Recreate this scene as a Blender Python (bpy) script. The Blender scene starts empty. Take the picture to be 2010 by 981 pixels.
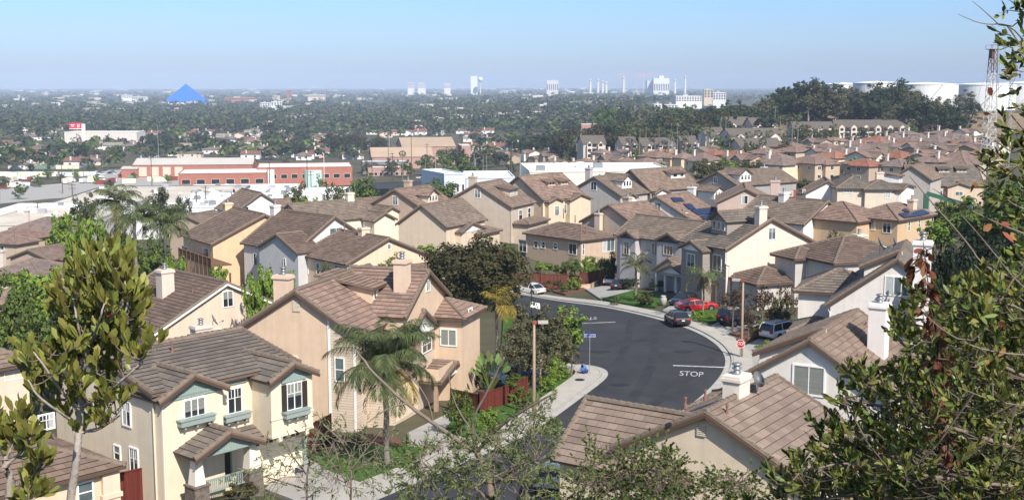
import bpy, math, random
import numpy as np
from mathutils import Vector, Matrix, geometry
R=math.radians; rnd=random.Random(7)
scene=bpy.context.scene; COL=scene.collection
# ------------------------------------------------------------------ camera model (metres, camera eye at the origin)
FP=2400.0; PCX=1005.0; PCY=490.5; HOR=165.0; PITCH=math.atan((PCY-HOR)/FP)
def ray(px,py):
    a=(px-PCX)/FP; b=(PCY-py)/FP; c,s=math.cos(PITCH),math.sin(PITCH)
    return Vector((a,c+b*s,-s+b*c))
def at(px,py,Y): r=ray(px,py); return r*(Y/r.y)
def pix(q):
    c,s=math.cos(PITCH),math.sin(PITCH); f=q[1]*c-q[2]*s; u=q[1]*s+q[2]*c
    return (PCX+FP*q[0]/f, PCY-FP*u/f)
# ------------------------------------------------------------------ terrain: thin plate through surveyed heights
TP=[(-8,3,-2),(8,3,-2),(0,3,-2),(0,8,-5),(6,9,-5),(-6,8,-5),(0,20,-10.5),(-10,20,-10.5),(10,20,-10.5),(0,40,-19),(-20,40,-19),(20,40,-19),
(-19,66,-23),(-5,70,-23.6),(2,80,-24.6),(1.6,92,-24.7),(6,105,-25),(20,113,-25.3),(17,127,-25.5),(20,134,-25.3),(2.7,165,-28.5),(10,148,-27),(18,200,-30.8),(12,213,-30.8),(8,187,-29.9),(16,171,-28.3),(24,163,-27.6),
(-22,159,-29),(-30,168,-29.2),(-45,177,-29.6),(-32,110,-27.3),(-27,222,-29),(-13,225,-28.7),(-4,242,-28.5),(20,271,-28.5),(40,267,-27.5),(44,184,-26.5),(55,200,-26.5),
(27,105,-24.8),(14,80,-24.6),(40,95,-21),(45,115,-21),(60,150,-22),(75,190,-24),(100,250,-26),(30,60,-21),(70,260,-27.5),(110,330,-29.5),
(-70,200,-33.5),(-85,230,-35),(-100,240,-36),(-55,130,-30.5),(-40,80,-25.8),(-60,110,-28),(-60,260,-37),(-40,300,-40),(-20,300,-36),(20,310,-31),(60,320,-29.5),
(-150,450,-54),(-100,450,-53),(-50,420,-50),(-200,600,-61),(-100,600,-60),(0,600,-50),(0,450,-44),(-250,500,-57),(40,450,-37),(93,450,-33.5),(142,430,-31.5),(200,440,-31),
(-15,380,-39),(0,560,-43),(50,560,-39),(124,600,-36),(180,600,-33.5),(242,650,-31),(186,750,-34),(130,700,-36.5),(300,790,-28),(230,800,-33),(160,800,-34),(300,720,-30),(110,520,-35.5),(310,1000,-17.5),(374,950,-17.5),(223,900,-19),(430,1000,-18),
(110,900,-37),(105,1300,-46),(200,1200,-30),(330,1400,-30),(500,1600,-45),(600,2500,-58),(-350,850,-63),(-200,850,-63),(-100,850,-62),(0,900,-57),
(-600,1500,-63),(0,1500,-61),(-300,1500,-63),(0,2600,-50),(260,2600,-42),(300,1900,-46),(-900,2600,-61),(-500,4000,-60),(0,4500,-50),(400,4500,-48),(-1500,5000,-60),(1500,5000,-60),(-400,3000,-60),(800,3500,-60)]
_P=np.array(TP,float); _S=4.0
def _uv(x,y):
    y=np.clip(y,3.0,6000.0); return np.stack([np.clip(x/y,-.62,.62)*_S,np.log(y)*1.0],-1)
_Q=_uv(_P[:,0],_P[:,1])
def _ph(a,b):
    r2=((a[:,None,:]-b[None,:,:])**2).sum(-1); return np.where(r2>1e-12,.5*r2*np.log(r2+1e-12),0)
_n=len(_P); _A=np.zeros((_n+3,_n+3)); _A[:_n,:_n]=_ph(_Q,_Q)+np.eye(_n)*2e-3; _A[:_n,_n]=1; _A[:_n,_n+1:]=_Q; _A[_n:,:_n]=_A[:_n,_n:].T
_W=np.linalg.solve(_A,np.concatenate([_P[:,2],np.zeros(3)]))
def TZ(x,y):
    x=np.asarray(x,float);y=np.asarray(y,float);sh=x.shape;q=_uv(x.ravel(),y.ravel());out=np.empty(len(q))
    for i in range(0,len(q),20000):
        k=q[i:i+20000]; out[i:i+20000]=_ph(k,_Q)@_W[:_n]+_W[_n]+k@_W[_n+1:]
    return np.clip(out,-64,-1.5).reshape(sh)
def T(x,y): return float(TZ(np.array([x]),np.array([y]))[0])
_YS=np.geomspace(6,22000,520)
def G(px,py,up=0.0):
    r=ray(px,py); xs=r.x/r.y*_YS; zs=r.z/r.y*_YS; d=zs-(TZ(xs,_YS)+up)
    k=int(np.argmax(d<0)) if (d<0).any() else len(d)-1
    k=max(k,1); t=d[k-1]/(d[k-1]-d[k]+1e-9); Y=_YS[k-1]+t*(_YS[k]-_YS[k-1]); p=at(px,py,Y); return Vector((p.x,p.y,T(p.x,p.y)))
# ------------------------------------------------------------------ materials
def mat(name,col,rough=.85,var=0,scale=3.0,spec=.3,metal=0,bump=0,bscale=20,hue=0,island=0,transl=0,obj=True,streak=0):
    m=bpy.data.materials.new(name); m.use_nodes=True; nt=m.node_tree; b=nt.nodes['Principled BSDF']
    b.inputs['Base Color'].default_value=(*col,1); b.inputs['Roughness'].default_value=rough; b.inputs['Specular IOR Level'].default_value=spec; b.inputs['Metallic'].default_value=metal
    co=None
    def N(t,**k):
        n=nt.nodes.new(t)
        for a,v in k.items(): setattr(n,a,v)
        return n
    L=nt.links.new; src=None
    tc=N('ShaderNodeTexCoord'); oc=tc.outputs['Object']
    if var:
        n=N('ShaderNodeTexNoise'); n.inputs['Scale'].default_value=scale; n.inputs['Detail'].default_value=6; n.inputs['Roughness'].default_value=.65; L(oc,n.inputs['Vector'])
        mr=N('ShaderNodeMapRange'); mr.inputs['From Min'].default_value=.28; mr.inputs['From Max'].default_value=.72; mr.inputs['To Min'].default_value=1-var; mr.inputs['To Max'].default_value=1+var; L(n.outputs['Fac'],mr.inputs['Value'])
        hv=N('ShaderNodeHueSaturation'); hv.inputs['Color'].default_value=(*col,1); L(mr.outputs[0],hv.inputs['Value']); src=hv.outputs['Color']
    if streak:
        mp=N('ShaderNodeMapping'); mp.inputs['Scale'].default_value=(2.2,2.2,.16); L(oc,mp.inputs['Vector']); n=N('ShaderNodeTexNoise'); n.inputs['Scale'].default_value=1; n.inputs['Detail'].default_value=5; L(mp.outputs[0],n.inputs['Vector'])
        mr=N('ShaderNodeMapRange'); mr.inputs['From Min'].default_value=.35; mr.inputs['From Max'].default_value=.68; mr.inputs['To Min'].default_value=1+streak*.4; mr.inputs['To Max'].default_value=1-streak; L(n.outputs['Fac'],mr.inputs['Value'])
        hv=N('ShaderNodeHueSaturation'); L(src,hv.inputs['Color']); L(mr.outputs[0],hv.inputs['Value']); src=hv.outputs['Color']
    if island:
        g=N('ShaderNodeNewGeometry'); hv2=N('ShaderNodeHueSaturation'); 
        mr=N('ShaderNodeMapRange'); mr.inputs['To Min'].default_value=1-island; mr.inputs['To Max'].default_value=1+island; L(g.outputs['Random Per Island'],mr.inputs['Value']); L(mr.outputs[0],hv2.inputs['Value'])
        mu=N('ShaderNodeMath',operation='MULTIPLY'); mu.inputs[1].default_value=7.31; fr=N('ShaderNodeMath',operation='FRACT'); L(g.outputs['Random Per Island'],mu.inputs[0]); L(mu.outputs[0],fr.inputs[0])
        m2=N('ShaderNodeMapRange'); m2.inputs['To Min'].default_value=.5-hue; m2.inputs['To Max'].default_value=.5+hue; L(fr.outputs[0],m2.inputs['Value']); L(m2.outputs[0],hv2.inputs['Hue'])
        if src: L(src,hv2.inputs['Color'])
        else: hv2.inputs['Color'].default_value=(*col,1)
        src=hv2.outputs['Color']
    if src: L(src,b.inputs['Base Color'])
    if bump:
        n=N('ShaderNodeTexNoise'); n.inputs['Scale'].default_value=bscale; n.inputs['Detail'].default_value=4; L(oc,n.inputs['Vector']); bp=N('ShaderNodeBump'); bp.inputs['Strength'].default_value=bump; bp.inputs['Distance'].default_value=.03; L(n.outputs['Fac'],bp.inputs['Height']); L(bp.outputs[0],b.inputs['Normal'])
    if transl:
        tr=N('ShaderNodeBsdfTranslucent'); mx=N('ShaderNodeMixShader'); mx.inputs[0].default_value=transl
        if src: L(src,tr.inputs['Color'])
        else: tr.inputs['Color'].default_value=(*col,1)
        out=nt.nodes['Material Output']; L(b.outputs[0],mx.inputs[1]); L(tr.outputs[0],mx.inputs[2]); L(mx.outputs[0],out.inputs['Surface'])
    return m
def lin(r,g,b): return tuple(((c/255)/12.92 if c/255<=.04045 else ((c/255+.055)/1.055)**2.4) for c in (r,g,b))
_mc={}
def soft(r,g,b,k=.86,bb=1.05):
    c=lin(r,g,b); m=sum(c)/3; c=(c[0],c[1],min(.95,c[2]*bb)); return tuple(k*(m+(x-m)*.86) for x in c)
def stucco(r,g,b):
    k=('s',r,g,b)
    if k not in _mc: _mc[k]=mat('stucco',soft(r,g,b),.92,.07,.9,.15,bump=.25,bscale=30,streak=.07)
    return _mc[k]
def paint(r,g,b,rough=.6,var=.04):
    k=('p',r,g,b,rough)
    if k not in _mc: _mc[k]=mat('paint',lin(r,g,b),rough,var,4,.3)
    return _mc[k]
def stripes(name,col,axis,per,depth,dark=.55,var=.05,duty=.12,rough=.8):
    """colour with dark grooves every per metres along an object axis (siding, boards, blinds)"""
    m=mat(name,col,rough,var,2.0,.2); nt=m.node_tree; b=nt.nodes['Principled BSDF']; L=nt.links.new
    tc=nt.nodes.new('ShaderNodeTexCoord'); sx=nt.nodes.new('ShaderNodeSeparateXYZ'); L(tc.outputs['Object'],sx.inputs[0])
    dv=nt.nodes.new('ShaderNodeMath'); dv.operation='DIVIDE'; dv.inputs[1].default_value=per
    if axis=='h':
        ad=nt.nodes.new('ShaderNodeMath'); ad.operation='ADD'; L(sx.outputs[0],ad.inputs[0]); L(sx.outputs[1],ad.inputs[1]); L(ad.outputs[0],dv.inputs[0])
    else: L(sx.outputs['XYZ'.index(axis)],dv.inputs[0])
    fr=nt.nodes.new('ShaderNodeMath'); fr.operation='FRACT'; L(dv.outputs[0],fr.inputs[0])
    lt=nt.nodes.new('ShaderNodeMath'); lt.operation='LESS_THAN'; lt.inputs[1].default_value=duty; L(fr.outputs[0],lt.inputs[0])
    fl=nt.nodes.new('ShaderNodeMath'); fl.operation='FLOOR'; L(dv.outputs[0],fl.inputs[0]); wn=nt.nodes.new('ShaderNodeTexWhiteNoise'); wn.noise_dimensions='1D'; L(fl.outputs[0],wn.inputs['W'])
    mr=nt.nodes.new('ShaderNodeMapRange'); mr.inputs['To Min'].default_value=1-2*var; mr.inputs['To Max'].default_value=1+2*var; L(wn.outputs['Value'],mr.inputs['Value'])
    old=b.inputs['Base Color'].links[0].from_socket
    hs=nt.nodes.new('ShaderNodeHueSaturation'); L(old,hs.inputs['Color']); L(mr.outputs[0],hs.inputs['Value'])
    mx=nt.nodes.new('ShaderNodeMix'); mx.data_type='RGBA'; L(lt.outputs[0],mx.inputs[0]); L(hs.outputs['Color'],mx.inputs[6]); mx.inputs[7].default_value=(*[c*dark for c in col],1); L(mx.outputs[2],b.inputs['Base Color'])
    bp=nt.nodes.new('ShaderNodeBump'); bp.inputs['Strength'].default_value=depth; bp.inputs['Distance'].default_value=.02; L(fr.outputs[0],bp.inputs['Height']); L(bp.outputs[0],b.inputs['Normal'])
    return m
def siding(r,g,b):
    k=('sd',r,g,b)
    if k not in _mc: _mc[k]=stripes('lap_siding',soft(r,g,b),'Z',.2,.5,.5,.03,.14)
    return _mc[k]
def board(r,g,b):
    k=('bd',r,g,b)
    if k not in _mc: _mc[k]=stripes('fence_board',lin(r,g,b),'h',.15,.4,.35,.12,.12)
    return _mc[k]
def tile(c1,c2,mort=.45):
    """concrete roof tiles: staggered pieces laid out on the roof's own uv (metres)"""
    k=('t',c1,c2)
    if k in _mc: return _mc[k]
    m=bpy.data.materials.new('roof_tile'); m.use_nodes=True; nt=m.node_tree; b=nt.nodes['Principled BSDF']; L=nt.links.new
    uv=nt.nodes.new('ShaderNodeUVMap'); br=nt.nodes.new('ShaderNodeTexBrick'); L(uv.outputs[0],br.inputs['Vector'])
    a,c=soft(*c1,.76,.99),soft(*c2,.76,.99)
    br.inputs['Color1'].default_value=(*a,1); br.inputs['Color2'].default_value=(*c,1); br.inputs['Mortar'].default_value=(*[x*mort for x in a],1)
    br.inputs['Scale'].default_value=1; br.inputs['Mortar Size'].default_value=.012; br.inputs['Bias'].default_value=-.1; br.inputs['Brick Width'].default_value=.62; br.inputs['Row Height'].default_value=.46; br.inputs['Mortar Smooth'].default_value=.3
    tc=nt.nodes.new('ShaderNodeTexCoord')
    n=nt.nodes.new('ShaderNodeTexNoise'); n.inputs['Scale'].default_value=.55; n.inputs['Detail'].default_value=8; n.inputs['Roughness'].default_value=.7; L(tc.outputs['Object'],n.inputs['Vector'])
    mr=nt.nodes.new('ShaderNodeMapRange'); mr.inputs['From Min'].default_value=.3; mr.inputs['From Max'].default_value=.7; mr.inputs['To Min'].default_value=.82; mr.inputs['To Max'].default_value=1.16; L(n.outputs['Fac'],mr.inputs['Value'])
    hs=nt.nodes.new('ShaderNodeHueSaturation'); L(br.outputs['Color'],hs.inputs['Color']); L(mr.outputs[0],hs.inputs['Value']); L(hs.outputs[0],b.inputs['Base Color'])
    b.inputs['Roughness'].default_value=.9; b.inputs['Specular IOR Level'].default_value=.15
    _mc[k]=m; return m
M_={}
def M(k): return M_[k]
M_['glass']=mat('window_glass',(.022,.027,.034),.08,spec=.8)
M_['glassb']=mat('window_glass_pale',(.10,.13,.14),.15,.35,.8,spec=.7)
M_['blind']=stripes('window_blind',(.27,.28,.25),'Z',.075,.3,.45,.05,.3)
M_['curtain']=mat('window_curtain',(.42,.44,.43),.5,.12,1.5)
M_['white']=paint(236,234,228); M_['offw']=paint(222,214,200); M_['brown']=paint(84,66,56); M_['fascia']=paint(92,74,62); M_['sage']=paint(140,152,146); M_['dark']=paint(40,38,36); M_['shut']=paint(52,46,40)
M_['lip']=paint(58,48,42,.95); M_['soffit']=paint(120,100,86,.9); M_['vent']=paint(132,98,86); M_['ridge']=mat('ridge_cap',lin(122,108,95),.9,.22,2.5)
M_['asphalt']=mat('asphalt',(.042,.042,.046),.9,.3,.22,.25,bump=.15,bscale=60)
M_['concrete']=mat('concrete',(.42,.39,.34),.9,.12,.7,.2,bump=.1); M_['drive']=mat('driveway_concrete',(.36,.34,.31),.9,.14,.6,.2); M_['kerb']=mat('kerb_concrete',(.40,.38,.34),.9,.14,.8,.2)
M_['paintw']=mat('road_paint',(.44,.44,.43),.85,.45,2.5)
M_['grass']=mat('lawn_grass',(.055,.115,.022),.95,.35,1.6,.1,bump=.6,bscale=18)
M_['dirt']=mat('dirt',(.13,.10,.07),.95,.4,.5,.1,bump=.4,bscale=6); M_['dryg']=mat('dry_ground',(.25,.18,.11),.95,.35,.12,.1); M_['mulch']=mat('bark_mulch',(.15,.075,.05),.95,.4,4)
M_['bark']=mat('bark',(.16,.125,.095),.95,.35,6,.1,bump=.6,bscale=14); M_['palmbark']=mat('palm_bark',(.20,.18,.155),.95,.3,5,.1,bump=.8,bscale=9); M_['palebark']=mat('pale_bark',(.36,.31,.26),.9,.3,5,.1,bump=.5)
M_['metal']=mat('grey_metal',(.32,.33,.34),.45,.08,5,.5,metal=.7); M_['galv']=mat('galvanised_steel',(.5,.5,.5),.45,.08,5,.5,metal=.6); M_['dish']=mat('dish_grey',(.22,.225,.23),.5)
M_['pole']=mat('lamp_pole_concrete',(.36,.26,.19),.85,.15,4); M_['wood']=mat('pole_wood',(.09,.065,.05),.9,.25,5)
M_['black']=mat('rubber_black',(.02,.02,.02),.8); M_['solar']=mat('solar_panel',(.012,.017,.045),.15,spec=.8)
# ------------------------------------------------------------------ mesh builder
class MB:
    def __init__(s): s.v=[];s.f=[];s.m=[];s.uv=[]
    def poly(s,pts,m=0,uv=None):
        n=len(s.v); s.v+=[tuple(p) for p in pts]; s.f.append(tuple(range(n,n+len(pts)))); s.m.append(m); s.uv.append(uv)
    def box(s,x0,x1,y0,y1,z0,z1,m=0,Mx=None):
        P=[Vector((x,y,z)) for z in (z0,z1) for x,y in ((x0,y0),(x1,y0),(x1,y1),(x0,y1))]
        if Mx is not None: P=[Mx@p for p in P]
        n=len(s.v); s.v+=[tuple(p) for p in P]
        for q in ((3,2,1,0),(4,5,6,7),(0,1,5,4),(1,2,6,5),(2,3,7,6),(3,0,4,7)): s.f.append(tuple(n+i for i in q)); s.m.append(m); s.uv.append(None)
    def beam(s,p,q,w,h=None,m=0):
        h=h or w; p=Vector(p);q=Vector(q);d=(q-p); 
        if d.length<1e-6: return
        d.normalize(); a=d.cross(Vector((0,0,1)));  a=Vector((1,0,0)) if a.length<1e-3 else a.normalized(); b=a.cross(d)
        n=len(s.v)
        for o in (p,q):
            for i,j in ((-1,-1),(1,-1),(1,1),(-1,1)): s.v.append(tuple(o+a*(i*w/2)+b*(j*h/2)))
        for f in ((3,2,1,0),(4,5,6,7),(0,1,5,4),(1,2,6,5),(2,3,7,6),(3,0,4,7)): s.f.append(tuple(n+i for i in f)); s.m.append(m); s.uv.append(None)
    def tube(s,pts,rad,n=6,m=0,cap=True):
        pts=[Vector(p) for p in pts]; base=len(s.v); N=len(pts)
        if not hasattr(rad,'__len__'): rad=[rad]*N
        for i,p in enumerate(pts):
            d=(pts[min(i+1,N-1)]-pts[max(i-1,0)]); d=d.normalized() if d.length>1e-9 else Vector((0,0,1))
            a=d.cross(Vector((.13,.31,.94)) if abs(d.z)>.9 else Vector((0,0,1))).normalized(); a=Vector((1,0,0)) if abs(d.z)>.98 else a; b=d.cross(a).normalized(); a=b.cross(d)
            for k in range(n): t=2*math.pi*k/n; s.v.append(tuple(p+(a*math.cos(t)+b*math.sin(t))*rad[i]))
        for i in range(N-1):
            for k in range(n):
                k2=(k+1)%n; s.f.append((base+i*n+k,base+i*n+k2,base+(i+1)*n+k2,base+(i+1)*n+k)); s.m.append(m); s.uv.append(None)
        if cap:
            s.f.append(tuple(base+k for k in range(n-1,-1,-1))); s.m.append(m); s.uv.append(None)
            s.f.append(tuple(base+(N-1)*n+k for k in range(n))); s.m.append(m); s.uv.append(None)
    def lathe(s,prof,n=12,m=0,o=(0,0,0)):
        base=len(s.v)
        for r,z in prof:
            for k in range(n): t=2*math.pi*k/n; s.v.append((o[0]+r*math.cos(t),o[1]+r*math.sin(t),o[2]+z))
        for i in range(len(prof)-1):
            for k in range(n): k2=(k+1)%n; s.f.append((base+i*n+k,base+i*n+k2,base+(i+1)*n+k2,base+(i+1)*n+k)); s.m.append(m); s.uv.append(None)
        s.f.append(tuple(base+(len(prof)-1)*n+k for k in range(n))); s.m.append(m); s.uv.append(None)
    def mesh(s,name,mats,smooth=False):
        me=bpy.data.meshes.new(name); me.from_pydata(s.v,[],s.f)
        for m in mats: me.materials.append(m)
        me.polygons.foreach_set('material_index',s.m)
        if any(u is not None for u in s.uv):
            l=me.uv_layers.new(name='UVMap'); fl=[]
            for f,u in zip(s.f,s.uv): fl+= [c for p in (u if u is not None else [(0,0)]*len(f)) for c in p]
            l.data.foreach_set('uv',fl)
        if smooth: me.polygons.foreach_set('use_smooth',[True]*len(s.f))
        me.update(); return me
    def build(s,name,mats,parent=None,smooth=False):
        if not isinstance(mats,(list,tuple)): mats=[mats]
        return link(name,s.mesh(name,mats,smooth),parent)
def link(name,me,parent=None):
    o=bpy.data.objects.new(name,me); COL.objects.link(o)
    if parent is not None: o.parent=parent
    return o
def tag(o,label=None,cat=None,group=None,kind=None):
    if label: o['label']=label
    if cat: o['category']=cat
    if group: o['group']=group
    if kind: o['kind']=kind
    return o
def empty(name,loc,rz=0,label=None,cat=None,group=None):
    o=bpy.data.objects.new(name,None); COL.objects.link(o); o.location=loc; o.rotation_euler=(0,0,rz); o.empty_display_size=.3; return tag(o,label,cat,group)
def kids(o): return [c for c in bpy.data.objects if c.parent==o]
def copy_tree(o,parent=None,_k=None):
    c=o.copy(); COL.objects.link(c); c.parent=parent
    for ch in o.children: copy_tree(ch,c)
    return c
def arrmesh(name,V,F,mats,smooth=False,mi=None):
    """V (n,3), F (m,k) equal-sized faces"""
    me=bpy.data.meshes.new(name); n,k=F.shape
    me.vertices.add(len(V)); me.vertices.foreach_set('co',V.astype(np.float32).ravel())
    me.loops.add(n*k); me.loops.foreach_set('vertex_index',F.astype(np.int32).ravel())
    me.polygons.add(n); me.polygons.foreach_set('loop_start',np.arange(0,n*k,k,dtype=np.int32)); me.polygons.foreach_set('loop_total',np.full(n,k,dtype=np.int32))
    for m in mats: me.materials.append(m)
    if mi is not None: me.polygons.foreach_set('material_index',mi.astype(np.int32))
    if smooth: me.polygons.foreach_set('use_smooth',np.ones(n,bool))
    me.update(calc_edges=True); return me
# ------------------------------------------------------------------ roofs
def tileplane(mb,pts,course=.46,detail=True,m_t=0,m_l=1,m_s=2,thick=.16):
    pts=[Vector(p) for p in pts]; n=Vector((0,0,0))
    for i in range(len(pts)):
        a,b=pts[i],pts[(i+1)%len(pts)]; n+=a.cross(b)
    n.normalize()
    if n.z<0: n=-n; pts=pts[::-1]
    u=Vector((0,0,1)).cross(n); u=u.normalized() if u.length>1e-5 else Vector((1,0,0)); v=n.cross(u)
    o=min(pts,key=lambda p:p.dot(v)); P2=[((p-o).dot(u),(p-o).dot(v)) for p in pts]
    vm=max(p[1] for p in P2)
    def W(a,b,h): return o+u*a+v*b+n*h
    if not detail:
        mb.poly([W(a,b,.03) for a,b in P2],m_t,[(a,b) for a,b in P2])
    else:
        K=max(1,int(round(vm/course))); c=vm/K
        def clip(poly,lim,keep_above):
            out=[]
            for i in range(len(poly)):
                p,q=poly[i],poly[(i+1)%len(poly)]; ip=(p[1]>=lim-1e-7) if keep_above else (p[1]<=lim+1e-7); iq=(q[1]>=lim-1e-7) if keep_above else (q[1]<=lim+1e-7)
                if ip: out.append(p)
                if ip!=iq: t=(lim-p[1])/(q[1]-p[1]); out.append((p[0]+t*(q[0]-p[0]),lim))
            return out
        for k in range(K):
            lo,hi=k*c,(k+1)*c; s=clip(clip(P2,lo,True),hi,False)
            if len(s)<3: continue
            mb.poly([W(a,b,.058-.045*(b-lo)/c) for a,b in s],m_t,[(a,k*.46+.46*(b-lo)/c) for a,b in s])
            e=[a for a,b in s if abs(b-lo)<1e-5]
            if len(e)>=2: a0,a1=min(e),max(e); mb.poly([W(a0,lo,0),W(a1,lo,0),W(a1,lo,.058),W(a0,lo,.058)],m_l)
    mb.poly([W(a,b,-thick) for a,b in P2][::-1],m_s)
    for i in range(len(P2)):
        (a,b),(c2,d)=P2[i],P2[(i+1)%len(P2)]; mb.poly([W(a,b,-thick),W(c2,d,-thick),W(c2,d,.02),W(a,b,.02)],m_s)
def caps(mb,p,q,m=3,w=.3,seg=.44,detail=True,h=.13):
    p=Vector(p);q=Vector(q);d=q-p;Ln=d.length
    if Ln<.2: return
    d/=Ln; a=d.cross(Vector((0,0,1))).normalized(); b=a.cross(d)
    K=max(1,int(Ln/seg)) if detail else 1
    for k in range(K):
        s,e=p+d*(Ln*k/K),p+d*(Ln*(k+1)/K); h0,h1=(h+.05,h) if detail else (h,h)
        A=[s-a*w/2-b*.02,s-a*w*.3+b*h0,s+a*w*.3+b*h0,s+a*w/2-b*.02]; B=[e-a*w/2-b*.02,e-a*w*.3+b*h1,e+a*w*.3+b*h1,e+a*w/2-b*.02]
        for i in range(3): mb.poly([A[i],A[i+1],B[i+1],B[i]],m)
        mb.poly(A[::-1],m); mb.poly(B,m)
class House:
    def __init__(s,name,label,o,rot,W,L,rise,h,wall,roof,cat='house',group='hillside tract houses',trim='white',detail=True,fascia='fascia',rake=None):
        s.o=Vector((o[0],o[1],o[2]-h)); s.rot=R(rot); s.W,s.L,s.rise,s.h=W,L,rise,h; s.detail=detail
        s.root=empty(name,s.o,s.rot,label,cat,group); s.wallm=[wall] if not isinstance(wall,list) else wall; s.roofm=roof; s.trim=M(trim); s.fas=M(fascia)
        s.wb=MB(); s.rb=MB(); s.c,s.s=math.cos(s.rot),math.sin(s.rot); s.sl=rise/(W/2); s.rake=rake; s.tb=MB()
    def loc(s,p): d=Vector(p)-s.o; return Vector((d.x*s.c+d.y*s.s,-d.x*s.s+d.y*s.c,d.z))
    def wld(s,p): return s.o+Vector((p[0]*s.c-p[1]*s.s,p[0]*s.s+p[1]*s.c,p[2]))
    def hit(s,px,py,n,p0):
        """where the sight line through a photo point meets a local plane"""
        a=s.loc((0,0,0)); r=ray(px,py); d=Vector((r.x*s.c+r.y*s.s,-r.x*s.s+r.y*s.c,r.z)); n=Vector(n); t=n.dot(Vector(p0)-a)/n.dot(d); return a+d*t
    def gable(s,x0=None,x1=None,y0=None,y1=None,ze=None,rise=None,axis='y',oe=.45,og=.35,wm=0,zb=-3.0,roof=True,wallcut=True):
        if x0 is None: x0,x1,y0,y1,ze,rise=0,s.W,0,s.L,s.h,s.rise
        def V(a,b,z): return (a,b,z) if axis=='y' else (b,a,z)
        a0,a1,b0,b1=(x0,x1,y0,y1) if axis=='y' else (y0,y1,x0,x1)
        am=(a0+a1)/2
        for A in ([(a0,b0),(am,b0),(am,b1),(a0,b1)],[(a1,b0),(am,b0),(am,b1),(a1,b1)]):
            tileplane(s.rb,[V(p[0],p[1],ze+(rise if abs(p[0]-am)<1e-6 else 0)) for p in A],detail=s.detail)
        caps(s.rb,V(am,b0,ze+rise+.05),V(am,b1,ze+rise+.05),detail=s.detail)
        for b in (b0+.1,b1-.1):
            for a in (a0,a1): caps(s.rb,V(a,b,ze+.04),V(am,b,ze+rise+.04),w=.24,detail=s.detail,h=.1)
        for b in (b0-.02,b1+.02):                       # barge boards
            for a in (a0,a1):
                p,q=Vector(V(a,b,ze-.17)),Vector(V(am,b,ze+rise-.17)); s.tb.beam(p,q,.05,.17,0)
        w0,w1,c0,c1=a0+oe,a1-oe,b0+og,b1-og; sl=rise/((a1-a0)/2); zt=ze+oe*sl-.17; zp=ze+rise-.17
        for c in (c0,c1): s.wb.poly([V(w0,c,zb),V(w1,c,zb),V(w1,c,zt),V(am,c,zp),V(w0,c,zt)],wm)
        for w in (w0,w1): s.wb.poly([V(w,c0,zb),V(w,c1,zb),V(w,c1,zt),V(w,c0,zt)],wm)
        return s
    def hip(s,x0,x1,y0,y1,ze,sl=.42,ov=.45,wm=0,zb=-3.0):
        w,l=x1-x0,y1-y0; r=min(w,l)/2; z=ze+r*sl
        if w<=l: p,q=((x0+x1)/2,y0+r,z),((x0+x1)/2,y1-r,z)
        else: p,q=(x0+r,(y0+y1)/2,z),(x1-r,(y0+y1)/2,z)
        c=[(x0,y0,ze),(x1,y0,ze),(x1,y1,ze),(x0,y1,ze)]
        pl=[[c[0],c[1],p],[c[1],c[2],q,p],[c[2],c[3],q],[c[3],c[0],p,q]] if w<=l else [[c[0],c[1],q,p],[c[1],c[2],q],[c[2],c[3],p,q],[c[3],c[0],p]]
        for P in pl:
            P=[P[i] for i in range(len(P)) if Vector(P[i]).__sub__(Vector(P[i-1])).length>.01]
            if len(P)>2: tileplane(s.rb,P,detail=s.detail)
        ends=([(0,p),(1,p),(2,q),(3,q)] if w<=l else [(0,p),(3,p),(1,q),(2,q)])
        for i,e in ends: caps(s.rb,c[i],e,detail=s.detail)
        caps(s.rb,p,q,detail=s.detail)
        for i in range(4):
            a,b=Vector(c[i]),Vector(c[(i+1)%4]); s.tb.beam(a-Vector((0,0,.12)),b-Vector((0,0,.12)),.06,.16,0)
        s.wb.box(x0+ov,x1-ov,y0+ov,y1-ov,zb,ze-.05,wm); return s
    def shed(s,pts,zb,wm=0,walls=True):
        """one sloping roof plane over a small block: pts four corners"""
        tileplane(s.rb,pts,detail=s.detail); return s
    def dormer(s,px,py,w,hh,kind='gable',side='E',nw=3,wm=0,pane='glass',depth=None):
        """px,py: foot of the dormer's face on the roof slope"""
        sl=s.sl; 
        if side=='E': q=s.hit(px,py,(sl,0,1),(s.W,0,s.h)); sg=1
        else: q=s.hit(px,py,(-sl,0,1),(0,0,s.h)); sg=-1
        x,y,z=q; z-=.05; zt=z+hh; back=x-sg*min(hh/sl+ (w/2*.45/sl if kind=='gable' else 1.2), abs(x-s.W/2)+.6)
        xs=sorted((x,back)); s.wb.box(xs[0],xs[1],y-w/2,y+w/2,z-.25,zt,wm)
        e=x+sg*.35; bk=back-sg*.4
        if kind=='gable':
            r=w/2*.62; ov=.35
            s.wb.poly([(x,y-w/2,zt),(x,y+w/2,zt),(x,y,zt+r)],wm)
            for t in (-1,1):
                tileplane(s.rb,[(e,y+t*(w/2+ov),zt-ov*.62),(e,y,zt+r+.05),(bk,y,zt+r+.05),(bk,y+t*(w/2+ov),zt-ov*.62)],detail=s.detail,thick=.1)
                s.tb.beam((e+sg*.02,y+t*(w/2+ov),zt-ov*.62-.1),(e+sg*.02,y,zt+r-.07),.05,.16,0)
            caps(s.rb,(e,y,zt+r+.08),(bk,y,zt+r+.08),detail=s.detail,w=.22,h=.08)
        else:
            ov=.35; drop=.0 
            tileplane(s.rb,[(e,y-w/2-ov,zt-.05),(e,y+w/2+ov,zt-.05),(bk-sg*.8,y+w/2+ov,zt+.75),(bk-sg*.8,y-w/2-ov,zt+.75)],detail=s.detail,thick=.12)
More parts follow.
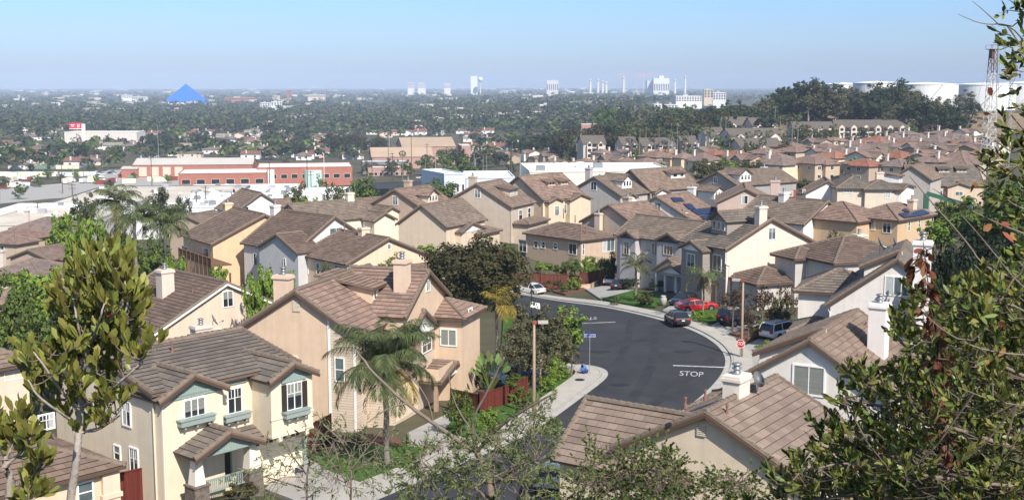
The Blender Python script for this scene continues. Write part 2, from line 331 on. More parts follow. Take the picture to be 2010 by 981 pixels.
            s.tb.beam((e+sg*.02,y-w/2-ov,zt-.12),(e+sg*.02,y+w/2+ov,zt-.12),.05,.18,0)
        ww=(w-.5)/nw*.62; wh=hh*.5
        for k in range(nw):
            yy=y+(k-(nw-1)/2)*(w-.45)/nw
            s.window(side,x,yy,z+hh*.34,ww,wh,'plain',pane=pane,t=.06)
        return s
    def window(s,side,plane,along,zb,w,h,style='split',pane='glass',trim=None,t=.09,label=None):
        fb=MB(); pb=MB()
        if side in 'SN': sg=-1 if side=='S' else 1; Vv=lambda a,z,d:(along+a,plane+sg*d,zb+z)
        else: sg=1 if side=='E' else -1; Vv=lambda a,z,d:(plane+sg*d,along+a,zb+z)
        def bar(a0,a1,z0,z1,d): 
            p,q=Vv(a0,z0,.0),Vv(a1,z1,d); fb.box(*[v for i in range(3) for v in sorted((p[i],q[i]))])
        bar(-w/2-t,w/2+t,-t,0,.07); bar(-w/2-t,w/2+t,h,h+t,.07); bar(-w/2-t,-w/2,0,h,.07); bar(w/2,w/2+t,0,h,.07)
        if style in('split','grid','three'):
            n=2 if style!='three' else 3
            for i in range(1,n): bar(-w/2+w*i/n-.03,-w/2+w*i/n+.03,0,h,.06)
        if style=='hung': bar(-w/2,w/2,h*.5-.03,h*.5+.03,.06)
        if style=='grid':
            bar(-w/2,w/2,h*.62-.015,h*.62+.015,.05); bar(-w/4-.015,-w/4+.015,h*.62,h,.05); bar(w/4-.015,w/4+.015,h*.62,h,.05)
        pb.poly([Vv(-w/2,0,.035),Vv(w/2,0,.035),Vv(w/2,h,.035),Vv(-w/2,h,.035)])
        two=rnd.random()
        if pane in ('glass','glassb') and s.detail and two<.6:
            z0=h*rnd.uniform(.25,.7) if two<.35 else 0; a0,a1=(-w/2,w/2) if two<.35 else ((-w/2,-w*.12) if two<.48 else (w*.14,w/2)); pb.poly([Vv(a0,z0,.037),Vv(a1,z0,.037),Vv(a1,h,.037),Vv(a0,h,.037)],1)
        f=fb.build('window',[M(trim) if trim else s.trim],s.root); p=pb.build('pane',[M(pane),M('blind') if two<.35 else M('curtain')],f)
        if label: f['label']=label
        return f
    def win(s,side,plane,box,style='split',pane='glass',trim=None,clampw=None,t=.09,label=None):
        """window whose corners are read from the photo on a wall plane"""
        x0,y0,x1,y1=box; n=(0,1,0) if side in 'SN' else (1,0,0); p0=(0,plane,0) if side in 'SN' else (plane,0,0)
        c=s.hit((x0+x1)/2,(y0+y1)/2,n,p0); l=s.hit(x0,(y0+y1)/2,n,p0); r=s.hit(x1,(y0+y1)/2,n,p0); tp=s.hit((x0+x1)/2,y0,n,p0); bt=s.hit((x0+x1)/2,y1,n,p0)
        i=0 if side in 'SN' else 1; w=abs(r[i]-l[i])-.1; h=tp[2]-bt[2]-.1; w=max(.35,min(w,clampw or 3.2))
        return s.window(side,plane,c[i],c[2]-h/2,w,h,style,pane,trim,t,label)
    def chimney(s,px,pyt,wpx=None,x=None,y=None,base=None,w=.95,d=.75,col=None,cap=True,Y=None,h=None):
        """px,pyt: top centre in the photo; stands at local depth given by x or y"""
        if x is not None: q=s.hit(px,pyt,(1,0,0),(x,0,0))
        else: q=s.hit(px,pyt,(0,1,0),(0,y,0))
        b=MB(); zb=base if base is not None else -2; col=col or s.wallm[0]
        b.box(q.x-w/2,q.x+w/2,q.y-d/2,q.y+d/2,zb,q.z-.3); b.box(q.x-w/2-.1,q.x+w/2+.1,q.y-d/2-.1,q.y+d/2+.1,q.z-.36,q.z-.2); b.box(q.x-w/2-.06,q.x+w/2+.06,q.y-d/2-.06,q.y+d/2+.06,q.z-.42,q.z-.36); b.box(q.x-w/2-.05,q.x+w/2+.05,q.y-d/2-.05,q.y+d/2+.05,q.z-.2,q.z-.08)
        c=b.build('chimney',[col],s.root)
        if cap:
            k=MB(); k.lathe([(.2,-.1),(.22,.0),(.22,.06),(.17,.06),(.17,.2),(.25,.22),(.25,.27),(.17,.28),(.17,.42),(.27,.44),(.27,.5),(.1,.56)],12,0,q); k.build('flue_cap',[M('metal')],c,True)
        return s
    def pipe(s,px,py,hh=.5,side='E',r=.06):
        sl=s.sl; q=s.hit(px,py,(sl,0,1),(s.W,0,s.h)) if side=='E' else s.hit(px,py,(-sl,0,1),(0,0,s.h))
        b=MB(); b.lathe([(r*1.8,-.1),(r*1.5,.12),(r,.14),(r,hh),(r*.6,hh)],8,0,q); b.lathe([(r*1.5,hh-.12),(r*1.5,hh-.02),(r,hh)],8,0,q); 
        b.build('vent_pipe',[M('vent')],s.root); return s
    def dish(s,p,rz=0,r=.42):
        e=MB(); pts=[]
        prof=[(0.01,0),(.12,.01),(.24,.035),(.36,.08),(.42,.11)]; k=r/.42
        e.lathe([(.42*k,.12*k)]+[(a*k,b*k) for a,b in prof[::-1]],16); e.lathe([(a*k,(b+.012)*k) for a,b in prof],16)
        d=e.build('satellite_dish',[M('dish')],s.root,True); d.location=p; d.rotation_euler=(R(62),0,rz)
        a=MB(); a.tube([(0,0,0),(0,-.3*k,.25*k),(0,-.36*k,.5*k)],.02,6); a.box(-.05,.05,-.42*k,-.3*k,.46*k,.58*k); a.build('feed_arm',[M('metal')],d)
        b=MB(); q=Vector(p); b.tube([q,q+Vector((0,.1,-.2)),q+Vector((0,.1,-.75))],.03,6); b.build('dish_mount',[M('galv')],s.root); return s
    def done(s,wallname='wall'):
        if s.detail and s.rise>0:
            x=rnd.choice([.42,s.W-.42]); b=MB(); z=s.h-.25; e=-.35 if x<1 else .35; b.tube([(x+e,.5,z+.1),(x,.28,z-.35),(x,.28,-1)],.05,6); b.build('downpipe',[s.wallm[0]],s.root)
        if s.wb.v: s.wb.build(wallname,s.wallm,s.root)
        n=len(s.rb.v); s.rb.v+=s.tb.v; s.rb.f+=[tuple(i+n for i in f) for f in s.tb.f]; s.rb.m+=[4]*len(s.tb.f); s.rb.uv+=[None]*len(s.tb.f)
        s.rb.build('roof',[s.roofm,M('lip'),M('soffit'),M('ridge'),s.rake and M(s.rake) or s.fas],s.root)
        return s
T1=tile((152,134,118),(126,108,94)); T2=tile((148,124,108),(118,96,84)); T3=tile((160,136,118),(132,110,96)); T4=tile((138,126,114),(112,102,94)); T5=tile((172,140,122),(136,112,100)); T6=tile((134,112,98),(110,90,80))
# ------------------------------------------------------------------ the street's houses (each measured on its own)
def cross(s,side,apex,el,er,p,back=None,wm=0,og=.35,oe=.3,zb=None,gm=None):
    """gabled bay on one side: apex and eave ends read from the photo on the plane p metres out"""
    if side in 'EW':
        pl=s.W+p if side=='E' else -p; f=lambda q:s.hit(q[0],q[1],(1,0,0),(pl,0,0)); i=1
    else: pl=-p; f=lambda q:s.hit(q[0],q[1],(0,1,0),(0,pl,0)); i=0
    a,l,r=f(apex),f(el),f(er); c=a[i]; hw=max(abs(l[i]-c),abs(r[i]-c)); ze=(l.z+r.z)/2; rise=max(.5,a.z-ze)
    bk=back if back is not None else p+3.2
    zb=-3 if zb is None else zb
    if side=='E': s.gable(pl-bk,pl,c-hw,c+hw,ze,rise,'x',oe,og,wm,zb)
    elif side=='W': s.gable(pl,pl+bk,c-hw,c+hw,ze,rise,'x',oe,og,wm,zb)
    else: s.gable(c-hw,c+hw,pl,pl+bk,ze,rise,'y',oe,og,wm,zb)
    if gm is not None:      # boarded triangle in the gable
        b=MB(); z0=ze+.05; d=.04; w=hw-oe-.02; k=rise/hw
        q=(pl-og+d if side=='E' else pl+og-d)
        if side in 'EW': P=[(q,c-w,z0),(q,c+w,z0),(q,c+w,z0+.12),(q,c,z0+w*k),(q,c-w,z0+.12)]; b.box(min(q,q+.03),max(q,q+.03),c-w,c+w,z0-.16,z0)
        else: q=pl+og-d; P=[(c-w,q,z0),(c+w,q,z0),(c+w,q,z0+.12),(c,q,z0+w*k),(c-w,q,z0+.12)]; b.box(c-w,c+w,q-.03,q,z0-.16,z0)
        b.poly(P); b.build('gable_boarding',[gm],s.root)
    return pl,c,hw,ze,rise
def upper(h,x0,x1,y0,y1,z0,z1):
    tileplane(h.rb,[(x0,y0,z0),(x1,y0,z1),(x1,y1,z1),(x0,y1,z0)]); caps(h.rb,(x0,y0+.1,z0+.04),(x1,y0+.1,z1+.04),w=.24,h=.1); h.tb.beam((x0,y0-.02,z0-.17),(x1,y0-.02,z1-.17),.05,.22)
    k=(z1-z0)/(x1-x0); h.wb.poly([(x0+.4,y0+.35,3),(x1+.2,y0+.35,3),(x1+.2,y0+.35,z1-.1),(x0+.4,y0+.35,z0+.4*k-.17)]); h.wb.poly([(x0+.4,y0+.35,3),(x0+.4,y1,3),(x0+.4,y1,z0),(x0+.4,y0+.35,z0)])
sageb=stripes('sage_boarding',lin(140,156,148),'h',.16,.3,.6,.02,.1)
# --- cream craftsman house, lower left
k=1.07
h=House('craftsman_house','cream craftsman house with sage green gables, window boxes and gabled porch',(-26.2*k,67*k,-15.46*k),-41.2,10.8*k,10.2,1.21*k,5.9,stucco(240,222,188),T4,trim='white',fascia='brown')
H1=h; h.gable(); E=h.W-.45
pl,c,hw,ze,ri=cross(h,'E',(383,736),(313,792),(452,760),.55,gm=sageb)
pl2,c2,hw2,ze2,ri2=cross(h,'E',(579,713),(530,752),(627,732),1.7,gm=sageb,zb=2.3)
for box,st,pp in (((360,781,402,817),'three',pl-.35),((446,761,474,810),'grid',E),((562,750,592,803),'grid',pl2-.35)):
    f=h.win('E',pp,box,st,trim='white',label='three pane window with a sage planter box' if st=='three' else 'grid window with a sage planter box')
    q=h.hit((box[0]+box[2])/2,box[3]+8,(1,0,0),(pp,0,0)); w=2.2 if st=='three' else 1.75
    b=MB(); b.box(q.x,q.x+.45,q.y-w/2,q.y+w/2,q.z-.1,q.z+.22); b.box(q.x,q.x+.5,q.y-w/2-.06,q.y+w/2+.06,q.z+.2,q.z+.27)
    for t in (-.35,0,.35): b.box(q.x,q.x+.35,q.y+t*w-.06,q.y+t*w+.06,q.z-.3,q.z-.1)
    b.build('planter_box',[M('sage')],f)
    b=MB(); b.box(pp-.02,pp+.1,q.y-w/2,q.y+w/2,q.z+1.95 if st!='three' else q.z+1.55,q.z+2.08 if st!='three' else q.z+1.68); b.build('window_head',[M('sage')],f)
for px0,px1,y0,y1 in ((553,562,756,808),(592,602,748,800)):
    a=h.hit(px0,(y0+y1)/2,(1,0,0),(pl2-.33,0,0)); b2=h.hit(px1,(y0+y1)/2,(1,0,0),(pl2-.33,0,0)); t=h.hit(px0,y0,(1,0,0),(pl2-.33,0,0)).z; bt=h.hit(px0,y1,(1,0,0),(pl2-.33,0,0)).z
    b=MB(); b.box(pl2-.34,pl2-.26,a.y,b2.y,bt,t); b.build('shutter',[M('shut')],h.root)
# oriel floor band, corbels
b=MB(); b.box(E,pl2-.3,c2-hw2+.28,c2+hw2-.28,2.2,2.34); b.box(pl2-.36,pl2-.3,c2-hw2+.25,c2+hw2-.25,3.25,3.37)
for t in (-.8,.8): b.box(E,pl2-.2,c2+t*(hw2-.6)-.12,c2+t*(hw2-.6)+.12,1.95,2.2)
b.build('bay_band',[stucco(240,222,188)],h.root)
for (x,y) in ((249,811),(231,888),(264,905)):
    h.win('S',.35,(x-8,y-24,x+8,y+24) if y<850 else ((x-6,y-14,x+6,y+14) if x<240 else (x-8,y-26,x+8,y+26)),'grid' if y!=888 else 'hung')
# porch
P0=pl+1.9
pl3,c3,hw3,ze3,ri3=cross(h,'E',(454,848),(390,900),(523,866),2.3,back=2.6,gm=sageb,zb=ze3 if False else 2.35)
b=MB()
for yy in (c3-hw3+.55,c3+hw3-.55):
    q=pl3-.75; b.v; n=len(b.v)
    for z,wd in ((0.9,.34),(2.4,.2)):
        for i,j in ((-1,-1),(1,-1),(1,1),(-1,1)): b.v.append((q+i*wd,yy+j*wd,z))
    for f4 in ((3,2,1,0),(4,5,6,7),(0,1,5,4),(1,2,6,5),(2,3,7,6),(3,0,4,7)): b.f.append(tuple(n+i for i in f4)); b.m.append(0); b.uv.append(None)
    st=MB(); st.box(q-.48,q+.48,yy-.48,yy+.48,-2,.8); st.box(q-.53,q+.53,yy-.53,yy+.53,.8,.9); st.build('porch_pier',[mat('stacked_stone',(.16,.13,.11),.9,.5,5,.1,bump=.8,bscale=5)],h.root)
b.build('porch_column',[M('offw')],h.root)
b=MB(); q=pl3-.75
b.box(q-.05,q+.05,c3-hw3+1,c3+hw3-1,.85,.93); b.box(q-.04,q+.04,c3-hw3+1,c3+hw3-1,.2,.27)
for i in range(int((2*hw3-2)/.13)): yy=c3-hw3+1.05+i*.13; b.box(q-.02,q+.02,yy-.03,yy+.03,.2,.9)
b.build('porch_rail',[M('sage')],h.root)
q=h.hit(436,905,(1,0,0),(E,0,0)); b=MB(); b.box(E,E+.06,q.y-.5,q.y+.5,-.2,2.1); dd=b.build('front_door',[M('dark')],h.root); b=MB(); b.box(E,E+.09,q.y-.62,q.y-.5,-.2,2.2); b.box(E,E+.09,q.y+.5,q.y+.62,-.2,2.2); b.build('door_frame',[M('sage')],dd)
h.win('E',E,(400,878,416,935),'hung',trim='sage')
# garage
q=h.hit(540,885,(1,0,0),(E,0,0)); gy=q.y
b=MB(); b.box(E,E+.05,gy-2.2,gy+2.0,-.6,1.95); gd=b.build('garage_door',[stripes('garage_panels',lin(238,226,198),'Z',.55,.3,.75,.01,.06)],h.root)
w4=MB()
for t in (-1.5,-.5,.5,1.5):
    for i in (-.18,.18):
        for j in (0,.2): w4.box(E+.05,E+.07,gy+t+i-.13,gy+t+i+.13,1.38+j,1.54+j)
w4.build('garage_light',[M('dark')],gd)
b=MB(); b.box(E,E+.1,gy+2.0,gy+2.35,-.6,2.1); b.build('garage_trim',[M('sage')],h.root)
tileplane(h.rb,[(E+1.1,gy-3.4,2.25),(E+1.1,gy+.3,2.25),(E,gy+.3,2.75),(E,gy-3.4,2.75)])
h.pipe(338,692,.7); h.done()
# brackets + downpipe
b=MB(); q=h.hit(317,800,(1,0,0),(pl-.3,0,0)); b.tube([(pl-.3,c-hw+.35,ze-.1),(pl-.3,c-hw+.35,-.5)],.05,6); b.build('downpipe',[M('offw')],h.root)
# --- big tan gable house in the left middle
k=1.05
h=House('gabled_house','large tan stucco house whose blank gable wall has one louvre vent, palm before it',(-19.7*k,85.5*k,-17.29*k),-17.5,9.5*k,13.5,3.0*k,6.3,[stucco(228,196,160),siding(226,204,176)],T5,fascia='fascia')
H2=h; h.gable(); E=h.W-.45
q=h.hit(648,760,(0,1,0),(0,.35,0)); b=MB(); b.poly([(q.x,.32,-1),(h.W-.4,.32,-1),(h.W-.4,.32,h.h+.2),(q.x,.32,h.h+(h.W-q.x)*h.sl-.3)]); b.poly([(h.W-.42,.33,-1),(h.W-.42,13,-1),(h.W-.42,13,h.h),(h.W-.42,.33,h.h)]); b.build('siding',[siding(226,204,176)],h.root)
b=MB(); b.box(q.x-.09,q.x+.09,.27,.34,-1,h.h+(h.W-q.x)*h.sl-.35); b.box(h.W-.5,h.W-.36,.27,.4,-1,h.h-.1); b.build('corner_board',[M('white')],h.root)
q=h.hit(582,600,(0,1,0),(0,.35,0)); b=MB(); b.box(q.x-.3,q.x+.3,.28,.36,q.z-.42,q.z+.42); v=b.build('louvre_vent',[stripes('louvre',lin(232,214,190),'Z',.1,.6,.45,.01,.45)],h.root)
h.win('S',.35,(569,699,583,728),'hung','glassb'); h.win('S',.3,(658,702,676,748),'hung','glassb')
pl,c,hw,ze,ri=cross(h,'E',(836,610),(808,669),(864,638),1.6,gm=M('white'),wm=1)
h.win('E',pl-.35,(828,665,846,690),'grid')
pl,c,hw,ze,ri=cross(h,'E',(786,655),(757,705),(808,675),1.3,gm=M('white'),wm=1,zb=-2)
h.dormer(748,592,3.6,1.5,'shed',nw=4)
# rear cross wing with window gable, hipped front wing
cross(h,'E',(844,532),(888,582),(888,582),1.6,back=7,zb=3); h.win('E',h.W+1.25,(836,549,843,571),'split','glassb')
h.hip(6,14,11.75,17.2,5.7,.42)
h.win('E',13.55,(919,605,926,627),'hung','glassb'); h.win('S',12.2,(865,646,896,678),'split','blind',clampw=2.2)
h.chimney(556,537,x=1.6,col=stucco(230,200,168),w=1.3,d=.9); h.chimney(789,507,x=10.0,col=stucco(230,200,168),w=1.0,d=1.15,base=5)
# porch roof by the front door
pl,c,hw,ze,ri=cross(h,'E',(898,712),(866,742),(918,728),3.4,back=4.2,gm=M('white'),zb=2.3)
b=MB()
for yy in (c-hw+.3,c+hw-.3): b.box(pl-.7,pl-.4,yy-.15,yy+.15,-1.2,ze)
b.build('porch_post',[M('pole')],h.root)
q=h.hit(862,800,(1,0,0),(E+1,0,0)); b=MB(); b.box(E,E+1.0,q.y-2,q.y+5.0,-1.5,3.0); b.build('entry_wall',[siding(230,206,176)],h.root)
b=MB(); b.box(E+1.0,E+1.06,q.y-.5,q.y+.5,-.5,1.9); b.build('front_door',[M('dark')],h.root)
b=MB(); q=h.hit(800,800,(1,0,0),(E+1.9,0,0)); b.box(E,E+1.9,q.y-2.6,q.y+2.4,-1.5,2.6,0); b.build('garage_bay',[siding(232,210,180)],h.root); b=MB(); b.box(E+1.9,E+1.95,q.y-2.2,q.y+2.0,-.8,1.9); b.build('garage_door',[stripes('garage_panels',lin(236,214,186),'Z',.5,.3,.75,.01,.06)],h.root)
tileplane(h.rb,[(E+2.4,q.y-3,2.45),(E+2.4,q.y+2.8,2.45),(E,q.y+2.8,3.3),(E,q.y-3,3.3)])
h.pipe(792,602,.6); h.pipe(835,600,.6); h.done()
# --- beige house behind the cream one
h=House('gabled_house','beige gable house trimmed with white barge boards, dark paired window high in the gable',(-32.5,109,-22.44),44,15.4,13,3.8,4.9,stucco(232,206,176),T6,trim='white',fascia='white',rake='white'); H3=h
h.gable(); h.win('S',.35,(437,571,457,602),'split'); h.win('S',.35,(423,645,433,655),'plain','glassb')
h.hip(11.5,20,3.5,12,4.6,.42); h.chimney(323,527,x=4.6,col=stucco(232,210,186),w=1.3,d=1.2,base=3); h.pipe(329,573,.6,'W'); h.pipe(378,573,.4,'W')
h.chimney(394,636,y=-4.5,col=stucco(226,212,194),w=1.6,d=1.0,base=-3)
q=h.hit(407,628,(0,1,0),(0,-4.4,0)); h.dish((q.x+.6,q.y,q.z-.1),R(60),.55); h.done()
# --- orange, grey-white and dark tan trio
h=House('gabled_house','orange stucco house with a wooden deck behind the queen palm',(-44.1,177.4,-23.28),34,17.2,13.5,3.9,6.2,stucco(232,196,150),T2); HA=h
h.gable(); h.win('W',.45,(398,487,410,513),'split'); h.win('W',.45,(358,484,369,506),'split'); h.chimney(447,397,x=8.0,w=1.3,d=1.1,base=3,col=stucco(236,206,160)); h.pipe(449,438,.5,'W'); h.pipe(482,427,.4,'W'); h.pipe(504,422,.4,'W')
q=h.hit(352,512,(1,0,0),(-2.6,0,0)); q2=h.hit(415,520,(1,0,0),(-2.6,0,0)); b=MB(); b.box(-2.6,0.4,q2.y,q.y,q2.z-.3,q2.z-.1); b.box(-2.65,-2.55,q2.y,q.y,q2.z+.8,q2.z+.9); b.box(-2.62,-2.58,q2.y,q.y,q2.z-.1,q2.z+.8)
for i in range(9): yy=q2.y+(q.y-q2.y)*i/8; b.box(-2.7,-2.5,yy-.08,yy+.08,q2.z-3,q2.z+1)
b.build('deck_rail',[board(120,92,70)],h.root); h.done()
h=House('gabled_house','house with white gable, grey shaded bay and dish below its long roof',(-30.2,168.4,-23.15),46,14.4,13.5,4.4,5.9,[stucco(236,226,212),stucco(206,204,198)],T6); HB=h  # second stucco is a greyer copy, with the bay's shade in its colour
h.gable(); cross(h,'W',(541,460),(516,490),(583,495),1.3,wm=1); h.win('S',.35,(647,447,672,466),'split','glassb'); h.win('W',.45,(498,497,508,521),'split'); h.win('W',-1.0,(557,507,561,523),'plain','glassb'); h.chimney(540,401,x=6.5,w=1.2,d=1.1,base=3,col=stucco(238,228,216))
h.pipe(559,424,.4,'W'); h.pipe(563,452,.45,'W'); h.pipe(600,443,.4,'W'); q=h.hit(515,477,(1,0,0),(-.5,0,0)); h.dish(q,R(40),.5); h.done()
h=House('gabled_house','tan house with a sunlit peach gable and long dark rear wall of windows',(-21.9,159.2,-23.57),40.3,14.1,12.4,2.95,5.7,[stucco(236,208,170),stucco(196,172,148)],T2); HC=h
h.gable(); 
for bx,st in (((593,512,605,536),'split'),((621,516,628,537),'hung'),((641,524,652,546),'plain'),((657,521,673,541),'split')): h.win('W',.45,bx,st)
h.win('S',.35,(760,479,767,489),'plain','blind'); h.hip(9,20,-1.5,6,4.0,.4); h.chimney(714,445,x=7,w=1.3,d=1.0,base=3); h.pipe(676,455,1.1,'W',.08); h.done()
h=House('gabled_house','cream house with two nested sage boarded gables and shutters',(-24.1,214.6,-23.62),42,7.6,9,1.9,6,stucco(240,224,196),T1,trim='white'); HD=h
h.gable(); h.gable(-1.2,4.2,-1.0,5,5.7,1.35,'y'); h.gable(-13,8,2.5,13,6,2.9,'x'); h.gable(-14,-8,0.5,9,5.2,1.6,'y')
h.win('S',-.6,(755,433,766,457),'split','curtain'); h.win('S',.35,(781,431,792,451),'split','curtain'); h.chimney(686,377,y=7.7,w=1.4,d=1.0,base=6); h.pipe(727,392,.7,'E'); h.done()
# --- the back row facing the street
def rowhouse(lab,o,rot,W,L,rise,hh,wall,roof,**k): return House('gabled_house',lab,o,rot,W,L,rise,hh,wall,roof,**k)
h=rowhouse('tan house with a three pane gabled dormer and tall blank side wall',(-27.1,222,-22.37),-30.6,14,11,3.62,6.2,[stucco(204,176,150),siding(238,218,186)],T5); HE=h
h.gable(); h.win('S',.35,(771,385,781,402),'split','glassb'); h.dormer(850,399,3.2,1.7,'gable',wm=1)
pl,c,hw,ze,ri=cross(h,'E',(892,405),(866,420),(906,414),.9,gm=M('white'),wm=1)
b=MB(); b.box(h.W-.44,h.W-.38,.4,10.6,-1,h.h-.1); b.build('siding',[siding(238,218,186)],h.root)
h.win('E',h.W-.38,(847,427,857,446),'split','curtain'); h.win('E',pl-.35,(886,423,897,444),'split','curtain')
h.chimney(801,353,x=4,w=1.3,d=.9,base=3); q=h.loc(at(880,452,222)); h.gable(h.W,h.W+2.6,3,10,2.6,1.6,'x'); h.done()
h=rowhouse('greige house with a shallow shed dormer of five small panes',(-13.2,225.5,-22.13),-24,14.5,11.4,4.1,6,[stucco(206,188,164)],T3); HF=h
h.gable(); h.win('S',.35,(932,372,943,388),'split','glassb'); h.dormer(1009,385,3.6,1.5,'shed',nw=5); h.win('E',h.W-.45,(1018,412,1025,431),'hung'); h.win('E',h.W-.45,(1036,408,1041,428),'hung'); h.chimney(928,345,x=3,w=1.4,d=1.0,base=3)
h.hip(h.W-1,h.W+3,1,11,3.0,.35); h.done()
h=rowhouse('orange tan house with twin small roof dormers and two front gables',(-3.7,241.8,-22.07),-44,13.5,12.8,4.3,6.2,[stucco(232,206,170)],T5); HG=h
h.gable(); cross(h,'E',(1094,388),(1079,398),(1110,394),.9); cross(h,'E',(1142,381),(1122,393),(1164,390),1.1)
h.dormer(1083,365,2.2,.9,'shed',nw=2); h.dormer(1108,363,2.2,.9,'shed',nw=2)
for bx,st in (((1089,404,1097,423),'split'),((1107,401,1112,419),'plain'),((1135,396,1146,410),'split')): h.win('E',h.W+.55,bx,st,'glassb')
h.done()
h=rowhouse('low garage wing with hipped roof between the tan and greige houses',(-17.5,208,-25.2),-28,9,9,2.6,3.4,[stucco(226,204,172)],T1); h.gable(-3,7.5,0,14,4.6,3.6,'y'); h.hip(4.5,9.5,8,16,2.7,.35)
cross(h,'E',(930,437),(908,454),(954,450),-.6,gm=M('white')); h.win('E',h.W-.6,(937,463,945,490),'hung'); h.done()
h=rowhouse('grey house with a white gabled dormer and side window high in its gable',(11.6,261.2,-23.07),-39,14.2,11,3.7,6,[stucco(196,188,176),stucco(238,232,222)],T1)
h.gable(); h.win('S',.35,(1160,357,1171,373),'split'); h.dormer(1231,370,3.6,1.9,'gable',wm=1); cross(h,'E',(1242,380),(1232,390),(1254,389),.6,wm=1,gm=M('white')); h.chimney(1156,329,x=2,w=1.3,d=1,base=3); h.done()
h=rowhouse('house with the broadest brown roof and a wide shed dormer of two panes',(21.6,271.1,-22.78),-52,13.1,16,4.24,6,[stucco(170,158,150),stucco(234,228,216)],T3)
h.gable(); h.dormer(1331,350,4.4,1.3,'shed',nw=2,wm=1); cross(h,'E',(1302,371),(1287,379),(1318,380),.6,wm=1,gm=M('white')); h.done()
h=rowhouse('tan gable house behind the hipped house, chimney against its gable',(11.7,213,-23.93),-46,13.6,10.5,3.4,6,[stucco(206,184,158)],T5)
h.gable(); h.chimney(1175,417,y=-.4,w=1.2,d=.8,col=stucco(230,206,176)); h.chimney(1232,385,x=5,w=1.3,d=.9,base=3); h.pipe(1200,406,.5); h.done()
h=rowhouse('white house carrying the large array of dark solar panels',(20.3,228.2,-24.39),-38,15.4,12,3.9,6,[stucco(238,230,216)],T5); HL=h
h.gable(); h.win('S',.35,(1284,398,1297,415),'split'); h.chimney(1358,366,x=6,w=1.4,d=1,base=3); h.chimney(1341,416,x=12.5,y=None,w=1.5,d=.9,base=2)
def panels(h,quads):
    b=MB(); sl=h.sl
    for q in quads:
        P=[h.hit(x,y,(sl,0,1),(h.W,0,h.h+.2)) for x,y in q]; up=Vector((sl,0,1)).normalized()*.05
        b.poly([p+up for p in P]); 
        for i in range(4): b.poly([P[i],P[(i+1)%4],P[(i+1)%4]+up,P[i]+up])
    b.build('solar_array',[M('solar')],h.root)
panels(h,[((1355,412),(1404,406),(1414,417),(1371,422)),((1373,424),(1413,417),(1423,424),(1387,433)),((1316,388),(1337,388),(1343,395),(1323,396)),((1341,400),(1356,400),(1366,410),(1353,411)),((1417,411),(1434,409),(1443,416),(1434,421))])
h.done()
h=rowhouse('peach gable house with a steel sided west front above the red car',(25.2,143,-19.38),29.2,14.3,9.5,3.3,6.2,[stucco(240,216,192),siding(168,156,142)],T4); HN=h
h.gable(); b=MB(); b.box(.38,.44,.4,9,-1,h.h-.1); b.build('siding',[siding(176,164,150)],h.root); h.win('S',.35,(1508,447,1522,470),'split','glassb')
h.dormer(1411,460,3.0,1.9,'gable','W',3,wm=1)
pl,c,hw,ze,ri=cross(h,'W',(1354,474),(1337,486),(1378,495),1.4,wm=1,gm=M('white')); h.win('W',pl+.35,(1349,498,1364,524),'split'); h.win('W',.38,(1400,500,1416,531),'split'); h.chimney(1494,403,x=6,w=1.2,d=.9,base=4); 
b=MB(); b.tube([(.2,.2,5.9),(.2,.2,4.5),(.9,.25,4.2),(.9,.25,-1)],.06,6); b.build('downpipe',[M('white')],h.root)
b=MB(); b.box(.3,.4,2,6.5,-.8,1.7); b.build('garage_door',[paint(120,108,98)],h.root); h.done()
h=rowhouse('white gable house with tall chimney and slim paired window under the apex',(44.1,183.7,-21.14),40.3,12.4,13.5,3.25,6.2,[stucco(240,232,220)],T1)
h.gable(); h.win('S',.35,(1621,407,1630,426),'split','curtain'); h.win('S',.35,(1598,455,1605,472),'hung'); h.win('S',.35,(1616,453,1621,465),'hung'); h.chimney(1539,376,x=5.5,w=1.4,d=1.1,base=3,col=stucco(238,228,214)); h.hip(6,17,8,18,5.6,.4); h.done()
h=rowhouse('dusty pink gable house among the back row, its paired window dark',(37.6,225.4,-21.81),-9.4,11,13,2.75,6.2,[stucco(206,178,160)],T3)
h.gable(); h.win('S',.35,(1455,384,1468,400),'split'); h.chimney(1522,353,x=9.5,w=1.5,d=1.0,base=3); h.done()
h=rowhouse('grey house with long roof and white three pane dormer, topmost of the back row',(40.4,267.4,-21.42),-52,12,20,2.75,6.2,[stucco(170,164,158),stucco(240,232,216)],T1)
h.gable(); h.dormer(1463,357,3.6,1.8,'gable',wm=1); h.win('S',.35,(1401,347,1408,360),'split'); h.dormer(1411,388,2.8,1.5,'gable',wm=1); h.chimney(1500,327,x=5,w=1.3,d=1,base=3,col=stucco(236,228,214)); h.done()
h=rowhouse('white gabled cottage with a red shutter beside the pinkish house',(56.5,236,-21),-10,9,10,2.5,5.8,[stucco(242,236,226)],T3)
h.gable(); f=h.win('S',.35,(1549,376,1556,384),'grid'); q=h.hit(1560,380,(0,1,0),(0,.3,0)); b=MB(); b.box(q.x-.25,q.x+.25,.26,.34,q.z-.75,q.z+.75); b.build('shutter',[paint(170,80,78)],h.root); h.gable(6,13.5,1.5,9,5.4,1.9,'x'); h.win('S',1.85,(1576,372,1580,382),'plain'); h.done()
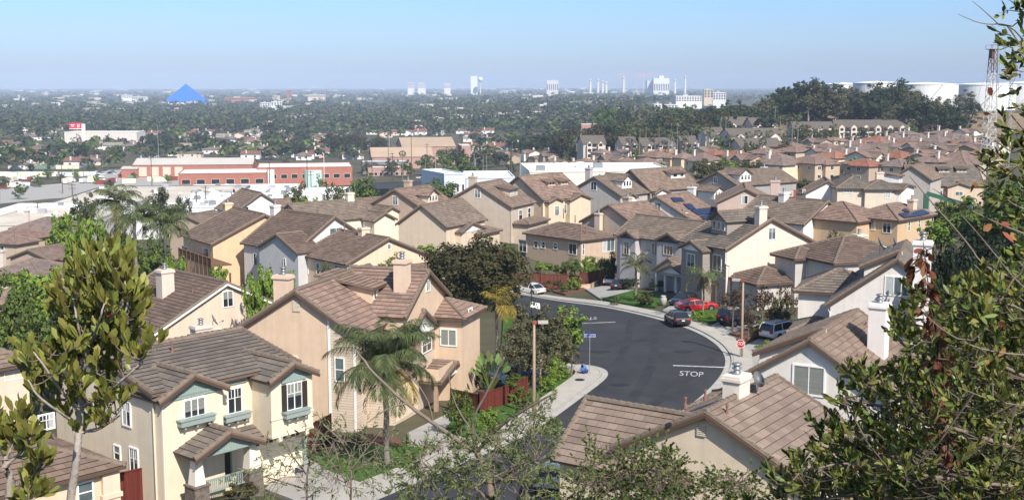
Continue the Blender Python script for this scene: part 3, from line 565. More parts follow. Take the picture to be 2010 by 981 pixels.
# hipped houses
h=House('hipped_house','tan hip roofed house with a row of small windows behind the brown fence',(at(1140,472.8,196)),-40,13.2,15,0,6.6,[stucco(206,178,148)],T2,fascia='brown'); HH=h
a=h.loc(at(989.4,460.6,0.0001+196*(472.8-165)/(460.6-165))); b_=h.loc(at(1214,464,196*(472.8-165)/(464-165)))
h.o.x,h.o.y=at(1140,472.8,196).x,at(1140,472.8,196).y
d1=math.atan2(*( (at(1214,464,196*307.8/299)-at(1140,472.8,196)).yx)); h.rot=d1; h.root.rotation_euler=(0,0,d1); h.c,h.s=math.cos(d1),math.sin(d1)
W=(at(1214,464,196*307.8/299)-at(1140,472.8,196)).xy.length; Ld=(at(989.4,460.6,196*307.8/295.6)-at(1140,472.8,196)); L=Ld.x*-h.s+Ld.y*h.c; h.W,h.L=W,L; h.sl=.42
h.hip(0,W,0,L,h.h,.42)
for bx,st in (((1019,471,1034,494),'split'),((1048.5,473,1056,486),'hung'),((1062,474,1070,487),'hung'),((1087,476,1094,489),'hung'),((1117,478,1132,499),'split')): h.win('W',.45,bx,st)
h.win('W',.45,(1039,516,1047,530),'hung'); h.win('S',.45,(1183,470,1206,493),'three','glassb'); h.win('S',.45,(1143,478,1147,500),'hung','glassb'); h.win('S',.45,(1155,521,1166,534),'split','glassb')
for x,y in ((1129,428),(1150,449)):
    q=h.hit(x,y,(0,0,1),(0,0,h.h+1.6)); b=MB(); b.lathe([(.12,-.8),(.08,-.1),(.08,.5)],8,0,q); b.build('vent_pipe',[M('vent')],h.root)
h.done()
h=House('hipped_house','tan hip roofed house with solar panels above its orange sunlit side',at(1765,433.3,180),46,12.7,9,0,6.2,[stucco(216,182,138)],T5)
h.hip(0,12.7,0,8.6,h.h,.42); h.hip(-4,7,4.5,16,h.h-.3,.42); h.chimney(1791,390,x=9,w=1.3,d=1,base=4,col=stucco(226,200,168)); h.win('W',.45,(1733,437,1749,457),'split'); h.win('W',.45,(1704,433,1718,451),'split'); h.win('S',.45,(1782,434,1786,453),'hung','glassb'); h.win('S',.45,(1802,430,1806,446),'hung','glassb'); h.win('S',.45,(1827,426,1831,455),'hung')
b=MB()
for q in (((1763,419),(1794,415),(1808,423),(1776,427)),((1795,415),(1812,411),(1826,418),(1808,423)),((1770,411),(1778,409),(1787,414),(1778,416))):
    P=[h.hit(x,y,(0,-.42,1),(0,0,h.h+.22)) for x,y in q]; b.poly(P); b.poly([p-Vector((0,0,.06)) for p in P][::-1])
b.build('solar_array',[M('solar')],h.root); h.done()
h=House('hipped_house','cream house with wide hip roof and bands of beige below its upper windows',at(1640,370,230),-3,12.2,10.6,0,6.4,[stucco(226,208,180)],T4)
h.hip(0,8.2,0,10.6,h.h,.5); h.hip(5,12.6,-.8,6.5,h.h-.1,.42); h.chimney(1727,337,y=8,w=1.4,d=1,base=5,col=stucco(230,208,178))
for bx in ((1698,372,1711,388),): h.win('S',.45,bx,'split','glassb')
h.win('S',-.35,(1737,374,1748,389),'split','curtain'); h.win('S',.45,(1656,372,1673,379),'three','curtain'); h.done()
h=House('hipped_house','grey fronted house with a low hip roof behind the twin dishes',at(1637,518,135),22,12,10.8,0,5.9,[stucco(202,194,182)],T6)
h.hip(0,12,0,10.8,h.h,.42); h.hip(-1.6,3.5,5.2,10.2,h.h-.1,.42); h.chimney(1687,458,x=9.5,w=1.4,d=1.1,base=4,col=stucco(232,216,194)); h.win('W',.45,(1558,516,1584,549),'split'); h.pipe(1713,490,.9) if False else None
q=h.loc(at(1500,540,142)); h.hip(q.x-3,q.x+4,q.y-3,q.y+4,3.0,.42); h.done()
# apartments at right
h=House('terraced_house','long tan terrace with big roof and two small dormers beside the derrick',at(1935,366,275),90,11,17,4.4,6.8,[stucco(216,190,160)],T4,fascia='brown')
h.gable(); cross(h,'W',(1814,359),(1790,366),(1833,367),.8); cross(h,'W',(1884,359),(1860,367),(1908,367),.8); h.dormer(1853,339,2.4,1.0,'shed','W',2); h.dormer(1888,339,2.4,1.0,'shed','W',2)
for bx in ((1800,374,1813,388),(1839,374,1850,388),(1875,376,1890,384)): h.win('W',-.45,bx,'split','glassb')
for x in (1797.5,1816.5,1853.5): 
    q=h.hit(x,382,(1,0,0),(-.5,0,0)); b=MB(); b.box(-.52,-.44,q.y-.3,q.y+.3,q.z-.8,q.z+.8); b.build('shutter',[paint(110,70,62)],h.root)
h.done()
h=House('gabled_house','dark sided house with a small white dormer between the cream house and the terrace',at(1745,352,262),-30,9,12,3,6,[stucco(196,184,168),stucco(240,236,228)],T3); h.gable(); h.dormer(1768,356,3.0,1.2,'shed',nw=2,wm=1); cross(h,'E',(1784,362),(1768,372),(1797,372),.8,wm=1); h.done()
# shaded pair facing the street
h=House('gabled_house','grey fronted house in shade with two dark gables and a columned gabled porch',(14.45,173.1,-21.3),-49,14.8,9,2.6,6.6,[stucco(196,190,182),stucco(232,218,196)],T1,trim='offw'); HM=h
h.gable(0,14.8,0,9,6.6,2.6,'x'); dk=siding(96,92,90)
h.sl=.6
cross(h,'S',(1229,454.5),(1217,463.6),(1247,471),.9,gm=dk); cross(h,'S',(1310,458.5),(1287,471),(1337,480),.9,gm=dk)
h.win('S',-.55,(1225,474,1235,499),'split'); h.win('S',.35,(1280,477,1285,500),'plain'); h.win('S',-.55,(1303,482,1321,500),'three')
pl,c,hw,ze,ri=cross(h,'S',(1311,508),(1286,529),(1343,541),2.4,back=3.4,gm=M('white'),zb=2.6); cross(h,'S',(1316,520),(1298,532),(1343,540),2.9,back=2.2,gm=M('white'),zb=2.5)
b=MB()
for t in (-.85,-.3,.35,.9): b.box(c+t*hw-.14,c+t*hw+.14,pl+.4,pl+.68,-1,2.7)
b.build('porch_column',[M('white')],h.root); b=MB(); b.box(c+.0,c+.9,.28,.36,-.8,1.9); b.build('front_door',[paint(60,80,120)],h.root); h.pipe(1316,433,.6,'W') if False else None; h.done()
# --- right foreground houses
h=House('gabled_house','white gable house with twin satellite dishes on its ridge, dried red sprig before it',(27.3,105.1,-19.14),-21,11.8,13,4.38,5.8,[stucco(240,230,216)],T4); HW=h
h.gable(); h.win('S',.35,(1737,543,1786,580),'three','glassb'); h.chimney(1812,470,x=8.6,w=1.2,d=1.0,base=4,col=stucco(240,232,220),y=None)
upper(h,2.5,5.9,3.2,11.5,8.9,10.5); h.hip(-3.6,4,6,13,5.9,.5); h.hip(-3.4,1,.8,6.5,3.0,.42)
for x,y in ((1727,480),(1756,478)):
    q=h.hit(x,y,(-1,0,.0),(5.0,0,0)); h.dish((5.0,q.y,q.z),R(95),.6)
h.pipe(1673,548,.8,'W'); h.done()
h=House('gabled_house','white gable house with one wide blind shaded window and tall right chimney',(14.4,80.1,-19.89),-30.2,11,12.2,3.53,5.6,[stucco(242,232,216)],T3); HX=h
h.gable(); h.win('S',.35,(1557,718,1618,774),'split','blind',t=.12); h.chimney(1727,592,x=8.3,w=1.15,d=1.3,base=3,col=stucco(242,234,222))
upper(h,.7,5.5,3.0,11.5,7.2,9.4); h.hip(-3.2,1,.6,6,3.3,.42)
for x,y in ((1700,640),(1671,708),(1683,704)): h.pipe(x,y,.35)
h.gable(9.5,17,4,12,5.0,2.4,'x'); h.done()
h=House('gabled_house','cream house with weathered brown tiles nearest the camera, louvre vent in its gable',(5.1,62.3,-18.95),-34.5,10.9,9.3,2.75,4.3,[stucco(236,214,180)],tile((164,142,126),(136,116,103))); HY=h
h.gable(); q=h.hit(1377,845,(0,1,0),(0,.35,0)); b=MB(); b.box(q.x-.24,q.x+.24,.28,.36,q.z-.28,q.z+.28); b.build('louvre_vent',[stripes('louvre',lin(232,218,196),'Z',.1,.6,.4,.01,.45)],h.root)
h.chimney(1446,731,x=5.2,w=.95,d=1.35,base=4,col=stucco(240,226,204)); q=h.hit(1486,745,(1,0,0),(5.9,0,0)); h.dish((q.x,q.y,q.z),R(80),.45)
h.gable(-3.5,4.6,-.28,6.9,3.1,2.65,'x')
for x,y in ((1384,782),(1345,797),(1427,812),(1440,770)): h.pipe(x,y,.5)
h.done()
# ------------------------------------------------------------------ ground, street, kerbs
def sheet(name,us,ds,drop,m):
    U,D=np.meshgrid(us,ds); X=U*D; Z=TZ(X,D); Z=Z-np.where(D<330,.16,.0)-drop; V=np.stack([X,D,Z],-1).reshape(-1,3); nu=len(us); nd=len(ds)
    i=np.arange(nu*nd).reshape(nd,nu); F=np.stack([i[:-1,:-1],i[:-1,1:],i[1:,1:],i[1:,:-1]],-1).reshape(-1,4)
    o=link(name,arrmesh(name,V,F,[m],True)); o['kind']='structure'; return o
def groundmat():
    m=mat('ground_cover',(.13,.11,.07),.95,.35,.25,.1); nt=m.node_tree; L=nt.links.new; b=nt.nodes['Principled BSDF']; old=b.inputs['Base Color'].links[0].from_socket
    tc=nt.nodes.new('ShaderNodeTexCoord'); n=nt.nodes.new('ShaderNodeTexNoise'); n.inputs['Scale'].default_value=.018; n.inputs['Detail'].default_value=9; n.inputs['Roughness'].default_value=.72; L(tc.outputs['Object'],n.inputs[0])
    r=nt.nodes.new('ShaderNodeValToRGB'); r.color_ramp.elements[0].position=.42; r.color_ramp.elements[0].color=(.04,.052,.026,1); r.color_ramp.elements[1].position=.72; r.color_ramp.elements[1].color=(.15,.125,.085,1); L(n.outputs['Fac'],r.inputs[0])
    mx=nt.nodes.new('ShaderNodeMix'); mx.data_type='RGBA'; mx.inputs[0].default_value=.65; L(old,mx.inputs[6]); L(r.outputs[0],mx.inputs[7]); L(mx.outputs[2],b.inputs['Base Color']); return m
ds=np.unique(np.concatenate([[-30,-5,2,4,6],np.arange(8,60,3),np.arange(60,330,2.5),np.geomspace(330,15500,130)])); us=np.linspace(-.78,.78,150)
dd=np.where(ds<1,1,ds)
def ground():
    U,D=np.meshgrid(us,ds); X=U*np.maximum(D,40.); Z=TZ(X,np.maximum(D,1.5))-np.where(D<330,.16,0); V=np.stack([X,D,Z],-1).reshape(-1,3); nu,nd=len(us),len(ds)
    i=np.arange(nu*nd).reshape(nd,nu); F=np.stack([i[:-1,:-1],i[:-1,1:],i[1:,1:],i[1:,:-1]],-1).reshape(-1,4)
    o=link('ground',arrmesh('ground',V,F,[groundmat()],True)); o['kind']='structure'
ground()
def drape(name,poly,off,m,skirt=.3,grid=2.0,kind='structure',world=False,sm=None,smoothn=0):
    P=[(p if world else G(*p)) for p in poly]; P2=[Vector((p[0],p[1])) for p in P]
    if smoothn:
        for _ in range(smoothn):
            Q=[]
            for i in range(len(P2)):
                a,b=P2[i],P2[(i+1)%len(P2)]; Q+=[a*.75+b*.25,a*.25+b*.75]
            P2=Q
    xs=[p.x for p in P2]; ys=[p.y for p in P2]; pts=list(P2); nb=len(P2)
    for i in range(int((max(xs)-min(xs))/grid)+1):
        for j in range(int((max(ys)-min(ys))/grid)+1):
            q=Vector((min(xs)+i*grid+.37,min(ys)+j*grid+.21))
            ins=False
            for k in range(nb):
                a,b=P2[k],P2[k-1]
                if (a.y>q.y)!=(b.y>q.y) and q.x<(b.x-a.x)*(q.y-a.y)/(b.y-a.y+1e-12)+a.x: ins=not ins
            if ins: pts.append(q)
    r=geometry.delaunay_2d_cdt(pts,[],[list(range(nb))],1,1e-4); vs,fs=r[0],r[2]
    z=TZ(np.array([v.x for v in vs]),np.array([v.y for v in vs]))+off
    b=MB(); b.v=[(v.x,v.y,float(zz)) for v,zz in zip(vs,z)]; b.f=[tuple(f) for f in fs]; b.m=[0]*len(fs); b.uv=[None]*len(fs)
    zb=TZ(np.array([p.x for p in P2]),np.array([p.y for p in P2]))+off
    for k in range(nb):
        a,c=P2[k],P2[(k+1)%nb]; k2=(k+1)%nb; b.poly([(a.x,a.y,zb[k]),(c.x,c.y,zb[k2]),(c.x,c.y,zb[k2]-skirt),(a.x,a.y,zb[k]-skirt)],1 if sm else 0)
    o=b.build(name,[m]+([sm] if sm else [])); 
    if kind: o['kind']=kind
    return o
def strip(name,line,w0,w1,off,m,skirt=.35):
    """band between offsets w0..w1 to the left of a world polyline"""
    A=[];B=[]
    for i,p in enumerate(line):
        t=(line[min(i+1,len(line)-1)]-line[max(i-1,0)]); t.normalize(); n=Vector((-t.y,t.x)); A.append(p+n*w0); B.append(p+n*w1)
    return drape(name,[(p.x,p.y) for p in A+B[::-1]],off,m,skirt,1.6,world=True)
def curve(pxs,n=3):
    P=[G(*p).xy for p in pxs]
    for _ in range(n):
        Q=[P[0]]
        for a,b in zip(P,P[1:]): Q+=[a*.75+b*.25,a*.25+b*.75]
        P=Q+[P[-1]]
    return P
far=curve([(985,573),(1040,578),(1110,590),(1200,603),(1290,622),(1350,640),(1395,660),(1425,682),(1438,706),(1430,735),(1395,775),(1330,825),(1240,880),(1120,960),(1060,1010)],2)   # far kerb, away side
near=curve([(640,1010),(760,962),(870,915),(985,868),(1065,825),(1120,785),(1165,752),(1181,738),(1181,728),(1168,721),(1140,717),(1095,714)],2)
cross_near=[G(1060,712).xy,G(1000,712).xy]; 
up=[G(1000,640).xy,G(985,600).xy]
road=[(p.x,p.y) for p in near]+[(G(1040,712).x,G(1040,712).y),(G(1040,655).x,G(1040,655).y),(G(1060,640).x,G(1060,640).y),(G(1040,620).x,G(1040,620).y),(G(985,612).x,G(985,612).y)]+[(p.x,p.y) for p in far]
drape('road',road,0,M('asphalt'),.4,2.0,world=True)
strip('kerb',near,0,.18,.13,M('kerb')); strip('sidewalk',near,.2,2.3,.125,M('concrete'))
strip('kerb',far,0,.18,.13,M('kerb')); strip('sidewalk',far,.2,1.9,.125,M('concrete'))
strip('gutter',near,-.55,-.02,.012,M('kerb'),.05); strip('gutter',far,-.55,-.02,.012,M('kerb'),.05)
# painted words and lines, laid on the asphalt
def textmesh(s,size):
    cu=bpy.data.curves.new('word','FONT'); cu.body=s; cu.size=size; cu.align_x='CENTER'; cu.align_y='CENTER'; o=bpy.data.objects.new('word',cu); COL.objects.link(o)
    bpy.context.view_layer.update(); dg=bpy.context.evaluated_depsgraph_get(); me=bpy.data.meshes.new_from_object(o.evaluated_get(dg)); bpy.data.objects.remove(o); return me
def roadword(name,s,c,dirv,wid,hei):
    me=textmesh(s,1.0); V=np.array([v.co[:] for v in me.vertices]); V[:,0]*=wid/(V[:,0].max()-V[:,0].min()); V[:,1]*=hei/(V[:,1].max()-V[:,1].min()); a=math.atan2(dirv.y,dirv.x)-math.pi/2
    X=c.x+V[:,0]*math.cos(a)-V[:,1]*math.sin(a); Y=c.y+V[:,0]*math.sin(a)+V[:,1]*math.cos(a); Z=TZ(X,Y)+.02
    for v,x,y,z in zip(me.vertices,X,Y,Z): v.co=(x,y,z)
    me.materials.clear(); me.materials.append(M('paintw')); o=link(name,me); o['kind']='structure'
for i,(a_,b_,w_) in enumerate((((1290,640),(1230,800),.9),((1240,625),(1160,790),.8),((1400,700),(1180,860),.9))):
    P_=curve([a_,((a_[0]+b_[0])/2+25,(a_[1]+b_[1])/2-8),b_],2); strip('tyre_wear',P_,-w_/2,w_/2,.006,M_.setdefault('worn',mat('asphalt_worn',(.034,.034,.037),.85,.35,.5)),.01)
for q_ in ((1180,690),(1262,668),(1215,755),(1340,690)):
    c_=G(*q_); drape('tar_patch',[(c_.x+.9*math.cos(t)*(1+.3*math.sin(3*t)),c_.y+.6*math.sin(t)) for t in [k*.5 for k in range(12)]],.010,M_.setdefault('tar',mat('tar',(.024,.024,.026),.7,.2,2)),.01,1.0,world=True)
d=(G(1362,700)-G(1352,765)); roadword('road_marking','STOP',G(1357,734),d.normalized(),2.05,1.9)
d=(G(1150,650)-G(1166,600)); roadword('road_marking','STOP',G(1152,625),d.normalized(),2.3,2.2)
def line(p,q,w):
    a,b=G(*p).xy,G(*q).xy; t=(b-a).normalized(); n=Vector((-t.y,t.x))*w/2; drape('road_marking',[(v.x,v.y) for v in (a-n,b-n,b+n,a+n)],.02,M('paintw'),.01,1.5,world=True)
line((1321,717),(1428,721),.32); line((1128,635),(1208,632),.32)
# lawns, drives, beds
for poly in ([(600,893),(690,872),(790,877),(840,880),(830,915),(800,925),(735,958),(640,922)],[(905,800),(965,770),(1018,800),(1000,830),(950,868),(870,850)],[(1180,587),(1245,570),(1305,582),(1286,603),(1230,597)],[(1352,625),(1385,609),(1440,612),(1400,633)],[(1050,795),(1125,745),(1110,735),(1040,770)],[(985,672),(1000,660),(1010,610),(990,600)]):
    drape('lawn',poly,.10,M('grass'),.3,1.5)
for poly in ([(590,895),(735,960),(650,1010),(520,960)],[(800,850),(905,800),(950,868),(860,905),(800,880)],[(1150,568),(1215,555),(1245,570),(1180,588)],[(1300,610),(1330,590),(1370,600),(1352,625),(1330,622)],[(1395,640),(1440,618),(1500,640),(1490,660),(1420,668)],[(1440,690),(1490,665),(1560,680),(1500,720),(1450,720)]):
    drape('driveway',poly,.06,M('drive'),.3,1.5)
for poly in ([(1085,572),(1135,560),(1150,568),(1110,578)],[(1430,655),(1490,640),(1500,660),(1450,668)],[(700,868),(790,872),(780,858),(700,850)]):
    drape('planting_bed',poly,.09,M('mulch'),.3,1.5)
# drain inlet and manhole
b=MB(); q=G(1138,748); b.lathe([(.42,0),(.42,.01),(.3,.012)],16,0,q+Vector((0,0,.14))); o=b.build('manhole_cover',M('black')); tag(o,'round dark manhole cover set in the corner sidewalk','manhole cover')
# ------------------------------------------------------------------ plants
def leafmat(n,c,isl=.35,hue=.03,tr=.25,rough=.6): return mat(n,c,rough,0,1,.25,island=isl,hue=hue,transl=tr)
LM=dict(green=leafmat('leaf_green',(.098,.14,.026)),dark=leafmat('leaf_dark',(.042,.058,.022)),bright=leafmat('leaf_bright',(.17,.25,.036)),olive=leafmat('leaf_olive',(.105,.108,.042)),purple=leafmat('leaf_bronze',(.062,.058,.021),.3,.05,.15,.85),
 euc=leafmat('leaf_eucalyptus',(.115,.112,.052)),brown=leafmat('leaf_brown',(.095,.062,.038),.4,.05),palm=leafmat('leaf_palm',(.115,.142,.055)),palmy=leafmat('leaf_palm_yellow',(.27,.20,.035)),pine=leafmat('needle_pine',(.072,.082,.034)),deep=leafmat('leaf_deep',(.016,.026,.010)),
 lilac=leafmat('blossom_lilac',(.19,.16,.28)),ficus=leafmat('leaf_ficus',(.225,.225,.052),.4,.03,.3,.35),laurel=leafmat('leaf_laurel',(.135,.15,.036),.75,.05,.22,.4),dry=leafmat('leaf_dry',(.16,.060,.028),.5,.02,.3),pepper=leafmat('leaf_pepper',(.15,.18,.065),.35,.03,.3),skirt=leafmat('leaf_palm_skirt',(.22,.17,.10)))
M_['twigbark']=mat('twig_bark',(.20,.155,.125),.9,.3,5,.1)
FL=[leafmat('canopy_green',(.075,.100,.030),.45),leafmat('canopy_dark',(.042,.056,.022),.45),leafmat('canopy_olive',(.092,.090,.042),.45),leafmat('canopy_bright',(.11,.145,.034),.45),leafmat('canopy_brown',(.085,.068,.042),.45)]
def nz(v): return v/np.maximum(np.linalg.norm(v,axis=-1,keepdims=True),1e-9)
def leafset(pos,d,n,ln,wd,fold=.25):
    """leaves folded along the midrib: pos base, d direction, n face normal"""
    d=nz(d); s=nz(np.cross(d,n)); n=nz(np.cross(s,d)); ln=np.broadcast_to(ln,(len(pos),))[:,None]; wd=np.broadcast_to(wd,(len(pos),))[:,None]
    a=pos; c=pos+d*ln; up=n*wd*fold; r1=pos+d*ln*.32+s*wd*.85+up; r2=pos+d*ln*.72+s*wd+up; l1=pos+d*ln*.32-s*wd*.85+up; l2=pos+d*ln*.72-s*wd+up
    V=np.stack([a,r1,r2,c,l2,l1],1).reshape(-1,3); b=np.arange(len(pos))[:,None]*6
    F=np.stack([b+np.array([0,1,2,3]),b+np.array([0,3,4,5])],1).reshape(-1,4); return V,F
def rhomb(pos,n,size,asp,rng):
    n=nz(n); t=nz(np.cross(n,rng.normal(size=n.shape))); b=np.cross(n,t); s=np.broadcast_to(size,(len(pos),))[:,None]
    V=np.stack([pos-t*s,pos+b*s*asp,pos+t*s,pos-b*s*asp],1).reshape(-1,3); F=np.arange(len(pos)*4).reshape(-1,4); return V,F
def crown(rng,h,w,zb,nc,per,size,asp=.55,flat=1.0,shape='round',spread=.23,gaps=.0):
    """leaf clumps through a crown volume zb..h, width w"""
    C=[]
    while len(C)<nc:
        p=rng.normal(size=3); p/=np.linalg.norm(p); r=rng.random()**.42; p*=r
        z=(p[2]+1)/2
        if shape=='cone' and math.hypot(p[0],p[1])>1.05-z: continue
        if shape=='umbrella' and p[2]<-.1 and rng.random()<.75: continue
        C.append(p)
    C=np.array(C); lump=1+.22*np.sin(C[:,0]*5+rng.random()*6)*np.cos(C[:,1]*5+rng.random()*6)+rng.normal(0,.08,nc)
    C=C*lump[:,None]; ctr=C*np.array([w/2,w/2,(h-zb)/2])+np.array([0,0,(h+zb)/2]); R_=rng.uniform(.6,1.35,nc)*w*spread*.5
    i=np.repeat(np.arange(nc),per); d=nz(rng.normal(size=(nc*per,3))); d[:,2]*=flat; rr=rng.random(nc*per)**.5
    pos=ctr[i]+d*(R_[i]*rr)[:,None]; nrm=nz(d+rng.normal(size=d.shape)*.55+np.array([0,0,.45])+nz(C)[i]*.35)
    return rhomb(pos,nrm,size*rng.uniform(.6,1.3,nc*per),asp,rng),ctr
def trunkmesh(ctr,zb,h,r,rng,m,n=7,lean=.0):
    b=MB(); top=Vector((rng.normal()*.15,rng.normal()*.15,zb+(h-zb)*.45)); b.tube([(0,0,-1.2),(0,0,0),tuple(top*.5),tuple(top)],[r*1.3,r,r*.75,r*.5],n)
    idx=rng.permutation(len(ctr))[:9]
    for k in idx:
        c=Vector(ctr[k]); s=top*rng.uniform(.55,1); mid=(s+c)/2+Vector((0,0,-.05*h)); b.tube([s,mid,c],[r*.42,r*.28,r*.1],5,0,False)
    return b.mesh('trunk',[m])
KIND={ # h, w, base of crown, clumps, per, leaf size, material, shape, bark
 'round':(8,7,1.6,60,60,.26,'green','round','bark'),'bright':(7,6,1.2,55,60,.25,'bright','round','bark'),'dark':(10,8.5,1.8,70,60,.30,'dark','round','bark'),'euc':(9,6.5,1.5,60,46,.22,'euc','round','palebark'),
 'purple':(8.5,11,1.0,190,90,.24,'purple','round','bark'),'sparse':(6,5,1.8,26,34,.17,'brown','umbrella','bark'),'pine':(9,7,1.5,46,60,.24,'pine','umbrella','bark'),'olive':(8,7,1.4,60,55,.24,'olive','round','bark'),
 'cypress':(9,1.5,.3,40,50,.16,'deep','cone','bark'),'shrub':(1.8,2.2,.05,24,50,.11,'green','round','bark'),'shrubb':(1.8,2.2,.05,24,50,.11,'bright','round','bark'),'shrubr':(1.5,1.8,.05,20,44,.11,'purple','round','bark'),'chap':(4,6,.1,60,60,.2,'deep','round','bark'),'lilac':(5,5,1.2,30,50,.18,'lilac','round','bark')}
_tm={}
def treemesh(kind,seed,q=1.0):
    k=(kind,seed,q)
    if k in _tm: return _tm[k]
    h,w,zb,nc,per,sz,m,sh,bk=KIND[kind]; rng=np.random.default_rng(abs(hash(kind))%1000 if False else sum(map(ord,kind))*7+seed)
    if q<1: nc=max(8,int(nc*q**.5)); per=max(6,int(per*q**.5)); sz=sz/q**.36
    (V,F),ctr=crown(rng,h,w,zb,nc,per,sz,shape=sh); me=arrmesh(kind+'_crown',V,F,[LM[m]]); _tm[k]=(me,trunkmesh(ctr,zb,h,h*.022+.03,rng,M(bk),7 if q==1 else 4),h,w); return _tm[k]
def tree(kind,p,h,w=None,label=None,name=None,group=None,seed=None,q=1.0,cat='tree',rz=None):
    cm,tm,h0,w0=treemesh(kind,rnd.randrange(3) if seed is None else seed,q); s=h/h0; sw=(w/w0) if w else s
    r=empty(name or 'tree',(p[0],p[1],p[2]),rnd.uniform(0,6.28) if rz is None else rz,label,cat,group); r.scale=(sw,sw,s); link('crown',cm,r); link('trunk',tm,r); return r
def treepx(kind,px,ytop,Y,wpx,label=None,**k):
    q=at(px,ytop,Y); z=T(q.x,q.y); return tree(kind,(q.x,q.y,z),q.z-z,wpx/FP*Y,label,**k)
# palms
def frond(rng,az,el,L,nl,ll,lw,droop,V,F,off,base):
    t=np.linspace(0,1,9); e=el-droop*t*t*1.0; stp=L/8; P=[np.array(base,float)]
    for i in range(8): P.append(P[-1]+stp*np.array([math.cos(az)*math.cos(e[i]),math.sin(az)*math.cos(e[i]),math.sin(e[i])]))
    P=np.array(P); side=np.array([-math.sin(az),math.cos(az),0]); 
    u=np.linspace(.12,.99,nl); ix=np.clip((u*8).astype(int),0,7); fr=u*8-ix; Q=P[ix]+(P[ix+1]-P[ix])*fr[:,None]; tg=nz(P[ix+1]-P[ix])
    for sg in (-1,1):
        d=nz(tg*.55+side*sg*.8+np.array([0,0,-.35])+rng.normal(0,.12,(nl,3))); n=np.cross(d,side*sg+rng.normal(0,.3,(nl,3))); l=ll*np.sin(np.pi*np.clip(u*.8+.15,0,1))*rng.uniform(.8,1.15,nl)
        s=nz(np.cross(d,n)); end=Q+d*l[:,None]+np.array([0,0,-1])*(l*.35)[:,None]; mid=Q+d*(l*.5)[:,None]
        v=np.stack([Q,mid+s*lw,end,mid-s*lw],1).reshape(-1,3); V.append(v); F.append(np.arange(len(v)).reshape(-1,4)+off[0]); off[0]+=len(v)
    return P
def queenpalm(p,h,L=3.0,nf=22,nl=46,label=None,mt='palm',yel=0,seed=1,name='queen_palm',group=None,lw=.022,r=.17,cat='palm',skirt=0):
    rng=np.random.default_rng(seed); root=empty(name,p,0,label,cat,group); V=[];F=[];off=[0]; b=MB(); VY=[];FY=[];oy=[0]
    for k in range(nf):
        el=rng.uniform(-.25,1.35); y=(k<yel); az=rng.random()*6.283
        P=frond(rng,az,-.3 if y else el,L*rng.uniform(.85,1.1),nl,L*.28,lw,1.75+.4*rng.random(),VY if y else V,FY if y else F,oy if y else off,(0,0,h)); b.tube([tuple(q) for q in P[::2]],[.03,.025,.018,.012,.006],4,0,False)
    link('crown',arrmesh('fronds',np.concatenate(V),np.concatenate(F),[LM[mt]]),root)
    if VY: link('old_frond',arrmesh('old_fronds',np.concatenate(VY),np.concatenate(FY),[LM['palmy']]),root)
    b.build('frond_stalk',[LM[mt]],root)
    t=MB(); n=14; t.tube([(0.04*math.sin(i),0,-1+(h+1)*i/n) for i in range(n+1)],[r*(1.25 if i<2 else 1.0 if i%2 else .93)*(1-.25*i/n) for i in range(n+1)],9); t.tube([(0,0,h-.9),(0,0,h-.3),(0,0,h+.2)],[r*.8,r*1.15,r*.4],8); t.build('trunk',[M('palmbark')],root,True)
    if skirt:
        VS=[];FS=[];os_=[0]
        for k in range(skirt): frond(rng,rng.random()*6.283,-.9,L*.75,20,L*.2,lw*1.3,.7,VS,FS,os_,(0,0,h-.2))
        link('dead_frond',arrmesh('dead_fronds',np.concatenate(VS),np.concatenate(FS),[LM['skirt']]),root)
    return root
def fanmesh(seed,nf=26,nl=7,col='palm'):
    """fan palm head of radius 1 at the origin"""
    rng=np.random.default_rng(seed); V=[];n0=0;F=[]
    for k in range(nf):
        d=nz(rng.normal(size=3)+np.array([0,0,.25])); d[2]=max(d[2],-.55); d=nz(d); s=nz(np.cross(d,rng.normal(size=3))); c=d*.55
        for j in range(nl):
            a=(j-(nl-1)/2)*.36; e=nz(d*math.cos(a)+s*math.sin(a)+np.array([0,0,-.22])); w=np.cross(e,np.cross(d,s)); w=nz(w)*.045; q=[c,c+e*.3+w,c+e*.52+np.array([0,0,-.06]),c+e*.3-w]; V+=q; F.append([n0,n0+1,n0+2,n0+3]); n0+=4
    return arrmesh('fan_crown',np.array(V),np.array(F),[LM[col]])
_fan=[fanmesh(i,col='palm' if i<3 else 'olive') for i in range(5)]; _ftr={}
def fanpalm(p,h,rad=1.9,label=None,group=None,skirt=True,name='fan_palm'):
    root=empty(name,p,rnd.random()*6,label,'palm',group); c=link('crown',rnd.choice(_fan),root); c.location=(0,0,h); c.scale=(rad,)*3
    k=round(h)
    if k not in _ftr: b=MB(); b.tube([(0,0,-1),(0,0,k*.5),(0.1,0,k)],[.3,.24,.2],6); b.tube([(0.08,0,k-2.0),(.1,0,k-.2)],[.3,.62],7); _ftr[k]=b.mesh('trunk',[M('palmbark')])
    link('trunk',_ftr[k],root); return root
# ---- trees standing among the houses
treepx('purple',936,478,150,196,'broad rounded bronze green tree at the bend of the street',seed=0,name='broadleaf_tree')
treepx('bright',826,478,172,78,'fresh light green young tree to the left of the bronze tree')
treepx('euc',1035,592,106,92,'grey green eucalyptus leaning over the left lamp post',seed=1,name='eucalyptus_tree'); treepx('euc',1078,600,105,82,'middle eucalyptus with pale thin stems left of the street corner',seed=2,name='eucalyptus_tree'); treepx('bright',1114,604,112,84,'yellow green tree at the right end of the eucalyptus clump',seed=1)
treepx('euc',1020,640,101,90,'grey green eucalyptus behind the left lamp post',seed=2,name='eucalyptus_tree'); treepx('euc',1098,640,103,90,'eucalyptus at the right of the clump by the corner sidewalk',seed=1,name='eucalyptus_tree')
treepx('euc',1060,660,99,80,'lowest grey green tree crowding the sidewalk by the street sign',seed=0,name='eucalyptus_tree')
tb=[(-0,0)]
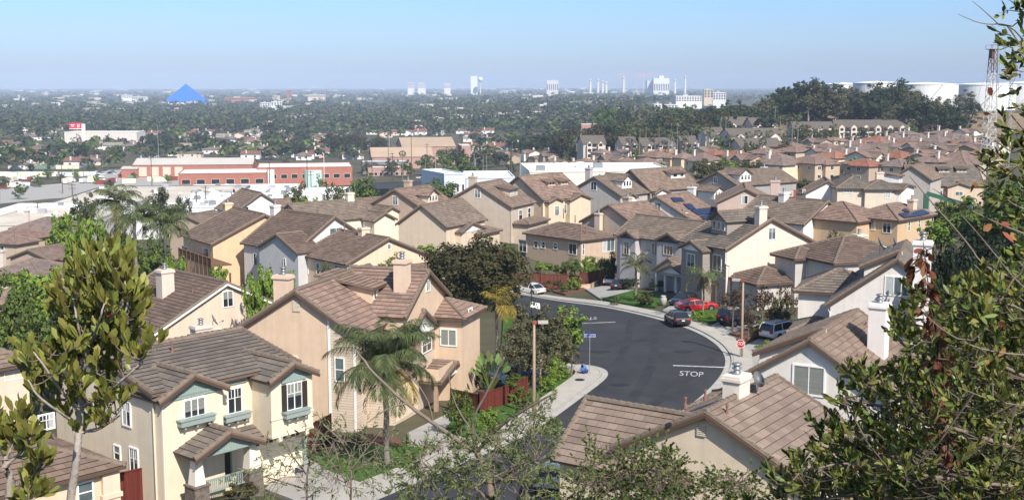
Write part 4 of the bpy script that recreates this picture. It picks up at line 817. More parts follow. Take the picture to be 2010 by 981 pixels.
treepx('bright',62,520,130,150,'bright green spreading tree at the left edge above the grey roof'); treepx('round',20,545,118,110,'leafy green tree touching the left edge of the picture'); treepx('dark',95,575,108,120,'dark olive tree between the left roof and the oval leaved tree'); treepx('bright',150,545,140,90,'light green tree behind the oval leaved tree'); treepx('green' if 'green' in KIND else 'round',70,600,100,110,'dense green tree directly above the left roof'); treepx('round',140,600,118,90,'green tree under the palms, partly hidden by oval leaves')
treepx('bright',168,418,150,84,'tall column like light green tree left of the queen palms',seed=0); treepx('round',240,450,165,80,'deep green tree at the foot of the queen palms'); treepx('round',300,470,170,90,'green tree behind the orange house deck'); treepx('bright',120,418,240,60,'low light green tree below the white warehouse roof'); treepx('bright',345,500,150,60,'small bright tree between deck and beige chimney')
treepx('lilac',283,548,128,60,'jacaranda with lilac blossom beside the beige chimney',name='jacaranda_tree')
treepx('pine',170,378,330,62,'umbrella pine left of the tallest queen palm',name='pine_tree'); treepx('pine',310,372,310,66,'rounded pine before the white warehouse',name='pine_tree',seed=2); treepx('pine',357,388,300,46,'smaller ragged pine right of the rounded pine',name='pine_tree',seed=1)
treepx('bright',520,522,118,66,'bright green yard tree behind the beige house'); treepx('bright',565,528,122,44,'thin bright tree right of the tan chimney'); treepx('bright',500,545,112,50,'low bright tree by the white boarded gable')
treepx('bright',600,385,300,70,'light green tree in front of the long white roof'); treepx('olive',585,360,340,60,'olive tree behind the light green tree'); treepx('olive',655,366,345,46,'round olive tree beside the white chimney')
treepx('round',712,346,400,92,'wide deep green tree left of the tan gable chimney'); treepx('round',775,368,390,60,'green hedge like tree behind the tan gable house'); treepx('round',858,355,360,90,'broad green tree left of the white block'); treepx('round',628,347,470,40,'round green street tree before the red brick school'); treepx('round',905,312,560,90,'big round tree behind the white block',q=.5)
treepx('cypress',458,347,430,13,'slim dark cypress before the long white roof',name='cypress_tree')
treepx('round',1122,506,187,46,'small round tree between the hipped house and the parked white sedan'); treepx('shrubb',1062,512,189,44,'rounded light green bush behind the brown fence',cat='bush',name='bush'); treepx('round',1180,506,190,52,'tree against the sunlit wall of the hipped house'); treepx('dark',1198,496,176,40,'dark tree shading the driveway of the two sedans')
treepx('sparse',1440,560,124,66,'thin bronze street tree left of the right lamp post',seed=0); treepx('sparse',1495,562,122,80,'bronze leaved staked tree right of the lamp post',seed=1); treepx('sparse',1548,560,124,66,'small bronze tree before the grey hipped house',seed=2); treepx('sparse',1585,545,128,40,'brownish tree tucked against the grey house corner',seed=0)
treepx('bright',1842,430,175,64,'light green tree beside the orange sunlit wall'); treepx('round',1872,394,190,84,'green tree in front of the pump jack'); treepx('olive',1640,455,180,36,'thin grey shrub tree at the white gable wall')
for a in ((1880,475,100,130,'dark chaparral bush on the slope right of the orange house'),(1950,450,110,150,'broad dark bush mass near the right edge'),(1915,520,88,120,'olive dark bush below the slope path'),(1990,500,85,120,'dark bush against the right edge of the picture'),(1850,520,95,80,'low dark bush behind the white chimney')): treepx('chap',*a[:4],a[4],cat='bush',name='bush')
for a in ((1955,380,150,170,'round','soft green tree on the right slope below the derrick'),(2000,350,140,130,'round','green tree at the far right edge under bare twigs'),(1900,400,200,90,'olive','olive tree between pump jack and slope')): treepx(a[4],*a[:4],a[5])
for a in ((1377,314,400,58,'olive bush tree behind the wide shed dormer'),(1475,316,395,60,'bushy tree behind the topmost roof'),(1410,322,390,44,'small olive tree between two white chimneys'),(1580,352,330,44,'low olive tree left of the cream hip roof'),(1790,310,330,30,'green tree left of the long terrace roof')): treepx('olive',*a)
# shrubs
for i,(px,pyb,w,hh,kd,lab) in enumerate([(1075,570,34,1.5,'shrubr','rounded bronze shrub behind the white sedan'),(1095,566,30,1.4,'shrubr','second bronze shrub along the fence bed'),(1128,570,34,2.0,'shrubb','bright clipped shrub at the driveway edge'),(1108,574,26,1.2,'shrub','spiky green shrub in the mulch bed'),(1372,632,38,1.3,'shrubb','clipped square green hedge beside the slim palm'),(1398,628,24,.8,'shrubb','low lime shrub right of the slim palm'),(1490,662,46,1.8,'shrub','round green shrub left of the white suv'),(1210,600,24,1.2,'shrub','small shrub behind the dark grey sedan'),(1270,600,40,1.6,'shrubr','bronze shrub beside the porch columns'),(1252,592,30,1.2,'shrub','green shrub in the palm lawn'),(1262,560,50,3.0,'shrub','tall dark shrub shading the grey house porch'),(1000,790,60,1.6,'shrub','clipped green shrub by the red fence'),(1040,800,46,1.2,'shrub','low shrub beside the lamp post lawn'),(1075,770,50,1.4,'shrubb','light green ground shrub under the eucalyptus'),(1105,745,36,1.1,'shrubb','leafy shrub at the foot of the corner palms'),(900,735,70,2.4,'shrubr','reddish shrub in front of the tan house'),(870,705,60,2.6,'shrub','tall green shrub under the tan bay window'),(935,760,60,1.8,'shrubr','dark reddish shrub by the bird of paradise'),(640,880,60,1.0,'shrubr','low reddish bed plant below the tan wall'),(700,880,40,.8,'shrub','low green plant at the garage corner'),(365,975,90,2.2,'shrub','shaggy green shrub before the cream porch'),(470,985,80,1.2,'shrubr','reddish ground shrub beside the porch rail'),(330,655,40,1.8,'shrubb','pale flowering shrub behind the white chimney'),(305,660,30,1.6,'shrub','broad leaved plant against the beige wall'),(1500,690,40,1.2,'shrubb','ferny green clump by the stop sign'),(1440,770,44,1.6,'shrubb','ferny clump at the small roof beside the road')]):
    q=G(px,pyb); tree(kd,q,hh,w/FP*q.y,lab,name='shrub',cat='shrub')
for px,yt,Y,w,k,lab in ((905,770,84,60,'round','leafy green shrub tree hiding the red fence'),(960,800,82,50,'bright','bright shrub at the lawn edge before the red fence'),(1015,735,98,60,'round','green shrub tree under the eucalyptus clump'),(1090,700,100,44,'bright','light green shrub tree by the street corner'),(690,615,96,10,'cypress','dark slim cypress beside the rear gable'),(560,545,120,50,'round','green yard tree between beige and grey houses'),(640,520,140,36,'olive','olive yard tree behind the tan chimney'),(770,500,160,50,'round','green shrub tree right of the peach gable'),(1150,503,188,40,'bright','light green small tree against the hipped house wall'),(1092,520,189,34,'shrub','dark bush at the hipped house wall'),(1235,545,165,40,'dark','dark tree at the shaded house corner'),(1290,550,165,36,'round','leafy tree beside the columned porch'),(1530,585,122,50,'olive','olive shrub tree before the low hip roof'),(1470,600,120,50,'sparse','thin bronze sapling by the black suv'),(430,520,150,50,'bright','light green shrub tree by the orange wall'),(880,400,300,40,'round','green tree behind the low garage wing'),(1180,345,330,30,'olive','olive tree at the long white flat roof'),(1090,330,400,34,'round','green tree left of the long white flat roof'),(1650,400,215,30,'round','small green tree by the cream hip roof'),(1730,410,210,26,'bright','light green tree between hip roofs'),(1000,480,190,40,'round','green tree left of the hipped house')):
    treepx(k,px,yt,Y,w,lab)
# palms
q=G(759,915); queenpalm(q,(915-700)/FP*q.y,4.3,42,120,'tall queen palm on the front lawn with one yellow frond',yel=2,seed=4,skirt=5,r=.22,lw=.018)
b=MB(); rng=np.random.default_rng(3)
V,F=rhomb(np.stack([q.x+np.cos(t)*r_ if False else q.x+r_*np.cos(t) for t,r_ in zip(rng.random(500)*6.28,rng.uniform(.2,.85,500))])[:,None]*np.array([1,0,0])+np.stack([np.zeros(500),q.y+rng.uniform(-.8,.8,500),q.z+rng.uniform(.1,.4,500)],-1),rng.normal(size=(500,3))+np.array([0,0,1]),.07,.7,rng)
o=link('flower_ring',arrmesh('flower_ring',V,F,[leafmat('daisy_bed',(.16,.17,.10),.7,.05)])); tag(o,'ring of small white flowers around the foot of the lawn palm','flower bed')
for px,yt,yb,Y,lab,sd in ((226,395,500,160,'tallest queen palm of the left trio, trunk turning orange at the top',5),(263,430,495,150,'middle queen palm with yellowing old fronds',6),(323,440,510,152,'queen palm standing in front of the orange house deck',7)):
    p=at(px,yt,Y); z=T(p.x,p.y); queenpalm((p.x,p.y,z),p.z-z,4.4,26,40,lab,yel=1 if sd!=7 else 0,seed=sd,lw=.035,r=.25)
q=G(1248,592); queenpalm(q,(591-517)/FP*q.y,2.6,18,30,'feather palm on the lawn before the shaded grey house','olive',seed=9,lw=.035)
q=G(1380,622); queenpalm(q,(620-535)/FP*q.y,2.7,14,30,'slim palm beside the red car with drooping dead fronds','palm',yel=4,seed=10,lw=.035,skirt=5,r=.13)
p=at(975,600,112); z=T(p.x,p.y); queenpalm((p.x,p.y,z),p.z-z,3.0,16,36,'golden yellow palm behind the tan hipped wing','palmy',seed=12,lw=.03)
for px,yt,yb,lab,sd in ((1128,690,732,'small leaning palm left of the crouching person',14),(1115,685,730,'upright small palm at the street corner',15)):
    q=G(px-6,yb); queenpalm(q,(yb-yt)/FP*q.y,1.3,10,18,lab,'palm',seed=sd,lw=.03,r=.1)
# bird of paradise: paddle leaves on stalks
q=G(962,770); root=empty('bird_of_paradise',q,0,'giant bird of paradise with fan of pale green paddle leaves','plant'); rng=np.random.default_rng(2); b=MB(); P=[];D=[];Nn=[]
for k in range(16):
    a=(k/15-.5)*2.2; d=np.array([math.sin(a)*.8,rng.normal()*.25,math.cos(a)]); e=nz(d)*rng.uniform(1.0,1.7)+np.array([0,0,.9]); b.tube([(0,0,0),tuple(e*.6),tuple(e)],[.05,.035,.02],5); P.append(e);D.append(nz(d)+np.array([0,-.1,.1]));Nn.append(np.array([rng.normal()*.4,-1,.4]))
V,F=leafset(np.array(P),np.array(D),np.array(Nn),rng.uniform(.75,1.1,16),.17); link('leaf',arrmesh('paddle_leaves',V,F,[leafmat('leaf_paddle',(.16,.23,.07))]),root); b.build('stalk',[LM['green']],root)
# ---- foreground: oval leaved tree at left, laurel at right, feathery tree and shrub below
def inside(px,py,poly):
    r=False
    for k in range(len(poly)):
        a,b=poly[k],poly[k-1]
        if (a[1]>py)!=(b[1]>py) and px<(b[0]-a[0])*(py-a[1])/(b[1]-a[1]+1e-9)+a[0]: r=not r
    return r
def branchy(name,label,limbs,bark,cat='tree'):
    """limbs: (r0,r1,[(px,py,Y)...]); returns root, sampled points"""
    base=at(*limbs[0][2][0]); zg=T(base.x,base.y); root=empty(name,(base.x,base.y,zg),0,label,cat); O=Vector((base.x,base.y,zg)); b=MB(); S=[]
    for i,(r0,r1,pl) in enumerate(limbs):
        P=[at(*p)-O for p in pl]
        for _ in range(2):
            Q=[P[0]]
            for a,c in zip(P,P[1:]): Q+=[a*.75+c*.25,a*.25+c*.75]
            P=Q+[P[-1]]
        P=[p+Vector((rnd.gauss(0,r0*.12),rnd.gauss(0,r0*.12),0)) if 0<j<len(P)-1 else p for j,p in enumerate(P)]
        if i==0: P=[Vector((0,0,-.4))]+P
        n=len(P); b.tube(P,[r0+(r1-r0)*j/(n-1) for j in range(n)],7); S.append(P)
    b.build('branch',[bark],root,True); return root,O,S
def clusters(root,name,pts,dirs,rng,nl,ln,asp,mt,twig=.14,spread=.9,up=.35,tb=None,face=None):
    P=[];D=[];Nn=[]
    for p,d in zip(pts,dirs):
        d=nz(np.array(d)); p=np.array(p); k=int(nl*rng.uniform(.6,1.4)); t=rng.random(k)
        if tb is not None: tb.tube([tuple(p),tuple(p+d*twig)],[.004,.0015],4,0,False)
        e=nz(d+rng.normal(size=(k,3))*spread*(.35+.65*(1-t))[:,None]+np.array([0,0,up])); P.append(p+d*(twig*t)[:,None]); D.append(e); Nn.append(nz(np.cross(e,rng.normal(size=(k,3)))+np.array([0.25,-.6,.45])))
    P=np.concatenate(P);D=np.concatenate(D);Nn=np.concatenate(Nn); V,F=leafset(P,D,Nn,ln*rng.uniform(.6,1.15,len(P)),ln*asp*rng.uniform(.8,1.15,len(P)),.22); return link(name,arrmesh(name,V,F,[mt]),root)
rng=np.random.default_rng(11)
lim=[(.028,.016,[(135,1010,7),(152,880,7),(158,800,7),(166,720,7)]),(.016,.006,[(166,720,7),(182,640,7.05),(205,570,7.1),(212,505,7.1)]),(.012,.004,[(157,810,7),(118,765,6.9),(85,715,6.8),(65,690,6.8)]),(.012,.004,[(158,800,7),(215,765,6.9),(262,728,6.8),(280,705,6.8)]),(.010,.004,[(160,765,7),(140,700,7.2),(132,650,7.3)]),(.012,.004,[(166,720,7),(215,665,6.9),(245,620,6.8),(255,575,6.8)]),(.010,.004,[(168,700,7),(152,640,6.8),(146,590,6.8)]),(.010,.004,[(184,640,7),(225,580,7.2),(236,525,7.2)]),(.010,.004,[(184,640,7),(172,570,7.1),(180,520,7.1)]),(.010,.004,[(155,835,7),(112,805,6.8),(75,780,6.7),(55,745,6.7)]),(.009,.004,[(155,850,7),(205,836,7),(235,815,6.9)]),(.009,.004,[(178,670,7),(220,625,6.8),(235,600,6.7)]),(.009,.004,[(175,680,7),(195,630,6.6),(205,595,6.6)])]
root,O,S=branchy('oval_leaved_tree','foreground tree with big oval yellow green leaves at the left',lim,M('palebark')); tb=MB(); pts=[];dr=[]
def inside(px,py,poly):
    r=False
    for k in range(len(poly)):
        a,b=poly[k],poly[k-1]
        if (a[1]>py)!=(b[1]>py) and px<(b[0]-a[0])*(py-a[1])/(b[1]-a[1]+1e-9)+a[0]: r=not r
    return r
def leafy(S,O,poly,n,Y,tb,jit,tilt,reach=.45):
    xs=[p[0] for p in poly]; ys=[p[1] for p in poly]; fl=[q for P in S[1:] for q in P]+S[0][len(S[0])//2:]; c=0; pts=[];dr=[]
    while c<n:
        px,py=rnd.uniform(min(xs),max(xs)),rnd.uniform(min(ys),max(ys))
        if not inside(px,py,poly): continue
        p=at(px,py,Y+rnd.uniform(-jit,jit))-O; s=min(fl,key=lambda q:(q-p).length+max(0,q.z-p.z)); c+=1
        if (s-p).length>reach: continue
        if (s-p).length>.05: tb.tube([tuple(s),tuple(s.lerp(p,.55)+Vector((0,0,-.01))),tuple(p)],[.005,.004,.003],4,0,False); fl.append(s.lerp(p,.6))
        d=(p-s).normalized() if (p-s).length>1e-4 else Vector((0,0,1)); pts.append(p); dr.append(d*.45+Vector(tilt)+Vector((rnd.gauss(0,.35),rnd.gauss(0,.35),0)))
    return pts,dr
pts,dr=leafy(S,O,[(205,505),(240,520),(270,535),(282,600),(268,680),(312,672),(300,715),(245,745),(250,795),(200,850),(150,862),(120,820),(70,785),(40,735),(55,690),(100,710),(120,650),(112,590),(150,545),(180,510)],210,7,tb,.28,(0,-.1,.75))
p2,d2=leafy(S,O,[(205,500),(240,515),(270,535),(282,600),(265,690),(150,700),(118,650),(112,590),(150,545),(180,510)],60,7,tb,.28,(0,-.1,.85)); pts+=p2; dr+=d2
clusters(root,'leaf',pts,dr,rng,9,.092,.18,LM['ficus'],.10,.55,.55,tb)
k=rng.permutation(len(pts))[:9]; clusters(root,'red_leaf',[pts[i] for i in k],[dr[i] for i in k],rng,1.3,.10,.2,leafmat('leaf_red',(.30,.09,.05)),.1); tb.build('twig',[M('bark')],root)
lim=[(.03,.02,[(12,1050,6.2),(22,970,6.2),(12,900,6.2)]),(.010,.004,[(20,970,6.2),(60,940,6.1),(80,905,6.0)]),(.010,.004,[(12,900,6.2),(30,860,6.2),(38,825,6.2)]),(.010,.004,[(12,900,6.2),(-10,860,6.2),(-5,830,6.2)]),(.01,.004,[(15,910,6.2),(45,885,6.2),(60,860,6.1)]),(.01,.004,[(20,1000,6.2),(50,990,6),(70,975,6)])]
root,O,S=branchy('oval_leaved_tree','smaller oval leaved sapling cut off by the lower left corner',lim,M('palebark')); tb=MB(); pts=[];dr=[]
for i,P in enumerate(S):
    if i==0: continue
    for p,q2 in zip(P[len(P)//4:],P[len(P)//4+1:]):
        for _ in range(2): pts.append(p.lerp(q2,rnd.random())); dr.append((q2-p).normalized()*.7+Vector((rnd.gauss(0,.6),rnd.gauss(0,.6),rnd.gauss(.3,.4))))
clusters(root,'leaf',pts,dr,rng,6,.085,.18,LM['ficus'],.09,.6,.5,tb); tb.build('twig',[M('bark')],root)
# laurel
poly=[(1482,990),(1520,930),(1590,880),(1600,835),(1660,800),(1640,765),(1660,720),(1720,735),(1770,700),(1745,650),(1775,600),(1800,560),(1850,560),(1890,590),(1925,545),(1985,520),(2030,480),(2030,1000)]
up_=[(1985,-10),(1968,40),(1985,100),(1968,150),(1990,200),(1975,240),(1968,290),(1960,330),(1965,400),(1985,430),(2040,440),(2040,-10)]
mid_=[(1900,330),(1960,300),(2030,280),(2030,400),(1960,390)]
lim=[(.09,.05,[(2080,1100,9.5),(2050,850,9.5),(2060,600,9.5),(2040,300,9.5),(2030,0,9.5)]),(.04,.008,[(2055,900,9.5),(1900,850,9),(1750,800,8.5),(1650,780,8.3)]),(.03,.006,[(2055,760,9.5),(1930,700,9),(1820,660,8.6),(1770,620,8.5)]),(.03,.006,[(2055,960,9.5),(1850,940,9),(1680,900,8.5),(1560,930,8.3)]),(.025,.006,[(2050,640,9.5),(1980,590,9),(1900,600,8.7)]),(.02,.004,[(2045,560,9.5),(1990,545,9.2),(1930,525,9),(1895,470,9),(1830,400,9),(1785,345,9)]),(.016,.003,[(2040,470,9.4),(1960,440,9.2),(1880,400,9.1),(1830,370,9.1)]),(.014,.003,[(2040,420,9.4),(1980,400,9.2),(1940,350,9),(1900,310,9)]),(.012,.003,[(2035,120,9.5),(1985,45,9.2),(1930,50,9),(1880,28,9)]),(.008,.002,[(1960,48,9.1),(1930,20,9),(1908,2,9)]),(.012,.003,[(2030,190,9.5),(1990,215,9.2),(1950,280,9)]),(.012,.003,[(2040,330,9.5),(1985,325,9.2),(1935,345,9)]),(.01,.002,[(1975,330,9.2),(1925,300,9),(1875,272,9)]),(.012,.003,[(2060,700,8),(1930,690,7.8),(1850,650,7.6),(1800,600,7.6)]),(.01,.003,[(2050,800,8),(1960,790,7.6),(1880,760,7.4)]),(.012,.003,[(2060,600,8),(2000,560,7.8),(1930,470,7.8),(1885,420,7.8)])]
root,O,S=branchy('laurel_tree','large foreground laurel filling the right edge with dark pointed leaves',[(a_*.6,b_*.6,c_) for a_,b_,c_ in lim],M('twigbark')); tb=MB(); pts=[];dr=[]
def fill(poly,n,Y0,Y1,tilt):
    xs=[p[0] for p in poly]; ys=[p[1] for p in poly]; c=0
    while c<n:
        px,py=rnd.uniform(min(xs),max(xs)),rnd.uniform(min(ys),max(ys))
        if not inside(px,py,poly): continue
        p=at(px,py,rnd.uniform(Y0,Y1))-O; pts.append(p); dr.append(Vector(tilt)+Vector((rnd.gauss(0,.45),rnd.gauss(0,.45),rnd.gauss(0,.4)))); c+=1
        if rnd.random()<.25:
            s=min((q for P in S for q in P[::2]),key=lambda q:(q-p).length); tb.tube([tuple(s),tuple((s+p)/2+Vector((0,0,-.05))),tuple(p)],[.008,.005,.003],4,0,False)
fill(poly,820,7.6,11.5,(-.45,-.35,.55)); fill(up_,52,8.6,10,(-.6,-.2,.3)); fill(mid_,12,8.6,9.6,(-.7,-.2,.3)); fill([(1900,570),(2020,560),(2020,990),(1560,990),(1640,900),(1720,830),(1800,700)],950,9.6,12.5,(-.4,-.3,.5))
clusters(root,'leaf',pts,dr,rng,11,.092,.15,LM['laurel'],.12,.75,.3,tb); tb.build('twig',[M('bark')],root)
# dried sprig
pts=[];dr=[];b=MB(); st=[at(x,y,8.0)-O for x,y in ((1862,900),(1850,760),(1838,650),(1822,560),(1812,475))]; b.tube(st,[.012,.009,.007,.005,.003],5); 
for k in range(95):
    u=rnd.random()*.98; j=min(int(u*4),3); p=st[j].lerp(st[j+1],u*4-j); pts.append(p); dr.append(Vector((rnd.gauss(-.2,.8),rnd.gauss(-.3,.6),rnd.gauss(-.7,.5))))
clusters(root,'dry_leaf',pts,dr,rng,2.4,.085,.24,LM['dry'],.09,.8,-.6,b); b.build('dry_sprig',[M('bark')],root)
pts=[];dr=[]
for x,y in ((1945,220),(1960,180),(1990,130),(1985,440),(1960,430),(1925,350),(1990,560),(2000,470),(1870,800),(1900,880),(1750,860),(1700,900),(1960,700),(1980,640)): pts.append(at(x,y,8.2)-O); dr.append(Vector((-.6,-.4,-.3)))
clusters(root,'autumn_leaf',pts,dr,rng,2,.10,.25,leafmat('leaf_autumn',(.24,.10,.04)),.08)
# feathery tree (pepper) and saplings
def feather(name,label,Y,limbs,poly,n,mt,ln=.125,asp=.085,nl=16,tilt=(0,-.2,.1),bark='twigbark',twig=.4,upd=-.25,cat='tree',extra=0):
    lim=[(a*Y/22,b_*Y/22,[(x,y,Y+dy) for x,y,dy in pl]) for a,b_,pl in limbs]; lim=[(a*.62,b_*.62,pl) for a,b_,pl in lim]; root,O,S=branchy(name,label,lim,M(bark),cat); tb=MB(); P=[];D=[]; flat=[q for s in S for q in s]; c=0
    xs=[p[0] for p in poly]; ys=[p[1] for p in poly]
    while c<n:
        px,py=rnd.uniform(min(xs),max(xs)),rnd.uniform(min(ys),max(ys))
        if not inside(px,py,poly): continue
        p=at(px,py,Y+rnd.uniform(-2,2.2))-O; s=min(flat,key=lambda q:(q-p).length+max(0,q.z-p.z)*.6)
        if (s-p).length>2.6 and rnd.random()<.7: continue
        m1=(s*.6+p*.4)+Vector((rnd.gauss(0,.08),0,.12)); tb.tube([tuple(s),tuple(m1),tuple(p)],[.009,.006,.003],4,0,False); flat.append(m1); P.append(p); D.append((p-s).normalized()+Vector((rnd.gauss(0,.5),rnd.gauss(0,.5),rnd.gauss(0,.4)))+Vector(tilt)); c+=1
    clusters(root,'leaf',P,D,rng,nl,ln,asp,mt,twig,1.0,upd,tb); tb.build('twig',[M(bark)],root); return root
feather('pepper_tree','leaning bare limbed pepper tree with feathery leaves in the lower centre',22,[(.13,.09,[(975,1020,0),(961,936,0),(936,886,0)]),(.085,.03,[(936,886,0),(894,861,0),(850,830,.3),(797,791,.5),(740,740,.8),(700,690,1)]),(.06,.02,[(936,886,0),(925,844,-.3),(933,808,-.4),(958,765,-.5),(990,700,-.6)]),(.065,.02,[(936,886,0),(978,836,-.4),(1045,794,-.8),(1090,770,-1)]),(.05,.02,[(968,990,0),(908,933,.3),(853,911,.5),(800,925,.7)]),(.05,.015,[(965,950,0),(1010,920,-.5),(1060,900,-.8),(1085,860,-1)]),(.03,.012,[(850,830,.3),(840,780,.2),(800,730,.2)]),(.03,.012,[(797,791,.5),(760,800,.3),(720,830,.2)]),(.03,.012,[(925,844,-.3),(890,790,-.2),(880,730,-.2)]),(.03,.012,[(894,861,0),(860,870,-.6),(830,900,-.8)])],
 [(780,990),(800,900),(850,860),(900,870),(960,850),(1040,800),(1090,800),(1085,900),(1075,990)],230,LM['pepper'],nl=34)
feather('pepper_sapling','wispy sapling of bare twigs in front of the lawn',23,[(.04,.02,[(690,1020,0),(688,975,0),(691,905,0),(671,864,0),(635,833,0)]),(.03,.01,[(690,920,0),(720,880,0),(745,850,0)]),(.025,.01,[(688,950,0),(650,910,0),(640,880,0)])],[(600,880),(640,820),(700,840),(760,830),(790,880),(740,960),(620,970)],70,LM['pepper'],nl=14,twig=.5)
feather('pepper_sapling','bare twiggy sapling before the cream house driveway',24,[(.04,.02,[(602,1020,0),(602,914,0),(627,844,0)]),(.03,.01,[(602,930,0),(570,890,0),(560,860,0)]),(.03,.01,[(602,960,0),(540,940,0),(500,930,0)])],[(470,930),(560,860),(640,830),(660,900),(640,990),(480,990)],60,LM['pepper'],nl=12,twig=.5)
feather('flowering_shrub','tall shrub with small reddish tipped leaves under the nearest gable',24,[(.05,.03,[(1290,1030,0),(1290,960,0)]),(.03,.01,[(1290,970,0),(1230,920,0),(1190,880,0)]),(.03,.01,[(1290,960,0),(1300,900,0),(1290,875,0)]),(.03,.01,[(1290,990,0),(1180,960,0),(1140,920,0)]),(.03,.01,[(1290,990,0),(1400,960,0),(1470,940,0)])],[(1110,990),(1140,920),(1165,870),(1200,900),(1240,895),(1290,872),(1330,905),(1350,950),(1420,930),(1480,925),(1500,990)],470,leafmat('leaf_crape',(.095,.125,.032),.6,.06,.3),ln=.075,asp=.3,nl=20,twig=.5,upd=.3,bark='bark',cat='shrub')
# ------------------------------------------------------------------ vehicles
def car(kind,col,tail,nose,label,L=4.8,name='parked_car',cat='car',group='cars parked along the street',plate=True):
    a,b=G(*tail),G(*nose); d=(b-a); yaw=math.atan2(d.y,d.x); c=(a+b)/2; pit=math.atan2(b.z-a.z,d.xy.length)
    r=empty(name,(c.x,c.y,c.z+.03),0,label,cat,group); r.rotation_euler=(0,-pit,yaw)
    suv=kind=='suv'; H=1.82 if suv else (1.38 if kind=='coupe' else 1.47); W=.98 if suv else .92; cl=.27 if suv else .17
    belt=1.08 if suv else .90
    if suv: st=[(-.5,.62,.98,.86),(-.485,.40,1.06,.95),(-.40,.3,belt+.02,1),(-.1,.28,belt,1),(.16,.28,belt-.02,1),(.25,.28,1.04,1),(.44,.32,.98,.97),(.49,.38,.88,.9),(.5,.5,.74,.84)]; gh=[(-.485,belt,.94),(-.44,H-.1,.80),(-.36,H,.78),(.02,H-.01,.78),(.10,H-.08,.79),(.25,1.02,.9)]
    elif kind=='coupe': st=[(-.5,.5,.86,.82),(-.48,.34,.97,.92),(-.36,.2,.99,1),(-.2,.18,.93,.98),(.1,.18,.9,.98),(.22,.2,.93,1),(.42,.22,.84,.98),(.48,.3,.74,.9),(.5,.42,.62,.82)]; gh=[(-.37,.96,.86),(-.2,H-.06,.68),(-.1,H,.66),(.02,H-.02,.68),(.2,.9,.84)]
    else: st=[(-.5,.5,.84,.82),(-.485,.34,.95,.92),(-.36,.2,1.0,.99),(-.2,.18,.95,1),(.1,.18,.9,1),(.24,.2,.9,.99),(.42,.22,.78,.97),(.485,.3,.66,.9),(.5,.42,.56,.82)]; gh=[(-.4,.98,.84),(-.25,H-.07,.70),(-.13,H,.68),(.02,H-.02,.69),(.08,H-.1,.71),(.25,.89,.85)]
    pm=mat('car_paint',col,.28,0,1,.6,metal=.1); pm.node_tree.nodes['Principled BSDF'].inputs['Coat Weight'].default_value=.8
    m=MB(); rows=[]
    for x,zb,zt,wf in st:
        w=W*wf; prof=[(w*.86,zb),(w*.98,zb+.1),(w,zb+(zt-zb)*.45),(w*.985,zb+(zt-zb)*.72),(w*.93,zt-.04),(w*.80,zt)]; ring=[(y,z) for y,z in prof]+[(-y,z) for y,z in prof[::-1]]
        rows.append([(x*L,y,z) for y,z in ring])
    n=len(rows[0]); base=len(m.v); m.v+=[p for q in rows for p in q]
    for i in range(len(rows)-1):
        for k in range(n): k2=(k+1)%n; m.f.append((base+i*n+k,base+(i+1)*n+k,base+(i+1)*n+k2,base+i*n+k2)); m.m.append(0); m.uv.append(None)
    m.f.append(tuple(base+k for k in range(n))); m.m.append(0); m.uv.append(None); m.f.append(tuple(base+(len(rows)-1)*n+k for k in range(n-1,-1,-1))); m.m.append(0); m.uv.append(None)
    # roof skin and pillars
    t=.02
    g=[(x*L,z,W*w) for x,z,w in gh]; ri=range(1,len(g)-2)
    for i in ri:
        (x0,z0,w0),(x1,z1,w1)=g[i],g[i+1]; m.poly([(x0,-w0,z0),(x1,-w1,z1),(x1,w1,z1),(x0,w0,z0)])
        for s in (-1,1): m.poly([(x0,s*w0,z0),(x1,s*w1,z1),(x1,s*(w1+.03),z1-.07),(x0,s*(w0+.03),z0-.07)])
    for s in (-1,1):
        for (p,q) in ((0,1),(len(g)-1,len(g)-2)):
            (x0,z0,w0),(x1,z1,w1)=g[p],g[q]; m.beam((x0,s*w0,z0),(x1,s*w1,z1-.03),.07,.07)
        xm=(g[1][0]+g[-2][0])/2-.1; m.beam((xm,s*(W*.93),belt-.05),(xm,s*g[2][2]*1.02,H-.05),.09,.05)
    body=m.build('body',[pm],r); 
    def win(nm,P): w=MB(); w.poly(P); return w.build(nm,[M('glass')],r)
    (x0,z0,w0),(x1,z1,w1)=g[0],g[1]; win('rear_window',[(x0-.01,-w0+.06,z0+.02),(x0-.01,w0-.06,z0+.02),(x1-.01,w1-.05,z1-.02),(x1-.01,-w1+.05,z1-.02)])
    (x0,z0,w0),(x1,z1,w1)=g[-1],g[-2]; win('windscreen',[(x0+.01,-w0+.05,z0+.02),(x0+.01,w0-.05,z0+.02),(x1+.01,w1-.04,z1-.01),(x1+.01,-w1+.04,z1-.01)])
    for s in (-1,1):
        lo=[(g[0][0]+.14,s*W*.90,belt+.01),(g[-1][0]-.16,s*W*.90,belt-.01)]; P=lo+[(q[0],s*(q[2]+.02),q[1]-.075) for q in g[-2:0:-1]]; win('side_window',P)
        hl=MB(); hl.box(.455*L,.492*L,min(s*W*.55,s*W*.86),max(s*W*.55,s*W*.86),.60 if not suv else .78,.72 if not suv else .92); hl.build('headlight',[M('galv')],r)
        tl=MB(); tl.box(-.503*L,-.475*L,min(s*W*.5,s*W*.88),max(s*W*.5,s*W*.88),.72 if not suv else .85,.86 if not suv else 1.15); tl.build('taillight',[mat('tail_lamp_red',(.45,.012,.012),.3)],r)
        mr=MB(); mr.box(.17*L,.2*L,min(s*W*.95,s*W*1.12),max(s*W*.95,s*W*1.12),belt,belt+.13); mr.build('wing_mirror',[pm],r)
